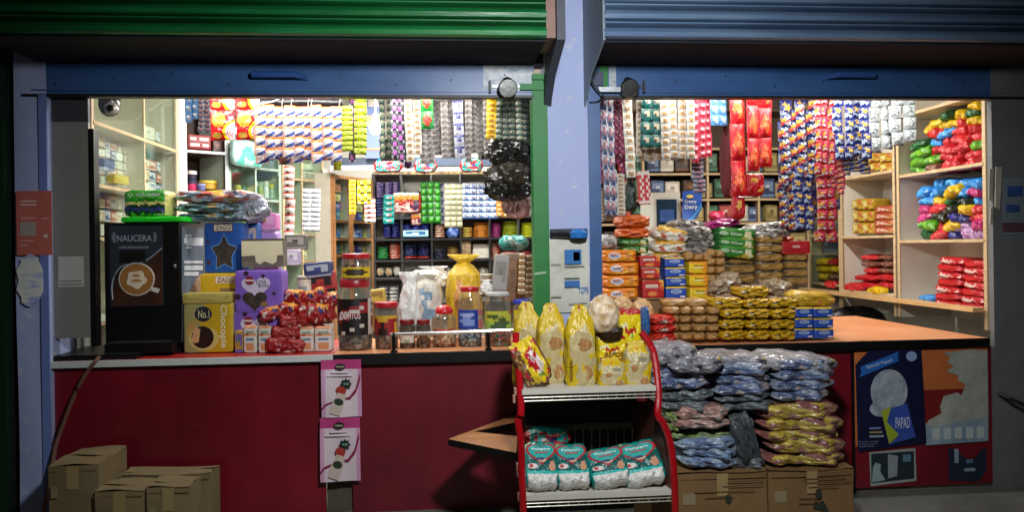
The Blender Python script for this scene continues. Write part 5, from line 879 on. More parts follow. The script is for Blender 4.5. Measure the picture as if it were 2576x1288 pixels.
# back shelving
Pb = PL((0, YB)); cuts = (1010, 1086, 1159, 1232, 1305); x0_, x1_ = hit(942, 620, Pb).x, hit(1346, 620, Pb).x
unit('back_shelf', 'long grey pigeonhole shelving across the back of the shop', 942, 1346, Pb, .35, .5, zz(1140, 436, Pb), tuple(zz(1140, y, Pb) for y in (545, 599, 652, 697, 760)), tuple((hit(c, 620, Pb).x-x0_)/(x1_-x0_) for c in cuts), M('aaa89e', .65, .04), M('26282a', .5, .04), cat='shelf unit')
Pi = Pb.off(.06)
def fk(a, b): return flatk('packet', a, b)
ST = [((944, 458, 1006, 497), fk('4a3a80', 'b8a0c0'), 8, 3, 'striped violet packet', 'top back cell'), ((944, 500, 962, 543), fk('1c2050', '3a4a90'), 6, 1, 'navy packet', 'beside the teal strip'), ((962, 560, 1006, 597), fk('141a5c', '2a3490'), 6, 2, 'dark blue packet', 'on the first back shelf'), ((1012, 563, 1080, 578), fk('1c2a80', '34409c'), 3, 3, 'blue packet', 'over the white long box'), ((1092, 566, 1118, 597), fk('a8785a', 'd0c0b0'), 5, 1, 'tan packet', 'by the blue back bag'), ((1162, 572, 1188, 597), fk('c0883a', '9ab03a'), 4, 1, 'olive packet', 'by the orange stack'), ((1190, 560, 1230, 597), fk('c87a1c', 'd8963a'), 10, 1, 'orange packet', 'on the back shelf'), ((1235, 560, 1260, 597), fk('94286a', 'b04a8a'), 9, 1, 'magenta packet', 'on the back shelf'), ((1264, 556, 1303, 597), fk('94a01c', 'a8b42a'), 10, 1, 'lime packet', 'on the back shelf'), ((1310, 560, 1342, 597), fk('b8c41c', 'd0d82a'), 9, 1, 'acid yellow packet', 'by the channel'),
      ((948, 622, 976, 651), fk('1c7a34', '3aa050'), 6, 1, 'green packet', 'in the second row'), ((978, 612, 1008, 651), fk('b8442a', 'd8c0b0'), 7, 1, 'red white packet', 'in the second row'), ((1015, 614, 1082, 644), fk('22285a', '3a4480'), 8, 2, 'slate blue packet', 'in the second row'), ((1014, 645, 1082, 651), fk('a82a20', 'c04a3a'), 1, 2, 'thin red packet', 'under the slate packets'), ((1090, 628, 1120, 651), fk('22263a', '3a4058'), 5, 1, 'charcoal packet', 'in the second row'), ((1125, 620, 1154, 651), fk('94743a', 'b0904a'), 7, 1, 'khaki packet', 'in the second row'), ((1234, 612, 1258, 651), fk('c04a2a', 'e0d0c0'), 8, 1, 'orange white packet', 'by the teal bag'), ((1262, 633, 1336, 651), fk('9a2028', 'b83a40'), 3, 2, 'crimson packet', 'under the teal bag')]
for r, u, n, m_, lk, wh in ST: stackfill(u, 'packet', r, Pi, n, m_, .18, lk, 'packet', wh)
put(boxk('tissue_box', 'a8d0dc', '2a6a9c', 'd0e0e4'), 'tissue_box', (1012, 579, 1078, 597), Pi.off(-.03), .2, 'long white and aqua box under the blue packets', 'box'); put(softk('powder_bag', '3a5aa8', '7a94d0'), 'powder_bag', (1121, 571, 1157, 598), Pi, .18, 'blue powder bag in the third back cell', 'bag'); put(boxk('white_box', 'c8c4b8', 'd0ccc0'), 'white_box', (1188, 614, 1230, 650), Pi, .18, 'plain white box in the fourth back cell', 'box')
for i in range(8): put(kcup, 'striped_cup', (1157+(i % 2), 651-5.6*(i+1), 1185+(i % 2), 651-5.6*i), Pi.off(-.04), .1, 'red striped cup by the white back box, %s from the bottom' % ORD[i+1], 'cup', 'red striped cups on the back shelf')
shelfrow([softk('flour_bag', 'b8b0a0', 'c89a5a'), softk('flour_bag', 'c4c0b4', 'd8d4c8')], 'flour_bag', 946, 1008, 668, 668, 694, 695, 3, Pi, .18, 'white and amber bag', 'bag', 'in the low back cell', 1); shelfrow([softk('flour_bag', '9a968a', 'b0aca0')], 'flour_bag', 1090, 1230, 672, 672, 696, 696, 5, Pi, .18, 'grey bag', 'bag', 'in the low back row', 1); shelfrow([fk('b0b0a8', 'd0d0c8')], 'paper_pad', 952, 1000, 722, 722, 758, 758, 2, Pi, .18, 'white paper pad', 'pad', 'in the bottom back cell', 4)
for i in range(9): smalljar(((1018, 1030, 1042, 1054, 1066, 1176, 1189, 1202, 1215)[i], 482 if i < 5 else 466, (1018, 1030, 1042, 1054, 1066, 1176, 1189, 1202, 1215)[i]+11, 544), Pi, '1c1c1e' if i < 5 else 'c8c8c4', '0c0c0d', '%s bottle on the top back shelf, %s along' % (('black', 'white')[i > 4], ORD[i+1 if i < 5 else i-4]), 'bottle')
# lintel with tube light over the back room
lt = thing('lintel', 'slate blue lintel with a pale strip above the back shelving', 'lintel', hit(1020, 415, 3.2)); a, b = hit(832, 420, 3.2), hit(1346, 420, 3.2)
MB().box(a.x, b.x, 3.2, 3.3, zz(1000, 418, 3.2), zz(1000, 396, 3.2), M('24344a', .5, .05)).build('beam', lt); MB().box(a.x, hit(940, 420, 3.19).x, 3.17, 3.199, zz(900, 427, 3.17), zz(900, 416, 3.17), M('d8dcdc', .5, .02)).build('pale_strip', lt)
MB().box(hit(940, 420, 3.2).x, b.x, 3.16, 3.199, zz(1100, 438, 3.16), zz(1100, 430, 3.16), MX('strip_goods', '3a2a1c', '8a7448', 30, .4, .6, .6, .3, (1, 1, .3))).build('lower_strip', lt)
bp = thing('light_bulb', 'glowing white bulb hanging beyond the lime sachet strips', 'light bulb', hit(945, 320, 2.2)); c = hit(945, 320, 2.2)
EM = bpy.data.materials.new('lit_bulb'); EM.use_nodes = True; EM.node_tree.nodes['Principled BSDF'].inputs['Emission Color'].default_value = (1, 1, .96, 1); EM.node_tree.nodes['Principled BSDF'].inputs['Emission Strength'].default_value = 60
MB().lathe([(0, -.062), (.03, -.055), (.052, -.03), (.056, 0), (.045, .03), (.025, .055)], c, EM, 20).build('globe', bp); MB().lathe([(.026, .055), (.028, .1), (.015, .115), (0, .115)], c, WHITE, 14).build('cap', bp); MB().tube([c+Vector((0, 0, .11)), c+Vector((0, 0, .7))], .004, WHITE, 6).build('flex', bp)
wp_ = thing('wall_panel', 'pale blue wall panel with an orange stripe behind the bulb', 'wall panel', hit(935, 340, 3.1)); c, w, h, an = rect((918, 246, 956, 398), 3.1)
MB().box(c.x-w/2, c.x+w/2, 3.1, 3.12, c.z, c.z+h, M('5d6e9c', .6, .03)).build('panel', wp_); mb = MB()
for q, cl in (((918, 372, 956, 377), 'c8784a'), ((918, 290, 956, 316), 'd09070'), ((926, 246, 952, 268), 'b8b4a8')):
    k, kw, kh, an = rect(q, 3.098); mb.box(k.x-kw/2, k.x+kw/2, 3.094, 3.0985, k.z, k.z+kh, M(cl, .6, .02))
mb.build('stripe', wp_)
# right back room: fridge, dark shelves
unit('back_shelf', 'dim brown shelving behind the red hanging packets', 1500, 2036, PL((0, 2.9)), .35, .5, 2.85, tuple(zz(1800, y, PL((0, 2.9))) for y in (372, 435, 500, 560, 640)), (.22, .52, .76), M('6a5a48', .65, .05), EDGE)
P9 = PL((0, 2.96)); dk = [boxk('carton', a, b, c_) for a, b, c_ in (('3a2a20', '6a4a34', '8a6a4a'), ('2a3a5a', '6a80a0', 'b0b8c0'), ('7a2020', 'a84a3a', 'c0a090'), ('8a7a4a', 'b0a06a', '5a4a2a'), ('b0a898', 'd0c8b8', '8a8070'), ('2a4a3a', '4a7a5a', '9ab0a0'))]
for y0, y1, n, w_ in ((380, 432, 14, 'top'), (445, 497, 13, 'second'), (508, 557, 14, 'third'), (575, 638, 12, 'fourth')): shelfrow(dk, 'carton', 1515, 2030, y0, y0, y1, y1, n, P9, .16, 'assorted box', 'box', 'on the dim brown %s shelf' % w_, 1)
fr = thing('fridge', 'small glass fronted fridge with a blue dairy poster on its side', 'fridge', hit(1700, 640, 1.75)); yf = 1.75
c, w, h, an = rect((1642, 484, 1712, 700), yf); MB().box(c.x-w/2, c.x+w/2, yf, yf+.4, c.z, c.z+h, M('b0b0a4', .45, .03)).build('body', fr); MB().box(c.x-w*.36, c.x+w*.36, yf-.006, yf-.001, c.z+h*.1, c.z+h*.92, M('1c3040', .15, .02)).build('glass_door', fr)
mb = MB()
for (a, b, e_, f, cl) in ((-.3, -.02, .5, .62, 'c8b060'), (-.25, .25, .66, .8, '2a4a80'), (-.3, .3, .25, .3, '7a9a94'), (-.3, .25, .36, .46, 'b8c8c4'), (0, .28, .5, .6, '94a8b0')): mb.box(c.x+w*a, c.x+w*b, yf-.011, yf-.007, c.z+h*e_, c.z+h*f, M(cl, .4, .2))
mb.build('shelf_goods', fr)
PF = PL(((c.x+w/2), yf-.03), R(-14)); S = lambda px, py, k=0: hit(px, py, PF.off(-.003*k))
mb = MB(); mb.add([S(1716, 482), S(1766, 476), S(1764, 526), S(1752, 548), S(1716, 566)], [(0, 4, 3, 2, 1)], M('2450a0', .4, .03)); po = mb.build('poster', fr)
mb = MB(); mb.add([S(1716, 562, 1), S(1740, 545, 1), S(1765, 512, 1), S(1765, 520, 1), S(1742, 553, 1), S(1716, 566, 1)], [(0, 5, 4, 3, 2, 1)], M('3a8ac8', .4, 0)); 
for s, q in (('Creamy', (1722, 502, 1752, 513)), ('Dairy', (1722, 515, 1754, 528))):
    k, kw, kh, an = rect(q, PF.off(-.008)); mb.text(s, -kw/2, kw/2, 0, kh, 0, M('d0d4c8', .5, 0), mat=Matrix.Translation(k) @ Matrix.Rotation(PF.ang, 4, 'Z'))
k = S(1735, 494, 3); mb.ell(k.x, k.z, .03, .014, k.y, M('c8b04a', .5, 0)); mb.build('lettering', po)
put(softk('snack_packet', 'a82040', 'c05070'), 'snack_packet', (1790, 530, 1826, 554), 2.2, .15, 'crumpled crimson packet beside the fridge poster', 'packet')
# ================================================================== HANGING GOODS
def rod(px0, px1, py, y, label):
    a, b = hit(px0, py, y), hit(px1, py, y); tag(MB().tube([a, b], .007, M('3a3a3c', .4, .02, .8)).build('hanging_rod'), label, 'rod')
rod(440, 1350, 226, .24, 'thin steel rod carrying the sachet strips over the jars'); rod(1500, 2330, 226, .3, 'thin steel rod carrying the strips over the biscuit counter')
TOP = 232
def strips(u, name, x0, x1, n, ytop, ybot, y, look, cat, where, group, rag=10, dy=.03, over=1.06, rot=8):
    w = (x1-x0)/n
    for i in range(n):
        yy = y+dy*((i*7) % 3-1); yb = ybot+rnd.uniform(-rag, rag)
        hang(u, name, (x0+w*i-w*(over-1), ytop+rnd.uniform(-3, 3), x0+w*(i+1)+w*(over-1), yb), yy, '%s %s%s' % (look, where, '' if n == 1 else ', %s along' % ORD[i+1]), cat, group, rot=R(rnd.uniform(-rot, rot)))
strips(K_NOODLE, 'noodle_strip', 533, 650, 1, 200, 352, .3, 'red noodle packets joined in a sheet', 'noodle packets', 'beside the orange sachets', None, 0, 0)
strips(K_SLBLUE, 'sachet_strip', 466, 498, 2, 236, 304, .7, 'light blue sachet strip', 'sachet strip', 'before the white board', 'light blue sachet strips', 6)
strips(K_SSILV, 'sachet_strip', 498, 528, 2, 238, 332, .75, 'silver sachet strip', 'sachet strip', 'beside the noodle packets', 'silver sachet strips', 6)
strips(K_SWHITE, 'sachet_strip', 640, 858, 9, 266, 402, .26, 'white and orange sachet strip', 'sachet strip', 'in the bright curtain', 'white and orange sachet strips', 11, .035, 1.12)
strips(K_SWHITE, 'sachet_strip', 645, 850, 7, 270, 408, .34, 'white and orange sachet strip', 'sachet strip', 'in the curtain rear row', 'white and orange sachet strips', 6, .02, 1.1)
t = thing('rolled_umbrella', 'black rolled bundle tied with strings above the white and orange sachets', 'bundle', hit(745, 258, .32)); y = .32
MB().tube([hit(640, 262, y), hit(660, 259, y), hit(740, 257, y), hit(850, 259, y), hit(862, 259, y)], [.006, .03, .034, .03, .012], M('141416', .35, .3), 12).build('roll', t)
mb = MB()
for px in (703, 726, 768, 776, 846): p = hit(px, 258, y); mb.tube([(p.x+.004*k, y+.037*math.sin(k*.785), p.z+.037*math.cos(k*.785)) for k in range(9)], .004, M('b0a8a0', .5, 0), 6)
mb.tube([hit(650, 262, y-.036), hit(690, 254, y-.04), hit(705, 246, y-.03)], .005, M('c8c4bc', .5, 0), 6); mb.build('string', t)
strips(K_SLIME, 'sachet_strip', 860, 886, 1, 268, 390, .3, 'lime sachet strip', 'sachet strip', 'right beside the white curtain'.replace('right ', ''), None); strips(K_SLIME, 'sachet_strip', 890, 920, 1, 238, 392, .36, 'long lime sachet strip', 'sachet strip', 'next to the glowing bulb', None); strips(K_SLIME, 'sachet_strip', 838, 858, 1, 380, 420, .5, 'short lime strip end', 'sachet strip', 'below the white curtain', None)
strips(K_SPURP, 'sachet_strip', 876, 892, 1, 240, 400, .42, 'dark purple sachet strip', 'sachet strip', 'between the lime strips', None); strips(K_SGRN, 'sachet_strip', 956, 984, 2, 236, 396, .5, 'olive grey sachet strip', 'sachet strip', 'next to the bulb', 'olive grey sachet strips', 8)
strips(K_SPURP, 'sachet_strip', 984, 1018, 2, 238, 402, .3, 'pink and black sachet strip', 'sachet strip', 'hanging clear of the grey curtain', 'pink and black sachet strips', 8)
strips(K_SBROWNW, 'sachet_strip', 1022, 1060, 2, 238, 398, .36, 'silver brown sachet strip', 'sachet strip', 'at the grey curtain start', 'silver brown sachet strips')
strips(K_SGREENR, 'snack_strip', 1060, 1090, 1, 236, 322, .26, 'green packets with red peaks', 'snack strip', 'over the grey curtain', None)
strips(K_SGREY, 'sachet_strip', 1056, 1145, 5, 240, 398, .42, 'grey sachet strip', 'sachet strip', 'in the first curtain half', 'grey sachet strips', 16, .05); strips(K_SBLUEW, 'sachet_strip', 1144, 1168, 1, 250, 392, .34, 'grey strip with navy bands', 'sachet strip', 'within the grey curtain', None)
strips(K_SGREY, 'sachet_strip', 1168, 1232, 4, 238, 396, .4, 'grey sachet strip', 'sachet strip', 'in the second curtain half', 'grey sachet strips', 16, .05); strips(K_SYEL, 'sachet_strip', 1222, 1246, 1, 240, 352, .28, 'yellow sachet strip', 'sachet strip', 'before the grey curtain', None)
strips(K_SGRN, 'sachet_strip', 1246, 1334, 5, 238, 352, .36, 'green grey sachet strip', 'sachet strip', 'over the black bags', 'green grey sachet strips', 8); strips(K_SGREY, 'sachet_strip', 956, 1020, 3, 350, 408, .7, 'short dark sachet strip', 'sachet strip', 'over the teal packs', 'short dark sachet strips', 5)
for i, q in enumerate(((938, 398, 1012, 433), (1040, 398, 1100, 434), (1156, 397, 1216, 432))): put(K_DIAPERS, 'diaper_pack', q, 2.7, .12, '%s hanging teal diaper pack under the lintel' % ('widest', 'middle', 'last')[i], 'diaper pack', 'teal diaper packs hung under the lintel')
strips(K_SGREEN3, 'sachet_sheet', 1060, 1106, 1, 458, 561, 3.3, 'bright green sheet of sachets', 'sachet sheet', 'before the back shelves', None, 0, 0); strips(K_SCREAM3, 'sachet_sheet', 1120, 1160, 1, 462, 572, 3.3, 'cream sheet of sachets', 'sachet sheet', 'before the back shelves', None, 0, 0); strips(K_SBLUE5, 'sachet_sheet', 1167, 1248, 1, 462, 550, 3.3, 'pale blue sheet of sachets', 'sachet sheet', 'before the back shelves', None, 0, 0)
strips(K_SOR, 'sachet_strip', 1248, 1278, 2, 478, 548, 3.3, 'orange sachet strip', 'sachet strip', 'beside the pale blue sheet', 'orange sachet strips', 4); strips(K_SBLUEW, 'sachet_strip', 1106, 1120, 1, 462, 560, 3.4, 'violet grey strip', 'sachet strip', 'between green and cream sheets', None); strips(K_STEALS, 'sachet_strip', 964, 990, 1, 490, 572, 3.2, 'teal sachet strip', 'sachet strip', 'before the dark blue packets', None)
kro = upack('snack_packet', 'wwwwwwww/oooooyyy/ooooooyy/rrrrrrpp/rwrrwrpp/wwwwwppp/rwrrwrpp/wwwwwwww', {'w': 'd0c4b8', 'o': 'd08a2a', 'y': 'c8a83a', 'r': 'b0281c', 'p': '4a2a4a'}, 6, None, .02, 1); put(kro, 'snack_packet', (984, 484, 1058, 536), 3.25, .08, 'orange and red packets hung in a block before the back shelves', 'packets'); put(kro, 'snack_packet', (1033, 536, 1060, 566), 3.3, .06, 'small white and orange packet below the orange block', 'packet')
strips(K_SYELB, 'snack_strip', 900, 932, 1, 452, 505, 2.9, 'yellow and black strip', 'snack strip', 'before the brown cabinet', None); strips(K_SRW, 'sachet_strip', 918, 944, 1, 500, 560, 2.9, 'red and white strip', 'sachet strip', 'below the yellow strip', None); strips(K_SYEL, 'sachet_strip', 878, 894, 1, 450, 548, 2.9, 'thin yellow strip', 'sachet strip', 'against the brown cabinet glass', None)
strips(K_SWH, 'sachet_sheet', 762, 802, 1, 478, 590, 2.2, 'white and violet strip', 'sachet strip', 'before the pale cabinet', None); strips(K_SRW, 'sachet_strip', 712, 738, 1, 418, 492, 1.9, 'red white and brown strip', 'sachet strip', 'beside the greenish cabinet', None); strips(K_SRW, 'sachet_strip', 714, 738, 1, 500, 600, 2.0, 'long pale red strip', 'sachet strip', 'under the brown strip', None)
strips(K_SGREY, 'sachet_strip', 1030, 1230, 7, 236, 380, .55, 'shaded grey strip', 'sachet strip', 'behind the grey curtain', 'shaded grey strips', 22, .06); strips(K_SGRN, 'sachet_strip', 1240, 1336, 3, 236, 372, .5, 'shaded olive strip', 'sachet strip', 'behind the black bags', 'shaded olive strips', 18, .05)
strips(K_SPURP, 'sachet_strip', 1000, 1034, 2, 240, 412, .46, 'dark violet strip', 'sachet strip', 'behind the pink and black strips', 'dark violet strips', 14, .04)
strips(K_SCREAM, 'sachet_strip', 1650, 1752, 4, 236, 384, .42, 'shaded cream strip', 'sachet strip', 'behind the pale cluster', 'shaded cream strips', 24, .05); strips(K_SMAROON, 'sachet_strip', 1520, 1580, 3, 236, 430, .46, 'shaded maroon strip', 'sachet strip', 'behind the silver strips', 'shaded maroon strips', 26, .05); strips(K_SNAVY, 'snack_strip', 1966, 2110, 5, 250, 520, .5, 'shaded navy strip', 'snack strip', 'deep in the outer cluster', 'shaded navy strips', 40, .05)
# right opening
strips(K_SMAROON, 'sachet_strip', 1508, 1520, 1, 238, 470, .3, 'narrow maroon strip', 'sachet strip', 'against the blue channel', None); strips(K_SSILV, 'sachet_strip', 1518, 1552, 2, 238, 545, .26, 'long silver and red sachet strip', 'sachet strip', 'near the blue channel', 'long silver sachet strips', 10); strips(K_SMAROON, 'sachet_strip', 1540, 1574, 2, 238, 396, .36, 'maroon sachet strip', 'sachet strip', 'behind the silver strips', 'maroon sachet strips', 8)
strips(K_SBROWNW, 'sachet_strip', 1574, 1598, 1, 238, 444, .3, 'tan sachet strip', 'sachet strip', 'between maroon and teal strips', None); strips(K_SBROWNW, 'sachet_strip', 1598, 1612, 1, 240, 388, .36, 'thin tan sachet strip', 'sachet strip', 'behind the teal strips', None)
strips(K_STEAL, 'sachet_strip', 1610, 1664, 2, 238, 372, .3, 'teal green sachet strip', 'sachet strip', 'before the white cards', 'teal green sachet strips', 3); strips(K_SCREAM, 'sachet_strip', 1664, 1746, 4, 238, 400, .28, 'silver cream sachet strip', 'sachet strip', 'in the pale cluster', 'silver cream sachet strips', 10); strips(K_SCREAM, 'sachet_strip', 1604, 1668, 3, 372, 404, .42, 'short cream strip', 'sachet strip', 'under the teal strips', 'short cream strips', 3)
strips(K_SPINK, 'sachet_strip', 1740, 1790, 3, 238, 402, .3, 'pinkish red sachet strip', 'sachet strip', 'before the blue strips', 'pinkish red sachet strips', 16); strips(K_SLBLUE, 'sachet_strip', 1788, 1828, 2, 238, 318, .3, 'short blue sachet strip', 'sachet strip', 'next to the red packets', 'short blue sachet strips', 5); strips(K_SSILV, 'sachet_strip', 1742, 1770, 1, 395, 476, .5, 'silver strip end', 'sachet strip', 'above the fridge poster', None)
strips(K_SRED, 'snack_strip', 1841, 1878, 1, 216, 494, .26, 'glowing red packet strip', 'snack strip', 'with the longest drop', None, 0, 0, 1.04); strips(K_SRED, 'snack_strip', 1878, 1908, 1, 180, 430, .24, 'glowing red packet strip', 'snack strip', 'in the middle of three', None, 0, 0, 1.04); strips(K_SRED, 'snack_strip', 1908, 1940, 1, 200, 420, .26, 'glowing red packet strip', 'snack strip', 'closest to the multicoloured strips', None, 0, 0, 1.04)
put(upack('snack_packet', 'rrrrr/ryyrr/rrrrr/rrryy/rrrrr', {'r': 'b0141a', 'y': 'd09a2a'}, 5, ('z', 'y'), .04, 1, fin=.6), 'snack_packet', (1880, 436, 1924, 494), .28, .06, 'dark red packet at the lower end of the red strips', 'packet'); put(upack('snack_packet', 'rrr/ryr/ryr/rrr/rrr', {'r': 'b0141a', 'y': 'd09a2a'}, 5, ('z', 'y'), .04, 1, fin=.6), 'snack_packet', (1845, 492, 1876, 552), .3, .06, 'lowest single red packet above the magenta bag', 'packet')
crumple('cloth', (1816, 318, 1846, 492), .5, .1, M('5a1214', .7, .3), 'dark red cloth hanging behind the red packet strips', 'cloth', 31, am=.1)
for n, (u, a, b, k, y0, y1, yy, lk, wh) in enumerate(((K_SMULTI, 1962, 2052, 4, 275, 470, .32, 'multicoloured snack strip', 'in the outer cluster'), (K_SMULTI, 1962, 2000, 2, 430, 575, .36, 'multicoloured snack strip', 'in the lower outer cluster'), (K_SNAVY, 2000, 2046, 2, 420, 575, .34, 'navy and white snack strip', 'in the lower cluster'), (K_SREDP, 2050, 2100, 3, 234, 440, .32, 'red and gold snack strip', 'before the navy strips'), (K_SREDP, 2052, 2104, 2, 420, 600, .36, 'red and pink snack strip', 'with the lowest drop'), (K_SNAVY, 2100, 2190, 4, 232, 392, .36, 'navy and gold snack strip', 'in the wide cluster'), (K_SSTEEL, 2186, 2298, 4, 232, 372, .4, 'shiny white snack strip', 'beside the near shelves'), (K_SREDP, 2084, 2126, 2, 390, 480, .4, 'short red strip', 'under the red and gold strips'), (K_SNAVY, 2112, 2188, 3, 380, 436, .44, 'short navy strip', 'above the amber boxes'))):
    if n == 0: 
        w = (b-a)/k
        for i in range(k): hang(u, 'snack_strip', (a+w*i-2, 288-14*i, a+w*(i+1)+2, 470-10*i), yy+.03*(i % 2), '%s %s, %s along' % (lk, wh, ORD[i+1]), 'snack strip', lk+'s', rot=R(rnd.uniform(-12, 12)))
    elif u is K_SSTEEL:
        w = (b-a)/k
        for i in range(k): hang(u, 'snack_strip', (a+w*i-2, 232, a+w*(i+1)+2, 384-9*i), yy+.03*(i % 2), '%s %s, %s along' % (lk, wh, ORD[i+1]), 'snack strip', lk+'s', rot=R(rnd.uniform(-12, 12)))
    else: strips(u, 'snack_strip', a, b, k, y0, y1, yy, lk, 'snack strip', wh, lk+'s', 9)
kcard = upack('sachet_card', 'wwwwww/rrwrrw/rwrrwr/rrwrrw/rwrrwr/rrwrrw/rwrrwr/rrwrrw/wwwwww', {'w': 'd8c8c0', 'r': 'b82a2c'}, 14, None, .01, 1, mk=MK); put(kcard, 'sachet_card', (1606, 430, 1638, 514), .5, .02, 'red and white card of sachets hanging below the cream strips', 'card', tilt=R(-3))
put(ubag('cloth_bag', [(0, .8, .8), (.1, 1, 1), (.7, .8, .8), (.9, .35, .4), (1, .3, .3)], '0c2418', None, None, .05, 1), 'cloth_bag', (1570, 440, 1604, 530), .45, .08, 'dark green bag hanging beside the red sachet card', 'bag'); strips(K_SCREAM, 'sachet_strip', 1508, 1524, 1, 470, 560, .45, 'tan and green strip end', 'sachet strip', 'low by the blue channel', None); strips(K_SBROWNW, 'sachet_strip', 1552, 1572, 1, 440, 545, .45, 'pale orange strip', 'sachet strip', 'beside the green bag', None)
# security camera
sc = thing('security_camera', 'black and white dome security camera high in the glass cabinet corner', 'camera', hit(272, 250, .36)); c = hit(276, 272, .36)
MB().lathe([(0, .1), (.065, .1), (.068, .07), (.06, .05)], c+Vector((-.01, .02, .0)), M('1c1a18', .35, .02), 20).build('mount', sc); MB().lathe([(.058, .05), (.062, .03), (.058, 0), (.045, -.03), (.02, -.045), (0, -.048)], c+Vector((-.01, .02, 0)), M('2c2a28', .3, .02), 20).build('housing', sc)
mb = MB(); mb.lathe([(.04, -.02), (.036, .01), (.026, .018), (0, .018)], (0, 0, 0), M('7a746c', .3, 0), 18); mb.xf(Matrix.Translation(c+Vector((.02, -.035, -.005))) @ Matrix.Rotation(R(75), 4, 'X')); mb.build('lens_ring', sc); mb = MB(); mb.lathe([(.024, 0), (.018, .012), (0, .016)], (0, 0, 0), M('050506', .1, 0), 16); mb.xf(Matrix.Translation(c+Vector((.022, -.053, -.009))) @ Matrix.Rotation(R(75), 4, 'X')); mb.build('lens', sc)
# ================================================================== RIGHT COUNTER GOODS
YK = .43
def zk(px, py, y): return hit(px, py, y).z
def pp(u, nm, r, y, d, label, cat='packet', group=None, **k): return put(u, nm, r, y, d, label, cat, group, **k)
for i, q in enumerate(((1520, 724, 1612, 754), (1520, 692, 1614, 723), (1518, 660, 1613, 691), (1514, 628, 1606, 659))): pp(K_ORANGE, 'biscuit_packet', q, YK, .2, 'orange packet of toast biscuits, %s from the bottom by the blue channel' % ORD[i+1], group='orange biscuit packets stacked by the blue channel', tilt=R(rnd.uniform(-1.5, 1.5)))
for i, q in enumerate(((1615, 704, 1671, 751), (1613, 675, 1660, 702), (1609, 643, 1662, 673))): pp(K_RED, 'biscuit_box', q, YK+.02, .16, ('large red coconut biscuit box beside the orange packets', 'smallest red biscuit box, second in its stack', 'uppermost red biscuit box beside the orange packets')[i], 'box', 'red biscuit boxes')
for i, q in enumerate(((1674, 721, 1727, 753), (1674, 697, 1726, 720), (1672, 673, 1725, 697), (1671, 648, 1722, 672))): pp(K_BLUE, 'biscuit_box', q, YK+.02, .16, 'blue and yellow milk biscuit box, %s from the bottom in the rear stack' % ORD[i+1], 'box', 'blue biscuit boxes in the rear stack')
for i, q in enumerate(((1734, 722, 1788, 752), (1733, 690, 1782, 721), (1732, 658, 1780, 689))): pp(K_YELLOW, 'biscuit_box', q, YK+.02, .16, 'yellow marie biscuit box, %s from the bottom of its stack' % ORD[i+1], 'box', 'yellow biscuit boxes')
for i in range(5):
    for j in range(2): pp(K_BUN, 'cake_roll', (1778+25*j, 732-21*i-22, 1804+25*j, 732-21*i+1), YK+.02, .2, 'brown bread roll end behind the clear wrapped loaf, %s row up, %s' % (ORD[i+1], ('near yellow boxes', 'near rusk stack')[j]), 'cake roll', 'brown bread rolls in the rear stack')
for j in range(3): pp(K_BUN, 'cake_roll', (1722+24*j, 632+2*j, 1750+24*j, 658), YK+.03, .2, 'brown bread roll on the yellow boxes, %s along' % ORD[j+1], 'cake roll', 'brown bread rolls above the boxes')
for i in range(5):
    pp(K_BROWN, 'rusk_packet', (1908, 704-23*i-20, 1972, 704-23*i), YK+.04, .2, 'brown rusk packet in the middle rusk stack, %s from the bottom' % ORD[i+1], group='brown rusk packets', rot=R(rnd.uniform(-4, 4))); pp(K_BROWN, 'rusk_packet', (1976, 716-20*i-18, 2034, 716-20*i), YK+.06, .2, 'crinkled rusk packet under the red tin, %s from the bottom' % ORD[i+1], group='crinkled rusk packets', rot=R(rnd.uniform(-4, 4)))
for i in range(3): pp(K_BROWN, 'rusk_packet', (1832, 712-24*i-22, 1902, 712-24*i), YK+.08, .2, 'shaded rusk packet under the green packets, %s from the bottom' % ORD[i+1], group='shaded rusk packets')
pp(boxk('tin_box', 'a8141c', 'b8242a', 'd0b0a8'), 'tin_box', (1966, 606, 2039, 640), YK+.05, .18, 'red tin box topping the crinkled rusk stack', 'box')
pp(K_ORBAG, 'snack_bag', (1960, 594, 2004, 612), YK+.2, .16, 'small orange bag behind the red tin', 'bag')
for i, q in enumerate(((1800, 618, 1908, 650), (1800, 598, 1908, 628), (1796, 573, 1908, 608))): pp(K_GREEN, 'biscuit_packet', q, YK+.02+.02*i, .2, 'slanting dark green biscuit packet, %s from the bottom of its pile' % ORD[i+1], group='slanting green biscuit packets', tilt=R(7))
for i, q in enumerate(((1558, 619, 1637, 638), (1557, 600, 1638, 618))): pp(K_GREEN, 'biscuit_packet', q, YK+.06, .2, 'flat green biscuit packet %s the orange bags' % ('second beneath', 'directly beneath')[i], group='flat green biscuit packets')
for i, q in enumerate(((1555, 571, 1642, 601), (1553, 540, 1643, 573))): pp(K_ORBAG, 'snack_bag', q, YK+.04, .22, '%s shiny orange snack bag behind the blue channel' % ('lower', 'upper')[i], 'bag', 'orange snack bags')
for i, q in enumerate(((1636, 636, 1720, 652), (1640, 603, 1732, 637), (1642, 572, 1735, 608))): pp(K_WHITEBAG, 'snack_bag', q, YK+.05, .2, ('lowest yellow bag, flat on the red box', 'middle white and amber snack bag', 'slanting white and amber snack bag on top')[i], 'bag', 'white and amber bags', tilt=R((0, 1, 9)[i]))
pp(softk('snack_bag', 'b8b4b0', '8a8480'), 'snack_bag', (1514, 590, 1556, 624), YK+.02, .18, 'white bag squeezed against the blue channel', 'bag')
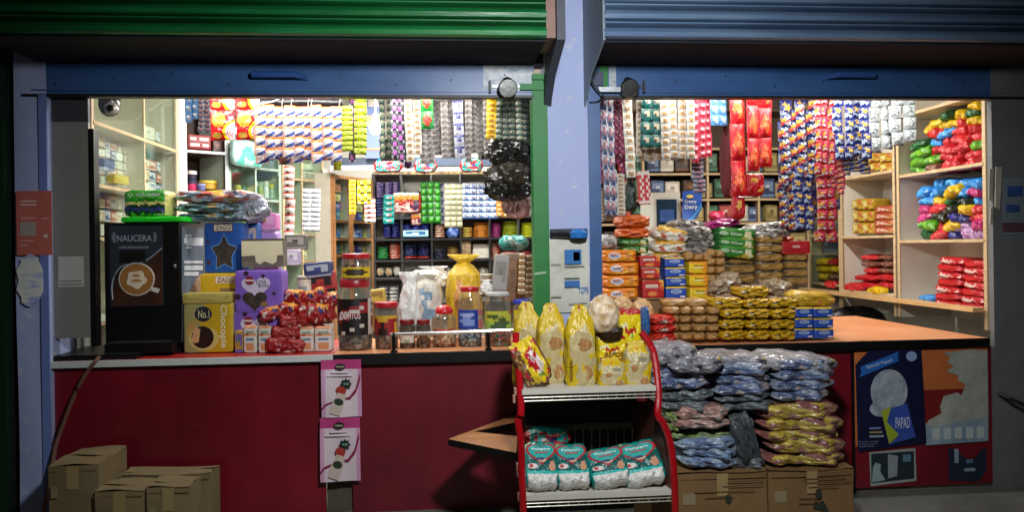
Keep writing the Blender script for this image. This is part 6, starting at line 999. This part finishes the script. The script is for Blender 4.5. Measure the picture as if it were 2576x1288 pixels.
for i, q in enumerate(((1700, 566, 1800, 592), (1722, 582, 1806, 606), (1726, 600, 1812, 624), (1714, 620, 1800, 640), (1690, 552, 1780, 572), (1880, 560, 1990, 585), (1900, 574, 1996, 604), (1750, 626, 1830, 646))): pp(K_SILVER, 'snack_bag', q, YK+.05+.02*(i % 3), .2, 'silvery crumpled snack bag, %s in the shiny pile atop the biscuits' % ORD[i+1], 'bag', 'silvery snack bags', tilt=R(rnd.uniform(-8, 10)))
pp(K_MAG, 'snack_bag', (1784, 550, 1872, 576), YK+.1, .18, 'magenta foil bag lying over the silver bags', 'bag', tilt=R(-8))
pp(K_DRY, 'bread_bag', (1796, 690, 1884, 736), .34, .16, 'clear wrapped loaf tilted on the front biscuit pile', 'bread', tilt=R(-24)); pp(K_DRY, 'bread_bag', (1918, 704, 2002, 748), .3, .16, 'rumpled bread bag next to the golden packets', 'bread', tilt=R(6))
# front row on the counter
for i, q in enumerate(((1640, 838, 1706, 861), (1640, 816, 1706, 838), (1638, 794, 1706, 817))): pp(K_REDPK, 'rusk_packet', q, .03, .18, 'red biscuit packet, %s from the bottom at the counter front' % ORD[i+1], group='red biscuit packets at the counter front')
for i in range(4):
    for j in range(4):
        if i == 3 and j > 1: pass
        pp(K_BUN, 'cake_roll', (1680+(34 if j > 1 else 33)*j+3*i*(j < 2)*.3, 858-21.5*i-21.5, 1713+(34 if j > 1 else 33)*j, 858-21.5*i), .05+.015*(j % 2), .2, 'brown cake roll in the front wrapped rows, %s row up, %s along' % (ORD[i+1], ORD[j+1]), 'cake roll', 'brown cake rolls at the counter front', rot=R(rnd.uniform(-6, 6)))
for i, q in enumerate(((1674, 753, 1732, 774), (1730, 752, 1786, 776))): pp(K_BUN, 'cake_roll', q, .1, .2, '%s loaf lying across the front cake rolls' % ('pale', 'darker')[i], 'bread', 'loaves lying over the front rolls', rot=R(5))
for i in range(3):
    for j in range(3): pp(K_CAKE, 'cake_packet', (1813+64*j+i*1.5*(j == 0), 856-27*i-26, 1879+64*j, 856-27*i), .05, .2, 'yellow cake packet, %s row up in %s front column' % (ORD[i+1], ORD[j+1]), group='yellow cake packets at the counter front', rot=R(rnd.uniform(-4, 4)))
for j, q in enumerate(((1790, 746, 1874, 778), (1872, 750, 1945, 776), (1935, 748, 2012, 776))): pp(K_CAKE, 'cake_packet', q, .08, .2, 'yellow cake packet lying on top of the front columns, %s along' % ORD[j+1], group='yellow cake packets on top', tilt=R((3, -2, 2)[j]))
pp(K_CAKE, 'cake_packet', (1856, 718, 1940, 750), .14, .18, 'brown and yellow cake packet before the rusk stack', group=None)
kgold = upack('cake_packet', 'yYYYYYYy/YYYYYYYY/yYYYoYYy', {'Y': 'c0982a', 'y': '94701c', 'o': 'c87a3a'}, 4, ('x', 'z'), .05, 1, fin=.5); pp(kgold, 'cake_packet', (1992, 734, 2108, 774), .1, .2, 'wide golden foil cake packet on the blue boxes', tilt=R(4))
for i in range(3):
    for j in range(2): pp(K_BLUE, 'biscuit_box', (1997+51*j+3*i*(j == 0)-i, 852-26.5*i-25, 2047+51*j-i, 852-26.5*i), .06, .16, 'blue milk biscuit box by the bare orange top, %s up in %s column' % (ORD[i+1], ('inner', 'outer')[j]), 'box', 'blue biscuit boxes at the counter front')
put(ubag('puffs_bag', [(0, .8, .8), (.1, 1, 1), (.6, .95, .95), (.85, .7, .6), (1, .3, .2)], 'c89a5a', None, None, .06, 2, mk=lambda h: MX('tan_puffs', 'a87a44', 'dcb888', 5, .35, .65, .15, .9)), 'puffs_bag', (1546, 748, 1600, 800), .2, .16, 'tan puffed snack bag beneath the orange packets', 'bag'); put(ubag('puffs_bag', [(0, .8, .8), (.1, 1, 1), (.6, .95, .95), (.85, .7, .6), (1, .3, .2)], 'c89a5a', None, None, .06, 1, mk=lambda h: MX('tan_puffs', '', '', 1, 0, 1)), 'puffs_bag', (1596, 754, 1650, 812), .15, .16, 'second tan puffed snack bag by the red packets', 'bag')
put(softk('snack_bag', '2a5a94', '3a74ac'), 'snack_bag', (1616, 774, 1638, 850), .04, .1, 'blue pouch standing between the yellow rusk pack and red packets', 'bag')
# ================================================================== RED RACK
YR = -.92
rk = thing('display_rack', 'red framed wire display rack holding bread bags and diapers', 'display rack', hit(1490, 1250, YR+.2)); REDT = M('a00d16', .22, .03)
LX = [(1297, 838), (1298, 870), (1304, 920), (1309, 1000), (1310, 1040), (1303, 1060), (1310, 1110), (1313, 1200), (1316, 1290), (1322, 1500)]; RX = [(1612, 836), (1632, 862), (1644, 890), (1652, 940), (1656, 1000), (1654, 1044), (1668, 1066), (1684, 1110), (1692, 1160), (1696, 1220), (1698, 1290), (1700, 1500)]
yo = lambda py: YR+.12-.14*min(1, max(0, (py-838)/200))
for pts in (LX, RX): MB().tube(smooth([hit(a, b, yo(b)) for a, b in pts], 4), .017, REDT, 10).build('side_rail', rk)
WIRE = M('a8a494', .35, .03, .5); LIP = M('c2beb0', .4, .05)
for nm, px0, px1, py, lip, dpt in (('upper', 1312, 1648, 975, 13, .33), ('lower', 1322, 1686, 1238, 14, .4)):
    a, b = hit(px0, py, YR), hit(px1, py, YR); zl = a.z*.5+b.z*.5; lh = lip*3.55/F
    mb = MB(); mb.box(a.x, b.x, YR-.012, YR+.0, zl-lh, zl+.0, LIP); mb.box(a.x, b.x, YR+.0005, YR+dpt, zl-.012, zl-.004, LIP); mb.build('shelf', rk)
    mb = MB(); z2 = zl-lh-.032
    for k in range(15): x = a.x+.01+(b.x-a.x-.02)*k/14; mb.tube([(x, YR, zl-lh), (x, YR, z2), (x, YR+dpt, z2)], .0028, WIRE, 6)
    for zz_ in (z2, (zl-lh+z2)/2): mb.tube([(a.x, YR-.001, zz_), (b.x, YR-.001, zz_)], .003, WIRE, 6)
    for k in range(5): y_ = YR+dpt*(k+1)/5; mb.tube([(a.x, y_, z2), (b.x, y_, z2)], .0028, WIRE, 6)
    mb.build('wire_basket', rk)
mb = MB(); yb = YR+.38; a, b = hit(1322, 1075, yb), hit(1590, 1068, yb); mb.box(a.x, b.x, yb, yb+.008, b.z-.022, b.z+.012, M('6a685c', .5, .03))
for k in range(14): x = a.x+(b.x-a.x)*k/13; mb.tube([(x, yb+.004, b.z-.02), (x, yb+.004, b.z-.3)], .0032, WIRE, 6)
mb.build('back_grid', rk)
mb = MB(); a, b = hit(1316, 838, YR+.4), hit(1600, 838, YR+.4); mb.box(a.x, b.x, YR+.4, YR+.412, hit(1400, 1268, YR+.4).z, a.z, M('0c0c0e', .6, .03)); mb.build('back_shade_panel', rk)  # rack back, run on downwards as a near-black sheet standing for shade
mb = MB()
for px, py in ((1296, 985), (1293, 1004), (1302, 1175), (1303, 1190), (1305, 1250)): p = hit(px, py, YR+.02); mb.box(p.x-.006, p.x+.004, YR, YR+.04, p.z-.016, p.z+.016, M('a87a6a', .5, .05))
mb.build('hook_tab', rk)
mb = MB(); q = [hit(1592, 1010, YR+.36), hit(1652, 1010, YR+.03), hit(1684, 1110, YR+.0), hit(1690, 1240, YR+.0), hit(1640, 1240, YR+.38), hit(1592, 1110, YR+.38)]; mb.add(q, [(0, 1, 2, 3, 4, 5)], MX('rusty_side', '3a0c0e', '6a3a28', 8, .4, .65, .5, .3, (1, 1, .4))); mb.build('side_panel', rk)
zr = hit(1480, 975, YR).z; zr2 = hit(1480, 1238, YR).z
def rb(u, r, dy, d, label, cat='bread bag', **k): return put(u, 'bread_bag', r, YR+dy, d, label, cat, 'bread bags on the red rack', **k)
rb(K_RUSK, (1292, 764, 1364, 972), .2, .12, 'rearmost yellow bread bag against the rack edge'); rb(K_RUSK, (1352, 768, 1428, 972), .14, .12, 'yellow bread bag behind the red heart logo pack'); rb(K_RUSK, (1426, 772, 1502, 974), .06, .13, 'tall yellow bread bag in the rack centre')
put(K_BIGPK, 'snack_packet', (1326, 846, 1404, 972), YR+.03, .09, 'slanted yellow snack packet with a red heart badge on the rack', 'packet', tilt=R(-27))
rb(K_RUSKB, (1506, 905, 1578, 972), .05, .11, 'short yellow bread bag in front of the puffed snacks', ); rb(K_RUSKB, (1572, 862, 1642, 972), .06, .11, 'yellow bread bag with a barcode by the red rail')
put(K_TALLPK, 'rusk_packet', (1558, 778, 1614, 900), YR+.2, .1, 'yellow and brown rusk packet standing behind the barcode bag', 'packet'); put(K_TALLPK, 'rusk_packet', (1506, 846, 1576, 922), YR+.16, .09, 'yellow lettered rusk packet under the puffed snack bag', 'packet')
put(K_PUFF, 'puffs_bag', (1484, 744, 1564, 842), YR+.1, .14, 'round clear bag of pale puffed snacks above the rack', 'bag'); put(ubag('puffs_bag', [(0, .3, .3), (.3, .8, .8), (.8, 1, 1), (1, .9, .9)], '2a1a10', None, None, .02, 1), 'puffs_bag', (1506, 826, 1574, 872), YR+.13, .12, 'dark brown sweet bag beneath the puffed snacks', 'bag')
mb = MB()
for s, q in (('REPOSE', (1433, 908, 1441, 958)),): k, kw, kh, an = rect(q, YR+.05); mb.text(s, k.x-kw/2, k.x+kw/2, k.z, k.z+kh, YR+.052, M('5a2a14', .5, 0), rot=1)
for o_ in [x for x in COL.objects if x.get('label') == 'tall yellow bread bag in the rack centre']:
    k = bpy.data.objects.new('lettering', mb.mesh('lettering')); COL.objects.link(k); k.parent = o_; bpy.context.view_layer.update(); k.matrix_parent_inverse = o_.matrix_world.inverted()
mb = MB(); k, kw, kh, an = rect((1522, 886, 1574, 897), YR+.155); mb.text('REPOSE', k.x-kw/2, k.x+kw/2, k.z, k.z+kh, YR+.153, M('7a241c', .5, 0))
for o_ in [x for x in COL.objects if x.get('label') == 'yellow lettered rusk packet under the puffed snack bag']:
    k = bpy.data.objects.new('lettering', mb.mesh('lettering')); COL.objects.link(k); k.parent = o_; bpy.context.view_layer.update(); k.matrix_parent_inverse = o_.matrix_world.inverted()
for i, (q, tl) in enumerate((((1322, 1118, 1400, 1238), 2), ((1398, 1124, 1484, 1236), -1), ((1484, 1136, 1588, 1234), -8), ((1568, 1122, 1676, 1234), -10))):
    o_ = put(K_DIAPER, 'diaper_pack', q, YR+.06, .1, '%s teal diaper pack reclining on the lower rack shelf' % ('first', 'second', 'third, most tilted', 'fourth')[i], 'diaper pack', 'teal diaper packs on the red rack', lean=R(-46), tilt=R(tl)); o_.scale.z *= 1.08; o_.scale.x *= (1.08, 1.0, .95, .98)[i]; o_.location.z = zr2+.012; o_.location.y -= .085
put(K_DIAPERS, 'diaper_pack', (1322, 1084, 1440, 1130), YR+.27, .12, 'shaded diaper pack lying behind the front row on the rack', 'diaper pack')
# ================================================================== BAGS ON CARTONS
YB2 = -.55
def cb(u, r, y, d, label, **k): return put(u, 'clothes_bag', r, y, d, label, 'bag', 'stacked bags on the cartons', **k)
L = 'wrapped bag'
for i, q in enumerate(((1716, 1150, 1870, 1184), (1716, 1128, 1866, 1158), (1704, 1102, 1872, 1136))): cb(K_CLIGHT, q, YB2, .34, 'light blue %s on the first carton, %s from the bottom' % (L, ORD[i+1]), tilt=R((2, 5, -2)[i]))
for i, q in enumerate(((1696, 1054, 1850, 1084), (1700, 1022, 1846, 1062))): cb(K_CPINK, q, YB2-.01, .32, '%s pinkish grey wrapped bag over the light blue bags' % ('lower', 'upper')[i])
for i, q in enumerate(((1674, 1036, 1712, 1066), (1676, 1064, 1720, 1090), (1680, 1088, 1850, 1108))): cb(K_CGREEN, q, YB2+.04, .3, 'olive green wrapped bag by the rack, %s from above' % ORD[i+1])
for i, q in enumerate(((1664, 1010, 1810, 1040), (1664, 980, 1810, 1014), (1810, 1012, 1962, 1036), (1806, 990, 1956, 1014))): cb(K_CGREY, q, YB2+.02, .34, 'dull grey wrapped bag in the sagging middle layer, %s' % ('first low', 'first high', 'second low', 'second high')[i], tilt=R((2, -2, -3, -4)[i]))
for i, q in enumerate(((1656, 948, 1800, 984), (1656, 920, 1800, 956), (1800, 964, 1958, 998), (1798, 940, 1952, 972), (1800, 916, 1950, 948))): cb(K_CBLUE, q, YB2+.02*(i % 2), .34, 'dark blue wrapped bag of the centre pile, %s' % ('low by the rack', 'high by the rack', 'lowest in the middle', 'second in the middle', 'third in the middle')[i], tilt=R((-3, -4, -3, -1, 1)[i]))
cb(K_CTOP, (1800, 896, 1950, 926), YB2+.06, .36, 'pale printed bag on top of the middle pile', tilt=R(2)); cb(K_CTOP, (1650, 868, 1770, 922), YB2-.02, .3, 'white printed bag with black marks draped by the rack', tilt=R(-6)); cb(K_CTOP, (1690, 896, 1838, 944), YB2-.06, .28, 'yellow edged printed bag over the dark blue pile', tilt=R(-3))
for i in range(4): cb(K_CBLUE, (1950+(0, -2, 6, 4)[i], 1014-26*i-34, 2120-(14, 2, 4, 2)[i], 1014-26*i), YB2+.03, .36, 'dark blue wrapped bag of the second pile, %s from the bottom' % ORD[i+1], tilt=R((-2, -3, -1, 0)[i]))
cb(K_CTOP, (1926, 898, 2128, 942), YB2+.04, .38, 'long pale printed bag crowning the second pile', tilt=R(2))
for i, q in enumerate(((1932, 1142, 2146, 1176), (1936, 1102, 2150, 1150), (1922, 1082, 2130, 1118), (1916, 1048, 2144, 1092), (1908, 1014, 2132, 1062))): cb(K_CYEL, q, YB2+.01, .38, 'yellow and maroon wrapped bag on the second carton, %s from the bottom' % ORD[i+1], tilt=R((-1, 2, 0, 1, -1)[i]))
KSH = upack('plastic_sheet', 'aabab/abbaa/babab/aabba', {'a': '3a4042', 'b': '464c4e'}, 3.4, ('z', 'y'), .05, 2, fin=.6, soft=True, mk=lambda h: M(h, .22, .7, 0, 5., .3))
put(KSH, 'plastic_sheet', (1868, 1034, 1930, 1186), YB2-.0, .2, 'dark grey plastic sheet sagging between the two bag piles', 'plastic sheet', tilt=R(-14))
cb(K_CGREY, (1830, 1150, 1936, 1186), YB2+.02, .3, 'dull grey wrapped bag fallen between the cartons'); cb(K_CGREY, (1826, 1112, 1900, 1154), YB2+.04, .3, 'dull grey wrapped bag wedged beside the light blue bags', tilt=R(12)); cb(K_CGREY, (1822, 1044, 1896, 1114), YB2+.06, .3, 'dull grey wrapped bag bulging beside the pinkish bags', tilt=R(18))
def carton(r, y, d, label, group, m=CARD, flaps=True, pr=None, seed=0):
    c, w, h, an = rect(r, y); c.z = max(c.z, 0) if r[3] < 1288 else 0; top = hit((r[0]+r[2])/2, r[1], y).z; t = thing('carton', label, 'carton', (c.x, y+d/2, c.z), group); x0, x1 = c.x-w/2, c.x+w/2
    mb = MB(); q = random.Random(seed)
    mb.grid(lambda u, v: (x0+w*u, y+.006*math.sin(3*u+5*v+seed), c.z+(top-c.z)*v), 8, 8, m); mb.box(x0, x1, y+.01, y+d, c.z, top-.004, m); mb.build('body', t)
    if flaps:
        mb = MB(); mb.grid(lambda u, v: (x0+w*u, y+d*v*.5-.004, top+.006*math.sin(5*u+3*v+seed)+.004), 8, 3, m); mb.grid(lambda u, v: (x0+w*u, y+d-d*v*.485, top+.006*math.sin(4*u+2*v+seed)+.003), 8, 3, m); mb.build('flap', t)
        MB().box(x0+w*.02, x1-w*.02, y-.006, y-.0065+.001, top-.03, top-.024, CARDD).build('crease', t)
    xm_ = x0+w*.5; MB().box(xm_-.03, xm_+.03, y-.0075, y-.0068, top-.12, top-.002, M('9a8458', .25, .05)).build('tape', t)
    MB().box(x0+w*.06, x0+w*.2, y-.0078, y-.0069, top-.16, top-.1, M('8a7a5c', .6, .1)).build('sticker', t)
    if pr: pr(t, x0, w, y-.012, c.z, top)
    return t
INK = M('28301f', .7, 0)
def pr1(t, x0, w, y, z0, z1):
    h = .34; mb = MB(); P = lambda a, b: (x0+w*a, z1-h*b)
    for a, b, e_ in ((.55, .95, .13), (.5, .95, .2), (.18, .85, .28), (.3, .62, .37)): mb.box(x0+w*a, x0+w*e_ if False else x0+w*b, y, y+.001, z1-h*(e_+.012), z1-h*e_, M('4d3a20', .7, 0))
    mb.ell(*P(.56, .4), w*.035, h*.07, y-.001, INK); mb.tube([Vector((x0+w*a, y, z1-h*b)) for a, b in ((.28, .95), (.28, .75), (.31, .66), (.38, .63), (.48, .64), (.7, .68))], .006, INK, 5); mb.build('print', t)
def pr2(t, x0, w, y, z0, z1):
    h = .34; mb = MB(); P = lambda a, b: (x0+w*a, z1-h*b)
    for a, b, e_ in ((.4, .9, .12), (.42, .95, .18), (.45, .8, .25), (.34, .58, .42), (.34, .55, .5)): mb.box(x0+w*a, x0+w*b, y, y+.001, z1-h*(e_+.012), z1-h*e_, M('4d3a20', .7, 0))
    mb.ell(*P(.57, .36), w*.037, h*.08, y-.001, INK); mb.poly([P(.5, .58), P(.53, .46), (P(.57, .5)), P(.62, .46), P(.68, .62), P(.7, .9), P(.66, .9), P(.62, .62), P(.56, .6)], y-.001, y, INK); mb.text('IND', *(P(.36, 0)[0], P(.52, 0)[0]), z1-h*.88, z1-h*.72, y, INK); mb.ell(*P(.6, .8), w*.04, h*.07, y-.002, INK); mb.build('print', t)
G = 'brown cartons under the bag piles'
carton((1702, 1190, 1929, 1300), YB2-.02, .42, 'brown carton with a curved dark print beneath the light blue bags', G, CARDD, True, pr1, 1); carton((1934, 1184, 2147, 1300), YB2-.02, .42, 'brown carton with a figure print beneath the yellow bags', G, CARDD, True, pr2, 2); carton((1640, 1190, 1699, 1300), YB2+.0, .4, 'brown carton mostly hidden behind the red rack rail', G, CARDD, True, None, 3)
G = 'plain cartons by the lilac corner pillar'; KR = MX('kraft', '70603f', '857350', 3, .3, .7, .8, .2)
def kc_(r, y, d, label, seed, rot=0): return carton(r, y, d, label, G, KR, True, None, seed)
kc_((122, 1172, 246, 1320), -.42, .36, 'tall plain carton closest to the lilac pillar', 5); kc_((240, 1236, 362, 1320), -.46, .2, 'low plain carton between the tall one and the end one', 6); kc_((370, 1226, 478, 1320), -.46, .18, 'low plain carton with a curled flap at the end', 7); kc_((300, 1196, 532, 1320), -.22, .16, 'wide plain carton behind the two low ones', 8)
# ================================================================== LIGHT, CAMERA
def area(name, loc, rot, sx, sy, pw, col=(1, .97, .92)):
    l = bpy.data.lights.new(name, 'AREA'); l.shape = 'RECTANGLE'; l.size = sx; l.size_y = sy; l.energy = pw; l.color = col
    o = bpy.data.objects.new(name, l); COL.objects.link(o); o.location = loc; o.rotation_euler = rot; return o
area('tube_light', (hit(800, 300, .2).x, .11, 2.53), (R(35), 0, 0), 2.0, .06, 21)
area('tube_light', (hit(2000, 300, .2).x, .11, 2.53), (R(35), 0, 0), 2.0, .06, 17)
area('unseen_ceiling_light', (hit(900, 300, 2).x, 2.0, 2.95), (0, 0, 0), .25, .25, 58)
area('unseen_ceiling_light', (XL+1.1, 1.3, 2.95), (0, R(42), 0), .3, .5, 30)  # unseen lamp, added to brighten the left glass cabinet
area('unseen_ceiling_light', (hit(1120, 300, 1.3).x, 1.3, 2.9), (R(48), 0, 0), .7, .15, 42)  # unseen lamp facing the back, added to lift the rear shelves
area('unseen_ceiling_light', (hit(1900, 300, 1.3).x, 1.3, 2.9), (0, R(-25), 0), .15, .15, 42)
area('unseen_ceiling_light', (hit(1150, 300, 3.05).x, 3.0, 2.95), (R(20), 0, 0), 1.2, .2, 48)
l = bpy.data.lights.new('street_lamp', 'SPOT'); l.energy = 285; l.shadow_soft_size = .12; l.color = (.93, .96, 1.); l.spot_size = R(122); l.spot_blend = 1.
o = bpy.data.objects.new('street_lamp', l); COL.objects.link(o); o.location = (.5, -2.9, 2.68)
o.rotation_euler = (Vector((.55, 0, 1.35))-o.location).to_track_quat('-Z', 'Y').to_euler()
w = bpy.data.worlds.new('World'); SC.world = w; w.use_nodes = True; nt = w.node_tree; bg = nt.nodes['Background']
sky = nt.nodes.new('ShaderNodeTexSky'); sky.sky_type = 'NISHITA'; sky.sun_disc = False; sky.sun_elevation = R(-3); sky.sun_rotation = R(180)
nt.links.new(sky.outputs[0], bg.inputs[0]); bg.inputs[1].default_value = .15
cd = bpy.data.cameras.new('camera'); co = bpy.data.objects.new('camera', cd); COL.objects.link(co)
cd.sensor_width = 36; cd.lens = 36*F/W; cd.shift_y = -(H/2-HOR)/W; cd.clip_start = .05; cd.clip_end = 500
mw = Matrix.Identity(4)
for i in range(3): mw[i][0], mw[i][1], mw[i][2], mw[i][3] = RC[i], UC[i], -FW[i], CAM[i]
co.matrix_world = mw; SC.camera = co
SC.view_settings.view_transform = 'Standard'; SC.view_settings.look = 'None'; SC.view_settings.exposure = .3
SC.cycles.use_denoising = True
SC.cycles.max_bounces = 8; SC.cycles.transparent_max_bounces = 24; SC.cycles.sample_clamp_indirect = 6
